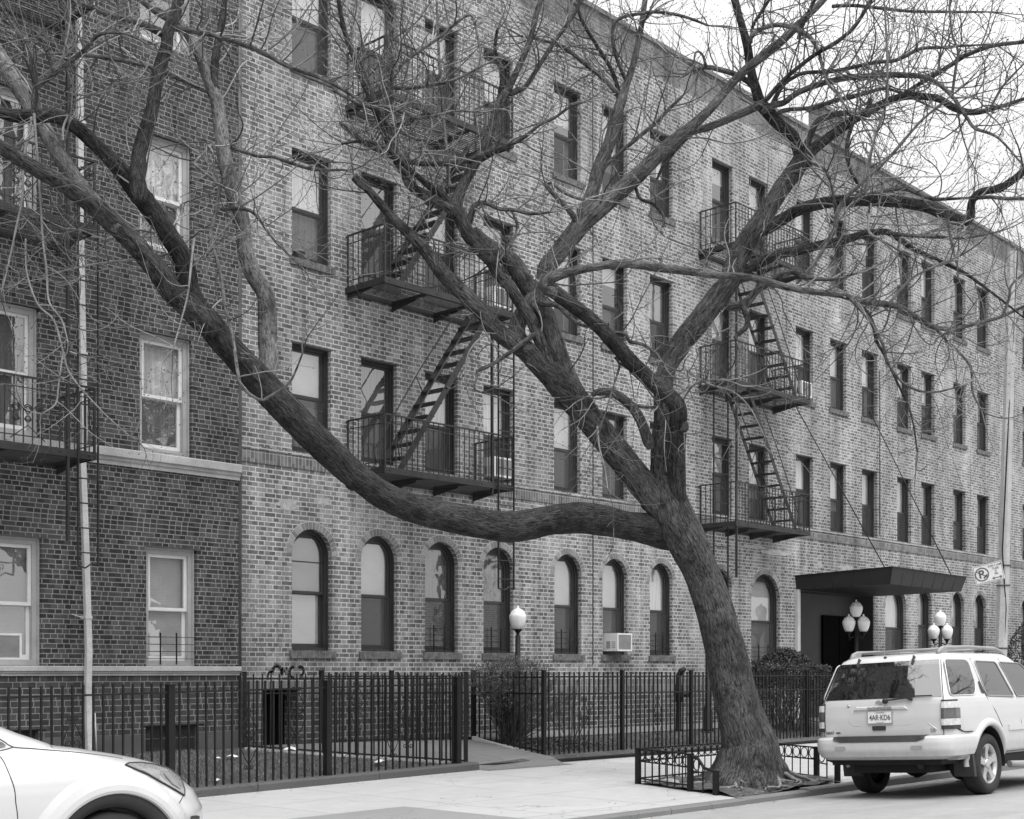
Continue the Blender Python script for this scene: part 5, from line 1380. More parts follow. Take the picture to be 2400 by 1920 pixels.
# trunk with root flare
tr = [(1746,1878,200,17.4),(1749,1850,182,17.4),(1753,1820,162,17.42),(1755,1787,145,17.45),(1756,1750,130,17.5),(1746,1710,115,17.5),(1733,1665,106,17.55),(1719,1610,99,17.6),(1706,1550,96,17.6),(1689,1480,90,17.6),(1668,1405,87,17.6),(1641,1335,85,17.6),(1612,1272,94,17.6),(1586,1222,93,17.6),(1568,1170,84,17.6),(1560,1120,74,17.6)]
t3 = []
for x, y, w, Z in tr:
    p = at(x, y, Z); t3.append((p.x, p.y, p.z, w*0.5*Z/F))
sp = spline(t3, 0.03)
lobes = [(0.4, 0.9, 0.42), (1.7, 0.8, 0.30), (2.7, 0.9, 0.48), (4.0, 0.8, 0.34), (5.2, 0.9, 0.40)]
def trunk_mod(i, a, L):
    z = sp[i][2]; k = 1 + 0.05*noise.noise((math.cos(a)*1.6, math.sin(a)*1.6, L*1.3)) + 0.025*noise.noise((math.cos(a)*5, math.sin(a)*5, L*3)) + 0.016*noise.noise((math.cos(a)*13, math.sin(a)*13, L*4.5)) + 0.012*noise.noise((math.cos(a)*22, math.sin(a)*22, L*9))
    f = math.exp(-max(z-0.02, 0)/0.20); f2 = math.exp(-max(z, 0)/0.75)
    g = sum(am*math.exp(-((((a-c+math.pi) % (2*math.pi))-math.pi)/w*1.9)**2) for c, w, am in lobes)
    f3 = math.exp(-max(z, 0)/0.42)
    return k + f*1.1*g + f2*0.20*(g-0.15) + f3*(0.10*math.cos(5*a+0.8) + 0.06*math.cos(9*a+2.0))
mb = MB(); mb.tube([p[:3] for p in sp], [p[3] for p in sp], 84, attr=True, mod=trunk_mod)
trunk_o = wbuild(mb, 'trunk', MAT['bark_trunk'], tree)
# knobs and surface roots
for k, (ang, L0, r0, zz) in enumerate([(4.1, 0.75, 0.05, 0.10), (4.5, 0.95, 0.045, 0.09), (4.9, 0.85, 0.04, 0.10), (5.4, 0.9, 0.045, 0.08), (3.4, 0.9, 0.05, 0.09), (0.2, 0.9, 0.05, 0.08), (2.4, 0.8, 0.05, 0.09)]):
    mb = MB(); p = Vector((TC.x+0.30*math.cos(ang), TC.y+0.30*math.sin(ang), 0.20)); d = Vector((math.cos(ang), math.sin(ang), -0.25)); pts = []; a = ang
    n = 9
    for i in range(n+1):
        pts.append(p.copy()); a += rt.uniform(-0.35, 0.35); st = L0/n
        p = p + Vector((math.cos(a)*st, math.sin(a)*st, 0)); p.z = lerp(0.20, 0.065, min(1, i/4.0)) + rt.uniform(-0.01, 0.015)
        p.y = max(p.y, 8.93)
    mb.tube(pts, [lerp(r0*0.8, 0.010, i/n) for i in range(n+1)], 7)
    for b0 in (3, 5):
        q = pts[b0].copy(); a2 = ang+rt.choice((-0.8, 0.8)); pq = [q]
        for i in range(4):
            q = q+Vector((math.cos(a2)*0.07, math.sin(a2)*0.07, -0.006)); a2 += rt.uniform(-0.4, 0.4); q.y = max(q.y, 8.93); pq.append(q.copy())
        mb.tube(pq, [0.020, 0.017, 0.013, 0.010, 0.006], 6)
    wbuild(mb, 'root', MAT['root'], tree)
for k, (ang, out, h0, r0) in enumerate([(3.55, 0.50, 0.62, 0.15), (4.35, 0.44, 0.55, 0.14), (5.15, 0.42, 0.60, 0.15), (5.95, 0.50, 0.70, 0.15), (0.6, 0.48, 0.55, 0.14), (2.6, 0.50, 0.55, 0.14)]):
    d_ = Vector((math.cos(ang), math.sin(ang), 0)); sd_ = Vector((-d_.y, d_.x, 0))*rt.uniform(-0.06, 0.06)
    pts = [TC+d_*0.10+Vector((0, 0, h0)), TC+d_*0.20+Vector((0, 0, h0*0.62))+sd_*0.4, TC+d_*0.33+Vector((0, 0, h0*0.30))+sd_, TC+d_*out+Vector((0, 0, 0.10)), TC+d_*(out+0.16)+Vector((0, 0, 0.03))-sd_, TC+d_*(out+0.34)+Vector((0, 0, -0.03))]
    for p in pts: p.y = max(p.y, 8.98)
    q = spline([(*p, r) for p, r in zip(pts, [r0*0.7, r0, r0*0.95, r0*0.72, r0*0.45, r0*0.25])], 0.05)
    mb = MB(); mb.tube([p[:3] for p in q], [p[3] for p in q], 14, attr=True, l0=k*1.7, mod=lambda i, a, L: 1+0.12*noise.noise((math.cos(a)*2+k, math.sin(a)*2, L*5)))
    wbuild(mb, 'buttress_root', MAT['bark_trunk'], tree)
# limbs
TW = []         # places where twigs start: (point, direction, radius, density)
for li, (bk, Za, Zb, dens, pts) in enumerate(LIMBS):
    p3 = limb3(pts, Za, Zb)
    rmax = max(p[3] for p in p3)
    if rmax > 0.03:             # root the limb inside its parent
        A, B = Vector(p3[0][:3]), Vector(p3[1][:3]); u = (A-B).normalized(); r0 = p3[0][3]
        e = A+u*r0*1.3
        p3 = [(e.x, e.y, e.z, r0*0.55)] + p3
    s3 = spline(p3, max(0.045, rmax*0.30))
    rad = [max(0.004, p[3]*(0.85 if rmax < 0.022 else 1.0)) for p in s3]
    if rmax > 0.035:            # flare where the limb leaves its parent
        for i in range(min(4, len(rad))): rad[i] *= 1 + 0.10*(1-i/4)
    n = 36 if rmax > 0.12 else 16 if rmax > 0.06 else 7
    ph = li*3.7
    def md(i, a, L): return 1 + 0.09*noise.noise((math.cos(a)*1.2+ph, math.sin(a)*1.2, L*1.6)) + 0.05*noise.noise((ph, math.cos(a)*2.5, L*4.5)) + 0.03*noise.noise((ph+math.cos(a)*4, math.sin(a)*4, L*9)) + 0.018*noise.noise((ph+math.cos(a)*9, math.sin(a)*9, L*7))
    mb = MB(); mb.tube([p[:3] for p in s3], rad, n, attr=True, mod=md, l0=li*2.3)
    bmat = BK[bk] if rmax > 0.022 else (MAT['shoot'] if bk != 'w' else BK['m'])
    if rmax > 0.09:             # a few knots and old pruning scars
        for q in range(1 + len(s3)//26):
            i = rt.randrange(3, len(s3)-3); p = Vector(s3[i][:3]); d = (Vector(s3[i+1][:3])-p).normalized()
            o_ = d.cross(Vector((rt.uniform(-1, 1), rt.uniform(-1, 1), rt.uniform(-1, 1)))).normalized(); rr_ = rad[i]
            b0 = p+o_*rr_*0.80
            mb.tube([b0-o_*rr_*0.15, b0+o_*rr_*0.14, b0+o_*rr_*0.24, b0+o_*rr_*0.27], [rr_*0.48, rr_*0.36, rr_*0.24, rr_*0.10], 9, attr=True)
    wbuild(mb, 'limb', bmat, tree)
    if dens > 0:
        for a, b_ in zip(s3[:-1], s3[1:]):
            A, B = Vector(a[:3]), Vector(b_[:3]); TW.append((A, B-A, a[3], dens))
        A, B = Vector(s3[-2][:3]), Vector(s3[-1][:3])
        TW.append((B, (B-A).normalized()*0.5, max(0.006, s3[-1][3]*0.9), 99))
# twigs: fine curving shoots, ending in buds
twig_mb = MB(); bud_n = 0
def bud(p, d, r):
    d = d.normalized(); x = d.orthogonal().normalized(); y = d.cross(x); b0 = len(twig_mb.v)
    L = r*4.2
    for q in range(3):
        a = 2.0944*q; twig_mb.v.append(tuple(p+d*L*0.42+(x*math.cos(a)+y*math.sin(a))*r))
    twig_mb.v += [tuple(p), tuple(p+d*L)]
    for q in range(3):
        k = (q+1) % 3
        twig_mb.f += [(b0+3, b0+k, b0+q), (b0+4, b0+q, b0+k)]; twig_mb.s += [True]*2; twig_mb.m += [1, 1]
cnt = [0]
def rvx(): return Vector((rt.uniform(-1, 1), rt.uniform(-1, 1), rt.uniform(-1, 1)))
def grow(p, d, L, r, lev):
    cnt[0] += 1
    st = 0.075 if lev else 0.095
    n = max(3, int(L/st)); pts = [p.copy()]; d = d.normalized(); rad = [r]
    bend = Vector((rt.uniform(-1, 1), rt.uniform(-1, 1), rt.uniform(-0.8, 0.9)))*(0.25 if lev == 0 else 0.30)
    trop = rt.choice((0.05, 0.07, -0.03, 0.10)) if lev < 2 else 0.10
    for i in range(n):
        d = (d + bend + Vector((rt.gauss(0, 0.05), rt.gauss(0, 0.05), rt.gauss(0, 0.05)+trop))).normalized()
        if rt.random() < 0.16: bend = (-bend*rt.uniform(0.3, 1.0) + rvx()*0.08)
        p = p + d*st
        lim = 15.0 if p.x > 9 else 14.9
        if p.y > lim: d.y = -abs(d.y)*0.5
        pts.append(p.copy()); rad.append(lerp(r, r*0.34, (i+1)/n))
        if lev < 2 and i > 0 and rt.random() < (0.52 if lev == 0 else 0.30):
            o_ = d.orthogonal().normalized(); o_.rotate(Matrix.Rotation(rt.uniform(0, 6.28), 3, d))
            cd = (d*0.75 + o_*rt.uniform(0.5, 1.0)).normalized()
            grow(p, cd, L*rt.uniform(0.18, 0.48)*(1-0.35*i/n), rad[-1]*0.74, lev+1)
    twig_mb.tube(pts, rad, 4 if r > 0.008 else 3, cap=False)
    bud(pts[-1], d, max(0.0068, rad[-1]*2.1))
    if rt.random() < 0.5: bud(pts[-2], (d+Vector((rt.uniform(-1, 1), rt.uniform(-1, 1), 0.4))), max(0.0045, rad[-1]*1.6))
for (A, D, r, dens) in TW:
    L = D.length
    if dens > 50:
        for q in range(2):
            grow(A, D.normalized()+Vector((rt.uniform(-.5, .5), rt.uniform(-.5, .5), rt.uniform(-.3, .5))), rt.uniform(0.5, 1.0), min(r, 0.011), 0)
        continue
    lam = L*dens*10.0*(1.0 if r < 0.05 else 0.55)
    k = int(lam) + (1 if rt.random() < lam-int(lam) else 0)
    for q in range(k):
        dn = D.normalized(); o_ = dn.orthogonal().normalized(); o_.rotate(Matrix.Rotation(rt.uniform(0, 6.28), 3, dn))
        if o_.z < 0 and rt.random() < 0.4: o_.z = -o_.z
        f = rt.random(); st_ = A + D*f + o_*r*0.8
        Lw = rt.uniform(0.4, 1.5)*(0.85 if r < 0.02 else 1.0)
        grow(st_, dn*rt.uniform(0.3, 0.9)+o_, Lw, min(0.0125, max(0.0058, r*0.5))*rt.uniform(0.7, 1.05), 0)
print('TWIGS', cnt[0], len(twig_mb.v))
tw = wbuild(twig_mb, 'twigs', [MAT['twig'], MAT['bud']], tree); tag(tw, kind='stuff')

# ------------------------------------------------------------------ shrubs and hedges
def leaf_quad(mb, p, d, u, L, W):
    d = d.normalized(); s = d.cross(u)
    s = s.normalized() if s.length > 1e-3 else d.orthogonal().normalized()
    mb.quad(p, p+d*L*0.5+s*W, p+d*L, p+d*L*0.5-s*W)
rg = random.Random(31)
def rvec(): 
    while True:
        v = Vector((rg.uniform(-1, 1), rg.uniform(-1, 1), rg.uniform(-1, 1)))
        if 0.05 < v.length < 1: return v.normalized()
# twiggy privet by the lamp: many upright shoots from one base, small leaves, top clipped
t = thing('shrub', 'twiggy upright shrub with small leaves around the base of the single lamp', 'shrub', (16.25, 15.25, 0.30))
st = MB(); lf = MB()
for k in range(130):
    a = rg.uniform(0, 6.28); b0 = Vector((16.25+0.22*math.cos(a)*rg.random(), 15.2+0.18*math.sin(a)*rg.random(), 0.30))
    rad_ = rg.random()**0.6; tx = b0.x+rad_*0.85*math.cos(a)+0.05; ty = b0.y+rad_*0.45*math.sin(a); H = 1.40*(1-0.28*rad_**3)*rg.uniform(0.85, 1.0)
    if rg.random() < 0.12: tx += 0.9; H *= rg.uniform(0.45, 0.75)
    pts = [b0]
    for i in range(1, 8):
        f = i/7; pts.append(Vector((lerp(b0.x, tx, f**1.25)+rg.gauss(0, 0.015), lerp(b0.y, ty, f**1.25)+rg.gauss(0, 0.015), 0.30+H*f)))
    st.tube(pts, [lerp(0.010, 0.003, i/7) for i in range(8)], 4, cap=False)
    for i in range(2, 8):
        for q in range(5 if i > 4 else 2):
            d = (rvec()*0.8+Vector((0, 0, 0.7))).normalized(); L = rg.uniform(0.08, 0.26); e = pts[i]+d*L
            if e.z > 1.78: e.z = 1.78-rg.random()*0.05
            st.tube([pts[i], e], [0.0035, 0.002], 3, cap=False)
            for w in range(5): leaf_quad(lf, pts[i].lerp(e, rg.random()), rvec()+Vector((0, 0, 0.5)), rvec(), rg.uniform(0.018, 0.034), 0.006)
wbuild(st, 'stems', MAT['stem'], t); wbuild(lf, 'leaves', MAT['shrub_leaf'], t)
# ground ivy around its foot
iv = MB()
for k in range(1500):
    x = rg.uniform(15.98, 17.9); y = rg.uniform(14.35, 15.2)
    if rg.random() > math.exp(-((x-16.7)/0.75)**2): continue
    p = Vector((x, y, ground_z(x, y)+rg.uniform(0.0, 0.09))); leaf_quad(iv, p, rvec()+Vector((0, 0, 0.3)), rvec(), rg.uniform(0.03, 0.07), 0.014)
tag(iv.build('ground_ivy', MAT['hedge_leaf']), kind='stuff')
# sparse bush right of it
def bare_bush(label, c, R_, H, n, leaves=0):
    t = thing('shrub', label, 'shrub', c); mb = MB(); lf = MB(); c = Vector(c)
    for k in range(n):
        a = rg.uniform(0, 6.28); sp_ = rg.uniform(0.3, 1.0); p = c+Vector((0.06*math.cos(a), 0.06*math.sin(a), 0)); d = Vector((math.cos(a)*sp_*R_/H, math.sin(a)*sp_*R_/H, 1)).normalized(); pts = [p]
        for i in range(7): d = (d+rvec()*0.16).normalized(); p = p+d*(H/6.5); pts.append(p)
        mb.tube(pts, [lerp(0.010, 0.003, i/7) for i in range(8)], 4, cap=False)
        for i in range(2, 8):
            e = pts[i]+(d+rvec()*0.9).normalized()*rg.uniform(0.15, 0.40); m_ = pts[i].lerp(e, 0.5)+rvec()*0.02; mb.tube([pts[i], m_, e], [0.004, 0.003, 0.002], 3, cap=False)
            for w in range(leaves): leaf_quad(lf, pts[i].lerp(e, rg.random()), rvec(), rvec(), 0.03, 0.008)
    wbuild(mb, 'stems', MAT['stem'], t)
    if leaves: wbuild(lf, 'leaves', MAT['shrub_leaf'], t)
bare_bush('thin sprawling shrub with few stems inside the fence, right of the entrance path', (17.2, 14.75, 0.22), 0.5, 1.15, 9, 2)
bare_bush('bare spiny shrub in front of the right triple lamp', (30.7, 14.95, 0.30), 1.0, 1.75, 16)
def leafy(label, name, shape, n, mat, c, leaf=0.035, stems=0, core=None):
    """shape(random)->(point, outward normal)"""
    t = thing(name, label, 'hedge', c); lf = MB()
    for k in range(n):
        p, nn = shape(); d = (nn*0.6+rvec()).normalized(); leaf_quad(lf, p, d, rvec(), leaf*rg.uniform(0.6, 1.3), leaf*0.24)
    wbuild(lf, 'foliage', mat, t)
    mb = MB(); c = Vector(c)
    for k in range(stems):
        a = rg.uniform(0, 6.28); p = c+Vector((rg.uniform(-0.5, 0.5), rg.uniform(-0.15, 0.15), 0)); e = p+Vector((0.45*math.cos(a), 0.3*math.sin(a), rg.uniform(0.7, 1.2))); m_ = p.lerp(e, 0.5)+rvec()*0.06
        mb.tube([p, m_, e], [0.016, 0.012, 0.006], 5, cap=False)
    if stems: wbuild(mb, 'stems', MAT['stem'], t)
    return t
def dome(c, rx, ry, rz, lumps=0.06):
    c = Vector(c)
    def f():
        v = rvec(); v.z = abs(v.z); k = 1 + lumps*noise.noise(v*3.1+c) - abs(rg.gauss(0, 0.07))
        # combed layers with dark gaps
        lay = 0.5+0.5*math.sin(v.z*15+2.5*noise.noise(v*2)); k -= 0.10*(lay < 0.32)*rg.random()
        return c+Vector((v.x*rx*k, v.y*ry*k, v.z*rz*k)), v
    return f
leafy('dark dome-shaped hedge against the wall, left of the entrance', 'hedge', dome((24.95, 15.35, 1.15), 1.0, 0.65, 0.82), 8500, MAT['yew_leaf'], (24.95, 15.35, 0.35), 0.06, 10)
def boxh(c, hx, hy, z0, z1):
    def f():
        face = rg.random(); x = rg.uniform(-hx, hx); y = rg.uniform(-hy, hy); z = lerp(z0, z1, rg.random()**0.6)
        nn = Vector((0, -1, 0.2))
        if face < 0.45: y = -hy + abs(rg.gauss(0, 0.10))
        elif face < 0.70: z = z1-abs(rg.gauss(0, 0.05)); nn = Vector((0, 0, 1))
        elif face < 0.85: x = -hx+abs(rg.gauss(0, 0.08)); nn = Vector((-1, 0, 0))
        else: x = hx-abs(rg.gauss(0, 0.08)); nn = Vector((1, 0, 0))
        w = 0.06*noise.noise((x*3, y*3, z*3)); r_ = 0.10
        if abs(x) > hx-r_ and z > z1-r_: z -= 0.06*rg.random()
        return Vector((c[0]+x+w, c[1]+y+w, z+w)), nn
    return f
leafy('clipped boxy hedge with leggy stems below, in front of the dome hedge', 'hedge', boxh((24.55, 14.85), 0.95, 0.32, 0.75, 1.62), 8000, MAT['hedge_leaf'], (24.55, 14.85, 0.28), 0.055, 26)
leafy('small leafy hedge top right of the entrance door, behind the white off-roader', 'hedge', boxh((28.35, 14.9), 0.35, 0.3, 0.4, 1.66), 2200, MAT['hedge_leaf'], (28.35, 14.9, 0.3), 0.055, 6)
def cone(c, r, H):
    def f():
        h = rg.random()**1.25; a = rg.uniform(0, 6.28); rr_ = r*math.sqrt(max(0, 1-h**1.7))*(1-abs(rg.gauss(0, 0.06))+0.05*noise.noise((math.cos(a)*2, math.sin(a)*2, h*6)))
        return Vector((c[0]+rr_*math.cos(a), c[1]+rr_*math.sin(a), c[2]+H*h)), Vector((math.cos(a), math.sin(a), 0.5))
    return f
leafy('dark rounded evergreen at the right edge behind the white off-roader', 'evergreen', cone((38.3, 15.2, 0.35), 1.15, 2.75), 7000, MAT['yew_leaf'], (38.3, 15.2, 0.35), 0.07, 4)
# far street tree whose twigs reach in from the right
t = thing('street_tree', 'distant bare street tree reaching in at the right edge', 'tree', (33.0, 10.2, 0))
mb = MB(); base = [Vector((33.0, 10.2, 0)), Vector((33.0, 10.2, 2.2)), Vector((32.9, 10.3, 4.0)), Vector((32.8, 10.4, 6.0)), Vector((32.8, 10.4, 9.0))]
mb.tube(base, [0.22, 0.16, 0.14, 0.11, 0.04], 10, attr=True); wbuild(mb, 'trunk', MAT['bark_mid'], t)
br = MB(); sv = twig_mb; twig_mb = MB()
for k in range(46):
    z = rg.uniform(3.6, 8.6); a = rg.uniform(0, 6.28); p = Vector((32.9, 10.3, z)); d = Vector((math.cos(a), math.sin(a), rg.uniform(-0.05, 0.6))); L = rg.uniform(1.0, 2.1); pts = [p]; n = 9
    for i in range(n):
        d = (d+rvec()*0.14).normalized(); p = p+d*L/n; pts.append(p)
        if i > 1:
            for q in range(2): grow(p, d+rvec()*0.9, rg.uniform(0.35, 0.8), 0.009, 1)
    br.tube(pts, [lerp(0.035, 0.008, i/n) for i in range(n+1)], 5, cap=False)
wbuild(br, 'limbs', MAT['stem'], t); o = wbuild(twig_mb, 'twigs', [MAT['twig'], MAT['bud']], t); tag(o, kind='stuff')

# grass of the yards
gr = MB(); rgx = random.Random(77)
def blades(n, fx):
    for k in range(n):
        x, y = fx()
        if x is None: continue
        p = Vector((x, y, ground_z(x, y)-0.005)); a = rgx.uniform(0, 6.28); h = rgx.uniform(0.02, 0.055)*(1+0.7*noise.noise((x*1.5, y*1.5, 0))); w = 0.005
        d = Vector((math.cos(a)*w, math.sin(a)*w, 0)); l = Vector((rgx.gauss(0, 0.02), rgx.gauss(0, 0.02), h))
        gr.poly([p-d, p+d, p+l])
def fa():
    x = rgx.uniform(5.0, 13.8); y = rgx.uniform(14.0, 16.05)
    lim = 11.5+(16.0-y)/(16.0-13.95)*2.4
    return (x, y) if x < lim else (None, None)
def fb(): return rgx.uniform(16.05, 27), rgx.uniform(14.3, 15.52)
blades(26000, fa); blades(22000, fb)
tag(gr.build('grass', MAT['grass']), kind='stuff')
# ------------------------------------------------------------------ cars
def paint(name, v):
    m, nt, b = newmat(name)
    pos = nt.nodes.new('ShaderNodeTexCoord').outputs['Object']
    s = nt.nodes.new('ShaderNodeSeparateXYZ'); nt.links.new(pos, s.inputs[0])
    f = tex(nt, pos, 3.0, 5); d = tex(nt, vscale(nt, pos, (6, 6, 2)), 2.0, 5, 0.7)
    low = maprange(nt, s.outputs['Z'], 0.35, 0.75, 1.0, 0.0)
    dirt = M(nt, 'MULTIPLY', M(nt, 'MULTIPLY', low, maprange(nt, d, 0.4, 0.7, 0.2, 1.0)), 0.30)
    c = M(nt, 'MULTIPLY', maprange(nt, f, 0.3, 0.7, v*0.975, v*1.02), M(nt, 'SUBTRACT', 1.0, dirt))
    setcol(nt, b, c); b.inputs['Roughness'].default_value = 0.30
    b.inputs['Coat Weight'].default_value = 0.8; b.inputs['Coat Roughness'].default_value = 0.05
    return m
MAT['white_paint'] = paint('white_paint', 0.54)
MAT['window_tint'] = plain('window_tint', 0.008, 0.02, 0.1, 2, spec=0.9)
MAT['window_tint'].node_tree.nodes['Principled BSDF'].inputs['IOR'].default_value = 2.1
MAT['rubber'] = plain('rubber', 0.018, 0.75, 0.3, 12, bmp=0.2)
MAT['alloy'] = plain('alloy', 0.55, 0.28, 0.1, 8, metal=0.7)
MAT['dark_trim'] = plain('dark_trim', 0.030, 0.55, 0.15, 8, fine=(90, 0.15))
MAT['grey_trim'] = plain('grey_trim', 0.25, 0.4, 0.1, 8)
MAT['lens_dark'] = plain('lens_dark', 0.085, 0.10, 0.3, 8, spec=0.7, coat=0.6)
MAT['lens_clear'] = plain('lens_clear', 0.55, 0.08, 0.25, 30, spec=0.8, coat=0.8)
MAT['lamp_glass'] = plain('lamp_glass', 0.30, 0.05, 0.35, 22, spec=0.8, coat=0.9)
MAT['underbody'] = plain('underbody', 0.006, 0.8, 0.3, 8)
MAT['seam'] = plain('seam', 0.02, 0.7, 0.1, 8)

def plan(z, xr, xf, hw, rr, rf, br, bf):
    """closed plan outline: rounded box with bowed ends"""
    P = []
    rr = min(rr, hw*0.95); rf = min(rf, hw*0.95, (xf-xr)*0.45)
    for i in range(7): P.append((xr, -(hw-rr)*i/6))
    for i in range(1, 7): a = R(180+90*i/7); P.append((xr+rr+rr*math.cos(a), -(hw-rr)+rr*math.sin(a)))
    for i in range(15): P.append((lerp(xr+rr, xf-rf, i/14), -hw))
    for i in range(1, 9): a = R(270+90*i/9); P.append((xf-rf+rf*math.cos(a), -(hw-rf)+rf*math.sin(a)))
    for i in range(7): P.append((xf, -(hw-rf)*(1-i/6)))
    P = P + [(x, -y) for x, y in reversed(P[1:-1])]
    out = []
    mid = (xr+xf)/2
    for x, y in P:
        e = abs(y)/max(hw, 1e-3)
        fr_ = clamp((mid-x)/(mid-xr), 0, 1)**4 if x < mid else 0; ff = clamp((x-mid)/(xf-mid), 0, 1)**4 if x > mid else 0
        out.append((x + br*fr_*e*e - bf*ff*e*e, y, z))
    return out
def loft(slices, sub=4):
    s = spline_rows(slices, sub); mb = MB(); n = None
    for row in s:
        P = plan(*row); n = len(P); mb.v += P
    k = len(s)
    for i in range(k-1):
        for j in range(n):
            a = i*n+j; b_ = i*n+(j+1) % n; mb.f.append((a, b_, b_+n, a+n)); mb.s.append(True); mb.m.append(0)
    mb.f.append(tuple(reversed(range(n)))); mb.f.append(tuple(range((k-1)*n, k*n))); mb.s += [False]*2; mb.m += [0]*2
    return mb
def spline_rows(rows, sub):
    out = []
    for i in range(len(rows)-1):
        a, b_ = rows[i], rows[i+1]
        for j in range(sub): out.append(tuple(lerp(p, q, j/sub) for p, q in zip(a, b_)))
    out.append(rows[-1]); return out
def bool_cut(o, cutters):
    for c in cutters:
        m = o.modifiers.new('cut', 'BOOLEAN'); m.object = c; m.operation = 'DIFFERENCE'; m.solver = 'EXACT'
    dg = bpy.context.evaluated_depsgraph_get(); dg.update()
    me = bpy.data.meshes.new_from_object(o.evaluated_get(dg)); o.modifiers.clear(); me.set_sharp_from_angle(angle=R(32)); old = o.data; o.data = me; bpy.data.meshes.remove(old)
    for c in cutters: bpy.data.objects.remove(c)
def ycyl(par, r, x, z, y0, y1, n=48):
    mb = MB(); mb.lathe([(r, y0), (r, y1)], (x, 0, z), n, 'y'); return mb.build('cutter', MAT['underbody'], par, True)
def interp(slices, z, k):
    for a, b_ in zip(slices[:-1], slices[1:]):
        if a[0] <= z <= b_[0]: return lerp(a[k], b_[k], (z-a[0])/(b_[0]-a[0]))
    return slices[-1][k]
def wheel(parent, x, y, r, side, w=0.24, spokes=5):
    """side=-1: outer face towards -y"""
    t = bpy.data.objects.new('wheel', None); COL.objects.link(t); t.parent = parent; t.location = (x, y, r)
    mb = MB(); h = w/2; rr_ = r*0.64
    mb.lathe([(rr_, -h*0.75), (rr_+0.015, -h*0.92), (r*0.86, -h), (r*0.95, -h*0.86), (r*0.985, -h*0.66), (r, -h*0.4), (r, h*0.4), (r*0.985, h*0.66), (r*0.95, h*0.86), (r*0.86, h), (rr_, h*0.75)], (0, 0, 0), 56, 'y', cap=False, mod=lambda a, q: 1-0.012*(abs(q) < h*0.7)*(math.sin(a*44) > 0.3))
    mb.build('tyre', MAT['rubber'], t, True)
    mb = MB()
    s = side
    mb.lathe([(rr_*1.02, s*h*0.80), (rr_*0.99, s*h*0.84), (rr_*0.93, s*h*0.76), (rr_*0.90, s*h*0.3), (rr_*0.88, -s*h*0.2)], (0, 0, 0), 48, 'y', cap=False)
    for k in range(spokes):
        a = 2*math.pi*k/spokes+0.35; d = Vector((math.cos(a), 0, math.sin(a))); e = Vector((-math.sin(a), 0, math.cos(a)))
        P = [d*0.03-e*0.05, d*rr_*0.55-e*0.036, d*rr_*0.94-e*0.052, d*rr_*0.94+e*0.052, d*rr_*0.55+e*0.036, d*0.03+e*0.05]
        Y = [0.66, 0.66, 0.78, 0.78, 0.66, 0.66]
        mb.prism([p+Vector((0, s*h*q, 0)) for p, q in zip(P, Y)], (0, -s*0.05, 0))
    mb.lathe([(0.062, s*h*0.60), (0.060, s*h*0.74), (0.045, s*h*0.80), (0, s*h*0.82)], (0, 0, 0), 20, 'y')
    for k in range(6):
        a = 2*math.pi*k/6; mb.lathe([(0.008, s*h*0.66), (0.008, s*h*0.73), (0, s*h*0.735)], (0.078*math.cos(a), 0, 0.078*math.sin(a)), 6, 'y')
    mb.build('rim', MAT['alloy'], t, True)
    mb = MB(); mb.lathe([(rr_*0.9, 0.0), (rr_*0.9, -s*0.02)], (0, 0, 0), 32, 'y'); mb.build('brake', MAT['underbody'], t, True)
    return t

# ---- white off-roader seen from behind
suv = thing('parked_car', 'white off-roader seen from behind with roof rails, parked beyond the tree', 'car', (15.45, 7.515, 0.003))
suv.rotation_euler = (R(-3.0), 0, 0); suv.scale = (1.0, 0.965, 1.0)
WP = MAT['white_paint']
RB = 0.035
S = [  # z, xr, xf, hw, rear radius, front radius, rear bow, front bow
 (0.44, -0.86, 3.30, 0.78, 0.16, 0.2, RB, 0.1), (0.50, -1.00, 3.45, 0.835, 0.15, 0.25, RB, 0.12), (0.62, -1.045, 3.52, 0.862, 0.13, 0.3, RB, 0.15),
 (0.80, -1.055, 3.55, 0.872, 0.12, 0.3, RB, 0.15), (0.95, -1.055, 3.52, 0.872, 0.12, 0.3, RB, 0.15), (1.05, -1.045, 3.40, 0.866, 0.12, 0.3, RB, 0.15),
 (1.10, -1.04, 3.15, 0.86, 0.12, 0.3, RB, 0.15), (1.145, -1.03, 2.35, 0.85, 0.12, 0.2, RB, 0.15), (1.175, -1.02, 2.15, 0.838, 0.12, 0.2, RB, 0.15),
 (1.40, -0.915, 1.78, 0.770, 0.12, 0.2, RB, 0.15), (1.585, -0.825, 1.42, 0.708, 0.11, 0.2, RB, 0.15), (1.635, -0.785, 1.30, 0.685, 0.11, 0.2, RB, 0.12),
 (1.672, -0.715, 1.20, 0.645, 0.13, 0.2, RB, 0.1), (1.694, -0.60, 1.05, 0.57, 0.15, 0.2, RB, 0.05), (1.706, -0.30, 0.85, 0.42, 0.2, 0.2, 0, 0)]
body = loft(S, 4).build('body', WP, suv, True)
cut = [ycyl(suv, 0.425, 0, 0.385, -1.2, -0.52), ycyl(suv, 0.425, 0, 0.385, 0.52, 1.2), ycyl(suv, 0.425, 2.70, 0.385, -1.2, -0.52), ycyl(suv, 0.425, 2.70, 0.385, 0.52, 1.2)]
bool_cut(body, cut)
hwz = lambda z: interp(S, z, 3); xrz = lambda z: interp(S, z, 1)
def rear_x(y, z): return xrz(z) + RB*(abs(y)/hwz(z))**2
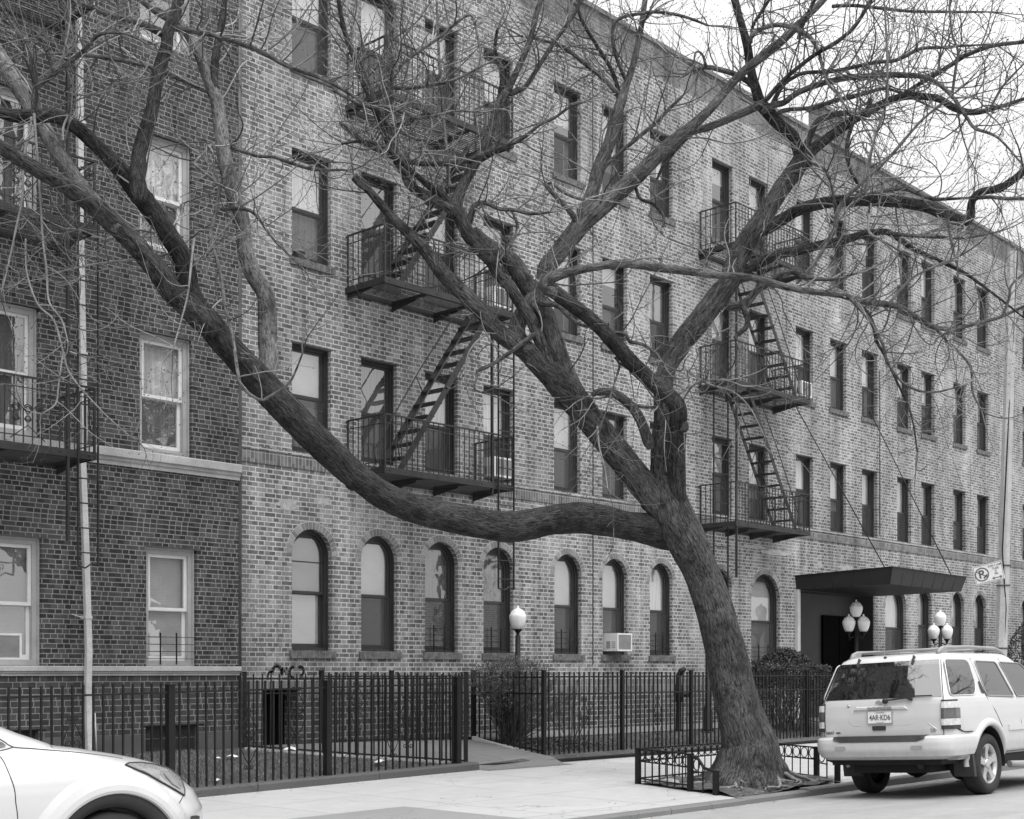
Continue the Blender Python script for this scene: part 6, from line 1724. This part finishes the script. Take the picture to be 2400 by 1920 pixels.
def rear_patch(mb, corners, off, nu=10, nv=6, smooth=True):
    """corners (y,z) bl, br, tr, tl on the tailgate surface, lifted by off"""
    g = []
    for j in range(nv+1):
        row = []
        for i in range(nu+1):
            u, v = i/nu, j/nv
            y = lerp(lerp(corners[0][0], corners[1][0], u), lerp(corners[3][0], corners[2][0], u), v); z = lerp(lerp(corners[0][1], corners[1][1], u), lerp(corners[3][1], corners[2][1], u), v)
            row.append((rear_x(y, z)-off, y, z))
        g.append(row)
    for j in range(nv):
        for i in range(nu): mb.quad(g[j][i], g[j+1][i], g[j+1][i+1], g[j][i+1], smooth)
def side_patch(mb, pts, off, s=-1):
    """convex polygon (x,z) lying on the side surface"""
    n = len(pts); cx = sum(p[0] for p in pts)/n; cz = sum(p[1] for p in pts)/n
    rings_ = [[(lerp(cx, p[0], f), lerp(cz, p[1], f)) for p in pts] for f in (1, 0.66, 0.33)]
    P = lambda p: (p[0], s*(hwz(p[1])+off), p[1])
    for a, b_ in zip(rings_[:-1], rings_[1:]):
        for i in range(n): mb.quad(P(a[i]), P(a[(i+1) % n]), P(b_[(i+1) % n]), P(b_[i]), True)
    for i in range(n): mb.poly([P(rings_[2][i]), P(rings_[2][(i+1) % n]), P((cx, cz))], True)
def rounded(pts, r=0.05, n=4):
    out = []; k = len(pts)
    for i in range(k):
        p0, p, p1 = Vector((*pts[i-1], 0)), Vector((*pts[i], 0)), Vector((*pts[(i+1) % k], 0))
        a = p+(p0-p).normalized()*min(r, (p0-p).length*0.4); b_ = p+(p1-p).normalized()*min(r, (p1-p).length*0.4)
        for j in range(n+1):
            t = j/n; q = a*(1-t)**2+p*2*t*(1-t)+b_*t*t; out.append((q.x, q.y))
    return out
mb = MB(); rear_patch(mb, ((0.765, 1.175), (-0.765, 1.175), (-0.655, 1.605), (0.655, 1.605)), 0.004, 14, 8); mb.build('rear_window', MAT['window_tint'], suv, True)
quarter = [(-0.93, 1.18), (-0.28, 1.18), (-0.17, 1.30), (-0.15, 1.56), (-0.22, 1.60), (-0.77, 1.60)]
rdoor = [(0.03, 1.165), (0.80, 1.145), (0.60, 1.575), (0.02, 1.585)]
fdoor = [(0.90, 1.145), (1.85, 1.15), (1.50, 1.45), (1.32, 1.56), (0.70, 1.575)]
for s in (-1, 1):
    mb = MB(); side_patch(mb, rounded(quarter, 0.06), 0.004, s); mb.build('quarter_window', MAT['window_tint'], suv, True)
    for q in (rdoor, fdoor):
        mb = MB(); side_patch(mb, rounded(q, 0.045), 0.003, s); fr = mb.build('door_window', MAT['window_tint'], suv, True)
        mb = MB(); P = [Vector((p[0], s*(hwz(p[1])+0.005), p[1])) for p in rounded(q, 0.045)]; P.append(P[0]); mb.tube(P, 0.010, 5, cap=False); mb.build('window_trim', MAT['grey_trim'], fr)
    mb = MB(); P = [Vector((p[0], s*(hwz(p[1])+0.004), p[1])) for p in rounded(quarter, 0.06)]; P.append(P[0]); mb.tube(P, 0.008, 5, cap=False); mb.build('quarter_trim', MAT['white_paint'], suv)
    # door seams and handle
    mb = MB()
    for path in ([(-0.06, 1.62), (-0.03, 1.35), (0.02, 1.15), (0.20, 0.98), (0.36, 0.80), (0.44, 0.62), (0.45, 0.47)], [(0.74, 1.62), (0.88, 1.14), (0.94, 0.8), (0.95, 0.48)], [(1.95, 1.13), (1.98, 0.8), (1.95, 0.48)], [(0.45, 0.485), (0.95, 0.485), (1.95, 0.485)]):
        mb.tube([(x, s*(hwz(z)+0.0005), z) for x, z in path], 0.005, 4, cap=False)
    mb.build('door_seam', MAT['seam'], suv)
    mb = MB(); side_patch(mb, rounded([(-0.09, 1.20), (0.00, 1.19), (-0.02, 1.34), (-0.085, 1.34)], 0.03), 0.006, s); mb.build('door_handle', MAT['dark_trim'], suv, True)
    mb = MB(); mb.prism([(0.55, s*0.868, 0.74), (2.2, s*0.868, 0.74), (2.2, s*0.868, 0.81), (0.55, s*0.868, 0.81)], (0, s*0.018, 0)); mb.build('side_moulding', WP, suv, True)
    # wheel flare
    for wx in (0.0, 2.70):
        mb = MB(); pr = [(0.428, 0.0), (0.432, 0.035), (0.462, 0.044), (0.497, 0.036), (0.520, 0.006), (0.50, -0.02)]
        n = 26; base = len(mb.v)
        for i in range(n+1):
            a = R(lerp(-4, 184, i/n))
            for r_, o_ in pr:
                z = 0.385+r_*math.sin(a); mb.v.append((wx+r_*math.cos(a), s*(hwz(max(0.44, min(z, 1.0)))+o_-0.002), z))
        m_ = len(pr)
        for i in range(n):
            for j in range(m_-1): mb.f.append((base+i*m_+j, base+i*m_+j+1, base+(i+1)*m_+j+1, base+(i+1)*m_+j)); mb.s.append(True); mb.m.append(0)
        mb.build('wheel_flare', WP, suv, True)
    mb = MB(); mb.prism([(-0.46, s*0.62, 0.235), (-0.50, s*0.62, 0.52), (-0.44, s*0.62, 0.52), (-0.40, s*0.62, 0.235)], (0, s*0.25, 0)); mb.build('mud_flap', MAT['dark_trim'], suv, True)
    for wx in (0.0, 2.70):
        mb = MB(); n = 24; q = [(wx+0.418*math.cos(R(lerp(-10, 190, i/n))), 0.385+0.418*math.sin(R(lerp(-10, 190, i/n)))) for i in range(n+1)]
        for a_, b_ in zip(q[:-1], q[1:]):
            mb.quad((a_[0], s*0.525, a_[1]), (b_[0], s*0.525, b_[1]), (b_[0], s*0.862, b_[1]), (a_[0], s*0.862, a_[1]), True)
        mb.poly([(x, s*0.527, z) for x, z in q]); mb.build('wheel_liner', MAT['underbody'], suv)
    # tail lamp wrapping the corner
    def tl(z0, z1, mat, name, parent, grow_=0.0):
        mb = MB(); rows = []
        for z in [lerp(z0, z1, i/5) for i in range(6)]:
            row = []
            yy = hwz(z); xr_ = xrz(z)
            row_pts = [(rear_x(0.765, z)-0.014, 0.765), (rear_x(0.80, z)-0.016, 0.80), (xr_+0.035, 0.845), (xr_+0.085, yy+0.010), (xr_+0.16, yy+0.012), (xr_+0.27-0.03*(z > 1.05), yy+0.012)]
            rows.append([(x, s*y, z) for x, y in row_pts])
        for a, b_ in zip(rows[:-1], rows[1:]):
            for i in range(5): mb.quad(a[i], b_[i], b_[i+1], a[i+1], True)
        ring_ = []
        for row in (rows[0], rows[-1]):
            mb.poly([*row, (row[-1][0], row[-1][1]-s*0.04, row[-1][2]), (row[0][0]+0.03, row[0][1], row[0][2])])
        for k in (0, -1):
            for a, b_ in zip(rows[:-1], rows[1:]):
                q = (0, -s*0.03, 0) if k else (0.03, 0, 0)
                mb.quad(a[k], b_[k], tuple(b_[k][i]+q[i] for i in range(3)), tuple(a[k][i]+q[i] for i in range(3)))
        return mb.build(name, mat, parent, True)
    lamp = tl(0.80, 1.135, MAT['dark_trim'], 'tail_lamp', suv)
    for z0, z1, m in ((1.04, 1.115, 'lens_clear'), (0.925, 1.035, 'lens_dark'), (0.845, 0.92, 'lens_clear')):
        l = tl(z0, z1, MAT[m], 'lens', lamp); l.scale = (1.0, 1.0, 1.0); l.location = (-0.006, s*0.006, 0)
# tailgate shut lines, plate recess, handle, badges
mb = MB()
mb.tube([(rear_x(0.785, z)-0.001, 0.785 - 0.12*max(0, (z-1.17)/0.45), z) for z in (0.74, 0.9, 1.1, 1.17, 1.4, 1.6)], 0.005, 4, cap=False)
mb.tube([(rear_x(-0.765, z)-0.001, -0.785 + 0.12*max(0, (z-1.17)/0.45), z) for z in (0.74, 0.9, 1.1, 1.17, 1.4, 1.6)], 0.005, 4, cap=False)
mb.tube([(rear_x(y, 0.735)-0.002, y, 0.735) for y in (0.78, 0.4, 0, -0.4, -0.78)], 0.006, 4, cap=False)
mb.build('tailgate_seam', MAT['seam'], suv)
mb = MB()
def ridge(y0, y1, z0, z1, h, mbx):
    P = [(y0, z0), (y1, z0), (y1*0.9+0.1*y0*0, z1), (y0*0.9, z1)]
    g = [(rear_x(y, z)+0.002, y, z) for y, z in P]; f = [(rear_x(y*0.96, lerp(z0, z1, 0.5))-h, y*0.96, lerp(z0, z1, 0.3 if k < 2 else 0.75)) for k, (y, z) in enumerate(P)]
    mbx.quad(*f)
    for i in range(4): mbx.quad(g[i], g[(i+1) % 4], f[(i+1) % 4], f[i])
ridge(0.36, -0.36, 1.035, 1.09, 0.022, mb); mb.build('plate_lamp_cover', WP, suv, True)
mb = MB()
for sg in (1, -1):
    mb.tube([(rear_x(sg*0.62, z)+0.008, sg*y, z) for y, z in ((0.50, 1.12), (0.54, 1.0), (0.60, 0.88), (0.70, 0.80))], 0.011, 6, cap=False)
mb.tube([(rear_x(y, 0.80)+0.011, y, 0.80) for y in (0.62, 0.3, 0, -0.3, -0.62)], 0.013, 6, cap=False)
mb.tube([(rear_x(y, z)+0.0115, y, z) for y, z in ((0.40, 1.02), (0.43, 0.92), (0.36, 0.865), (0, 0.86), (-0.36, 0.865), (-0.43, 0.92), (-0.40, 1.02))], 0.014, 6, cap=False)
mb.build('tailgate_crease', WP, suv)
pl = MB(); pl.prism([(rear_x(0, 0.95)-0.012, y, z) for y, z in ((0.158, 0.888), (-0.158, 0.888), (-0.158, 1.032), (0.158, 1.032))], (0.01, 0, 0)); plate = pl.build('number_plate', MAT['sign_white'], suv, True)
pl = MB(); xq = rear_x(0, 0.95)-0.0165
for a in ((0.166, 0.155, 0.882, 1.038), (-0.155, -0.166, 0.882, 1.038), (0.155, -0.155, 0.882, 0.892), (0.155, -0.155, 1.028, 1.038)): pl.box(xq, xq+0.012, a[1], a[0], a[2], a[3])
pl.build('plate_frame', MAT['alloy'], plate)
RT = Matrix(((0, 0, -1), (-1, 0, 0), (0, 1, 0))).to_4x4()
def letters(parent, s, size, x, y, z, mat, bold=0.0, sx=1.0, ex=0.001, tilt=0.0):
    o = link('lettering', text_mesh(s, size, mat, bold=bold, extrude=ex, sx=sx), parent)
    o.matrix_basis = Matrix.Translation((x, y, z)) @ Matrix.Rotation(tilt, 4, 'Y') @ RT
    return o
INK = MAT['sign_ink']
letters(plate, '4AR·KD6', 0.088, xq+0.002, 0.0, 0.953, INK, 0.0012, 0.80)
letters(plate, 'Connecticut', 0.026, xq+0.002, 0.0, 1.014, MAT['grey_trim'])
letters(plate, 'Constitution State', 0.014, xq+0.002, 0.0, 0.898, MAT['grey_trim'])
letters(suv, 'PATHFINDER', 0.046, rear_x(0, 1.062)-0.0235, 0.0, 1.062, MAT['grey_trim'], 0.0012, 1.18, 0.002)
letters(suv, 'SE', 0.06, rear_x(-0.66, 0.79)-0.004, -0.66, 0.79, MAT['grey_trim'], 0.001, 1.25, 0.002)
letters(suv, 'SARAT', 0.042, rear_x(0.68, 0.785)-0.003, 0.70, 0.785, INK, 0.0022, 0.9)
mb = MB(); mb.prism([(rear_x(0.58, 0.785)-0.001, 0.585-0.035*math.cos(R(a)), 0.785+0.014*math.sin(R(a))) for a in range(0, 360, 24)], (-0.002, 0, 0)); mb.build('dealer_badge', INK, suv, True)
mb = MB()
for r_ in (0.040, 0.028): mb.tube([(rear_x(-0.02, 1.13)-0.006, 0.01-r_*1.25*math.cos(R(a)), 1.128+r_*0.7*math.sin(R(a))) for a in range(0, 361, 20)], 0.004, 5, cap=False)
mb.box(rear_x(0, 1.128)-0.010, rear_x(0, 1.128)-0.003, -0.038, 0.06, 1.119, 1.137); mb.build('maker_badge', MAT['alloy'], suv)
mb = MB(); mb.prism([(rear_x(0.02, 0.835)-0.001, 0.02+0.085*a, 0.832+0.026*b_) for a, b_ in ((1, -1), (-1, -1), (-1.04, 0), (-1, 1), (1, 1), (1.04, 0))], (-0.010, 0, 0)); mb.build('tailgate_handle', MAT['dark_trim'], suv, True)
mb = MB(); mb.lathe([(0.016, 0), (0.016, -0.006), (0, -0.006)], (rear_x(0.43, 1.10), 0.43, 1.10), 12, 'x'); mb.build('lock', MAT['alloy'], suv)
mb = MB(); wx = lambda y, z: rear_x(y, z)-0.03
mb.lathe([(0.032, 0.0), (0.03, -0.04), (0, -0.045)], (rear_x(-0.07, 1.145), -0.07, 1.145), 14, 'x')
mb.bar((wx(-0.07, 1.15), -0.07, 1.15), (wx(-0.36, 1.175), -0.36, 1.172), 0.028, 0.02); mb.bar((wx(-0.36, 1.172), -0.36, 1.172), (wx(-0.42, 1.15), -0.42, 1.15), 0.025, 0.03)
mb.bar((wx(-0.30, 1.19), -0.36, 1.19), (wx(-0.62, 1.185), -0.66, 1.188), 0.012, 0.016); mb.build('wiper', MAT['dark_trim'], suv)
mb = MB()
for y in (0.40, -0.33): mb.bar((rear_x(y, 1.595)-0.012, y, 1.555), (rear_x(y, 1.64)-0.012, y-0.01, 1.655), 0.055, 0.018, up=(0, 1, 0))
mb.build('glass_hinge', MAT['dark_trim'], suv)
mb = MB(); mb.lathe([(0.018, 0), (0.02, -0.02), (0.008, -0.03), (0, -0.03)], (rear_x(0.06, 1.655)+0.01, 0.06, 1.658), 10, 'x'); mb.build('washer_nozzle', MAT['dark_trim'], suv)
mb = MB(); mb.bar((rear_x(0.2, 1.28)-0.006, 0.05, 1.255), (rear_x(0, 1.28)-0.006, -0.10, 1.26), 0.006, 0.018); mb.build('window_sticker', MAT['sign_white'], suv)
# rear bumper wraps round to the wheel arches
Bp = [(0.46, -1.06, -0.36, 0.80, 0.18, 0.02, 0.05, 0), (0.50, -1.13, -0.36, 0.872, 0.19, 0.02, 0.05, 0), (0.57, -1.165, -0.36, 0.895, 0.19, 0.02, 0.05, 0), (0.66, -1.17, -0.36, 0.900, 0.19, 0.02, 0.05, 0), (0.705, -1.16, -0.36, 0.895, 0.18, 0.02, 0.05, 0), (0.73, -1.135, -0.36, 0.88, 0.17, 0.02, 0.05, 0), (0.738, -1.09, -0.36, 0.868, 0.16, 0.02, 0.05, 0)]
bumper = loft(Bp, 3).build('bumper', WP, suv, True)
bool_cut(bumper, [ycyl(suv, 0.455, 0, 0.385, -1.2, -0.5), ycyl(suv, 0.455, 0, 0.385, 0.5, 1.2)])
mb = MB(); pts = []
outer = lambda y: -1.172+0.05*(abs(y)/0.9)**2
prof = [(-0.62, 0.744), (-0.60, 0.70), (-0.55, 0.668), (0.55, 0.668), (0.60, 0.70), (0.62, 0.744)]
for i in range(12):
    y0, y1 = lerp(-0.60, 0.60, i/12), lerp(-0.60, 0.60, (i+1)/12)
    zb = lambda y: 0.672 + 0.03*max(0, (abs(y)-0.52)/0.08)
    mb.quad((outer(y0)-0.003, y0, zb(y0)), (outer(y1)-0.003, y1, zb(y1)), (outer(y1)+0.022, y1, 0.742), (outer(y0)+0.022, y0, 0.742))
    mb.quad((outer(y0)+0.022, y0, 0.742), (outer(y1)+0.022, y1, 0.742), (-1.03, y1, 0.744), (-1.03, y0, 0.744))
mb.build('bumper_step', MAT['dark_trim'], suv, True)
for y in (0.50, -0.50):
    mb = MB(); x = outer(y)-0.006+0.005
    mb.prism([(x, y+0.065*a, 0.605+0.019*b_) for a, b_ in ((1, -1), (-1, -1), (-1.12, 0), (-1, 1), (1, 1), (1.12, 0))], (-0.012, 0, 0)); mb.build('reflector', MAT['grey_trim'] if False else MAT['ac_grille'], suv, True)
# underside, axle, exhaust
mb = MB(); mb.box(-0.85, 3.2, -0.50, 0.50, 0.30, 0.60); mb.box(-0.98, -0.5, -0.72, 0.72, 0.40, 0.56); mb.tube([(0, -0.7, 0.36), (0, 0.7, 0.36)], 0.055, 10)
mb.lathe([(0.0, -0.16), (0.10, -0.12), (0.15, 0), (0.10, 0.12), (0.0, 0.16)], (0.0, 0.10, 0.34), 14, 'y')
mb.tube([(-0.4, -0.35, 0.38), (-0.9, -0.42, 0.40), (-1.0, -0.46, 0.38)], 0.035, 8); mb.box(0.5, 2.2, -0.80, 0.80, 0.34, 0.47)
mb.build('underbody', MAT['underbody'], suv)
for s in (-1, 1):
    mb = MB(); mb.tube([(0.55, s*0.86, 0.33), (0.75, s*0.93, 0.32), (1.9, s*0.93, 0.32), (2.1, s*0.86, 0.33)], 0.045, 10); mb.build('side_step', MAT['grey_trim'], suv)
    mb = MB(); y = s*0.575
    mb.tube([(-0.66, y, 1.655), (-0.60, y, 1.715), (-0.50, y, 1.745), (0.2, y*0.98, 1.762), (0.95, y*0.97, 1.752), (1.12, y*0.97, 1.72), (1.22, y*0.96, 1.665)], [0.030, 0.032, 0.024, 0.022, 0.022, 0.026, 0.022], 10)
    mb.prism([(-0.66, y-0.028, 1.64), (-0.46, y-0.028, 1.68), (-0.45, y-0.028, 1.745), (-0.54, y-0.028, 1.748), (-0.62, y-0.028, 1.715)], (0, 0.056, 0))
    mb.build('roof_rail', MAT['grey_trim'], suv, True)
for x in (-0.40, 0.55):
    mb = MB(); mb.tube([(x, -0.57, 1.735), (x, 0, 1.745), (x, 0.57, 1.735)], 0.016, 8); mb.build('cross_bar', MAT['grey_trim'], suv)
for wx_ in (0.0, 2.70):
    for s in (-1, 1): wheel(suv, wx_, s*0.745, 0.362, s)
# dent and scrape on the right rear corner
mb = MB(); mb.tube([(-0.86, -0.8735, 0.80), (-0.80, -0.876, 0.79), (-0.70, -0.8755, 0.765), (-0.58, -0.8755, 0.757), (-0.45, -0.874, 0.76)], [0.004, 0.010, 0.006, 0.008, 0.005], 5); mb.build('scrape', MAT['seam'], suv)

# ---- white crossover, nose at the left edge
cr = thing('parked_car', 'white crossover cut off by the left edge, showing bonnet, headlight and front wheel arch', 'car', (3.94, 7.62, 0.0))
C = [ # z, xr, xf, hw, rr, rf, br, bf
 (0.24, -3.4, 0.710, 0.84, 0.2, 0.45, 0.05, 0.10), (0.32, -3.45, 0.810, 0.90, 0.2, 0.50, 0.05, 0.12), (0.45, -3.5, 0.870, 0.93, 0.2, 0.52, 0.05, 0.14), (0.56, -3.5, 0.895, 0.94, 0.2, 0.55, 0.05, 0.15),
 (0.68, -3.5, 0.890, 0.945, 0.2, 0.56, 0.05, 0.16), (0.78, -3.5, 0.840, 0.942, 0.2, 0.58, 0.05, 0.17), (0.85, -3.5, 0.760, 0.936, 0.2, 0.60, 0.05, 0.18), (0.905, -3.5, 0.690, 0.926, 0.2, 0.58, 0.05, 0.17),
 (0.95, -3.5, 0.570, 0.910, 0.2, 0.55, 0.05, 0.15), (0.985, -3.5, 0.425, 0.888, 0.2, 0.50, 0.05, 0.13), (1.015, -3.5, 0.275, 0.862, 0.2, 0.42, 0.05, 0.12), (1.042, -3.5, 0.125, 0.842, 0.2, 0.30, 0.05, 0.12), (1.065, -3.5, 0.0, 0.828, 0.2, 0.22, 0.05, 0.12), (1.085, -3.48, -0.14, 0.818, 0.2, 0.2, 0.05, 0.12),
 (1.11, -3.46, -0.20, 0.81, 0.2, 0.2, 0.05, 0.12), (1.16, -3.44, -0.34, 0.80, 0.2, 0.2, 0.05, 0.12), (1.35, -3.3, -0.80, 0.73, 0.2, 0.2, 0.05, 0.1), (1.55, -3.15, -1.10, 0.66, 0.2, 0.2, 0.05, 0.08), (1.63, -3.05, -1.35, 0.60, 0.2, 0.2, 0.05, 0.05), (1.67, -2.8, -1.7, 0.42, 0.2, 0.2, 0.02, 0.02)]
cb = loft(C, 4).build('body', WP, cr, True)
bool_cut(cb, [ycyl(cr, 0.425, 0, 0.395, -1.2, -0.60, 64), ycyl(cr, 0.425, 0, 0.395, 0.60, 1.2, 64), ycyl(cr, 0.425, -2.70, 0.395, -1.2, -0.60), ycyl(cr, 0.425, -2.70, 0.395, 0.60, 1.2)])
dg = bpy.context.evaluated_depsgraph_get(); dg.update()
bm_ = bmesh.new(); bm_.from_mesh(cb.data); bvh = BVHTree.FromBMesh(bm_)
CO = Vector(cr.location)
def hit(px, py, off=0.004):
    """point of the body surface where a detail sits"""
    d = ray(px, py).normalized(); p, nn, i, dist = bvh.ray_cast(CAM-CO, d)
    if p is None: return None
    if nn.dot(d) > 0: nn = -nn
    return p+nn*off
def cpx(x, y): return (x*0.22264, 1680+y*0.22264)
def conform(poly, off, name, mat, parent, n=14):
    k = len(poly); cx_ = sum(p[0] for p in poly)/k; cy_ = sum(p[1] for p in poly)/k; mb = MB(); rows = []
    for f in [1-i/n for i in range(n)]:
        rows.append([hit(lerp(cx_, p[0], f), lerp(cy_, p[1], f), off) for p in poly])
    for a, b_ in zip(rows[:-1], rows[1:]):
        for i in range(k):
            q = [a[i], a[(i+1) % k], b_[(i+1) % k], b_[i]]
            if all(v is not None for v in q): mb.quad(*q, smooth=True)
    c0 = hit(cx_, cy_, off)
    for i in range(k):
        if c0 is not None and rows[-1][i] is not None and rows[-1][(i+1) % k] is not None: mb.poly([rows[-1][i], rows[-1][(i+1) % k], c0], True)
    return mb.build(name, mat, parent, True)
def dens(poly, s=11):
    out = []
    for a, b_ in zip(poly, poly[1:]+poly[:1]):
        m_ = max(1, int(math.dist(a, b_)/s))
        out += [(lerp(a[0], b_[0], i/m_), lerp(a[1], b_[1], i/m_)) for i in range(m_)]
    return out
hl = [(1318, 515), (1350, 497), (1480, 494), (1600, 508), (1745, 545), (1830, 590), (1880, 640), (1915, 710), (1935, 780), (1930, 832), (1820, 765), (1700, 697), (1560, 618), (1400, 548)]
lamp = conform([cpx(*p) for p in dens(hl)], 0.007, 'headlight', MAT['lamp_glass'], cr)
conform([cpx(*p) for p in dens([(1470, 570), (1560, 560), (1680, 585), (1640, 660), (1560, 615)])], 0.012, 'reflector', MAT['grey_trim'], lamp, 9)
conform([cpx(*p) for p in dens([(1700, 600), (1770, 600), (1850, 700), (1890, 775), (1800, 720)])], 0.012, 'reflector', MAT['alloy'], lamp, 9)
mb = MB(); P = [hit(*cpx(*p), 0.007) for p in dens(hl+[hl[0]], 40)[:-1]]; P = [p for p in P if p is not None]; mb.tube(P+[P[0]], 0.0055, 5, cap=False); mb.build('rim', MAT['dark_trim'], lamp)
mb = MB()
for path in ([(-30, 240), (0, 238), (60, 275), (140, 320), (360, 338), (575, 356), (800, 376), (1050, 405), (1290, 440)], [(520, 292), (548, 322), (576, 356)], [(0, 420), (40, 475), (95, 600), (140, 720), (158, 800), (165, 900), (180, 1000), (186, 1078)], [(1930, 832), (1880, 920), (1820, 1000), (1745, 1075)], [(0, 360), (60, 345), (140, 320)]):
    P = [hit(*cpx(*p), 0.0) for p in spline([(x, y, 0) for x, y in path], 45) for p in [p[:2]]]; P = [p for p in P if p is not None]
    if len(P) > 1: mb.tube(P, 0.0032, 4, cap=False)
mb.build('panel_seam', MAT['seam'], cr)
conform([cpx(*p) for p in dens([(-10, 262), (20, 270), (58, 300), (50, 318), (0, 330), (-10, 330)], 12)], 0.004, 'corner_window', MAT['window_tint'], cr, 3)
o = conform([cpx(*p) for p in dens([(2000, 1062), (2010, 1045), (2060, 1038), (2095, 1045), (2095, 1078), (2000, 1078)], 14)], 0.004, 'fog_lamp', MAT['dark_trim'], cr, 3)
for s in (-1, 1):
    n = 30
    for wx_ in (0.0, -2.70):
        mb = MB(); base = 0
        for i in range(n+1):
            a = R(lerp(-5, 185, i/n))
            for r_, y_ in ((0.428, 0.930), (0.422, 0.938), (0.395, 0.932), (0.350, 0.905), (0.345, 0.86)):
                mb.v.append((wx_+r_*math.cos(a), s*y_, 0.395+r_*math.sin(a)))
        for i in range(n):
            for j in range(4): mb.f.append((base+i*5+j, base+i*5+j+1, base+(i+1)*5+j+1, base+(i+1)*5+j)); mb.s.append(True); mb.m.append(0)
        mb.build('arch_cladding', MAT['dark_trim'], cr, True)
    for q in ([(-0.78, 1.13), (-1.25, 1.14), (-1.15, 1.50), (-1.05, 1.50)], [(-1.33, 1.12), (-2.2, 1.14), (-2.1, 1.50), (-1.25, 1.52)]):
        mb = MB(); P = lambda p: (p[0], s*(interp(C, p[1], 3)+0.004), p[1]); rq = rounded(q, 0.05); cc = (sum(p[0] for p in rq)/len(rq), sum(p[1] for p in rq)/len(rq))
        for i in range(len(rq)): mb.poly([P(rq[i]), P(rq[(i+1) % len(rq)]), P(cc)], True)
        mb.build('door_window', MAT['window_tint'], cr, True)
for s in (-1, 1):
    mb = MB(); prof = [(0.426, 0.0), (0.430, 0.014), (0.445, 0.020), (0.475, 0.020), (0.52, 0.012), (0.575, -0.004)]; n = 44; rows = []
    for i in range(n+1):
        a = R(lerp(-2, 182, i/n)); row = []
        for r_, o_ in prof:
            x, z = r_*math.cos(a), 0.395+r_*math.sin(a); q_, nn, _, _ = bvh.ray_cast(Vector((x*(1.03 if r_ < 0.43 else 1), s*2, z+(0.012 if r_ < 0.43 else 0))), Vector((0, -s, 0)))
            row.append(None if q_ is None else (x, q_.y+s*o_, z))
        rows.append(row)
    for a_, b_ in zip(rows[:-1], rows[1:]):
        for j in range(len(prof)-1):
            q = [a_[j], a_[j+1], b_[j+1], b_[j]]
            if all(v is not None and abs(v[1]) > 0.6 for v in q): mb.quad(*q, smooth=True)
    mb.build('arch_lip', WP, cr, True)
mb = MB(); P = [(interp(C, z, 2)-0.12*(abs(y)/0.8)**2+0.012, y, z) for z, ys in ((1.23, (0.68, 0.35, 0, -0.35, -0.68)), (1.50, (0.58, 0.3, 0, -0.3, -0.58))) for y in ys]
for i in range(4): mb.quad(P[i], P[i+1], P[i+6], P[i+5], True)
mb.build('windscreen', MAT['window_tint'], cr, True)
mb = MB(); mb.box(-3.3, 0.95, -0.62, 0.62, 0.20, 0.55); mb.build('underbody', MAT['underbody'], cr)
for wx_ in (0.0, -2.70):
    for s in (-1, 1): wheel(cr, wx_, s*0.80, 0.36, s)
bm_.free()
# bare street trees across the road, seen mirrored in the window panes
for k, (x, y, rz, lb) in enumerate([(37.0, -4.5, R(160), 'bare street tree across the road, mirrored in the car windows'), (25.0, -6.0, R(20), 'bare street tree across the road, mirrored in the apartment windows')]):
    t = tree.copy(); COL.objects.link(t); t.location = (x, y, 0.0); t.rotation_euler = (0, 0, rz); t['label'] = lb
    for ch in list(tree.children):
        if ch.name.startswith('root'): continue
        c = ch.copy(); COL.objects.link(c); c.parent = t

GROUPS = {'air_conditioner': 'window air conditioners', 'fire_escape': 'iron fire escapes on the brick fronts', 'iron_fence': 'black iron fences of the front yards', 'lamp_post': 'yard lamp posts with white globes',
          'parked_car': 'white cars parked along the kerb', 'hedge': 'clipped hedges along the front', 'shrub': 'shrubs in the front yard', 'paper_scrap': 'paper litter on the lawn', 'stone': 'stones in the tree pit', 'street_tree': 'bare street trees', 'apartment_building': 'brick apartment buildings'}
for o in COL.objects:
    if o.parent is None:
        k = o.name.split('.')[0]
        if k in GROUPS and 'label' in o.keys(): o['group'] = GROUPS[k]
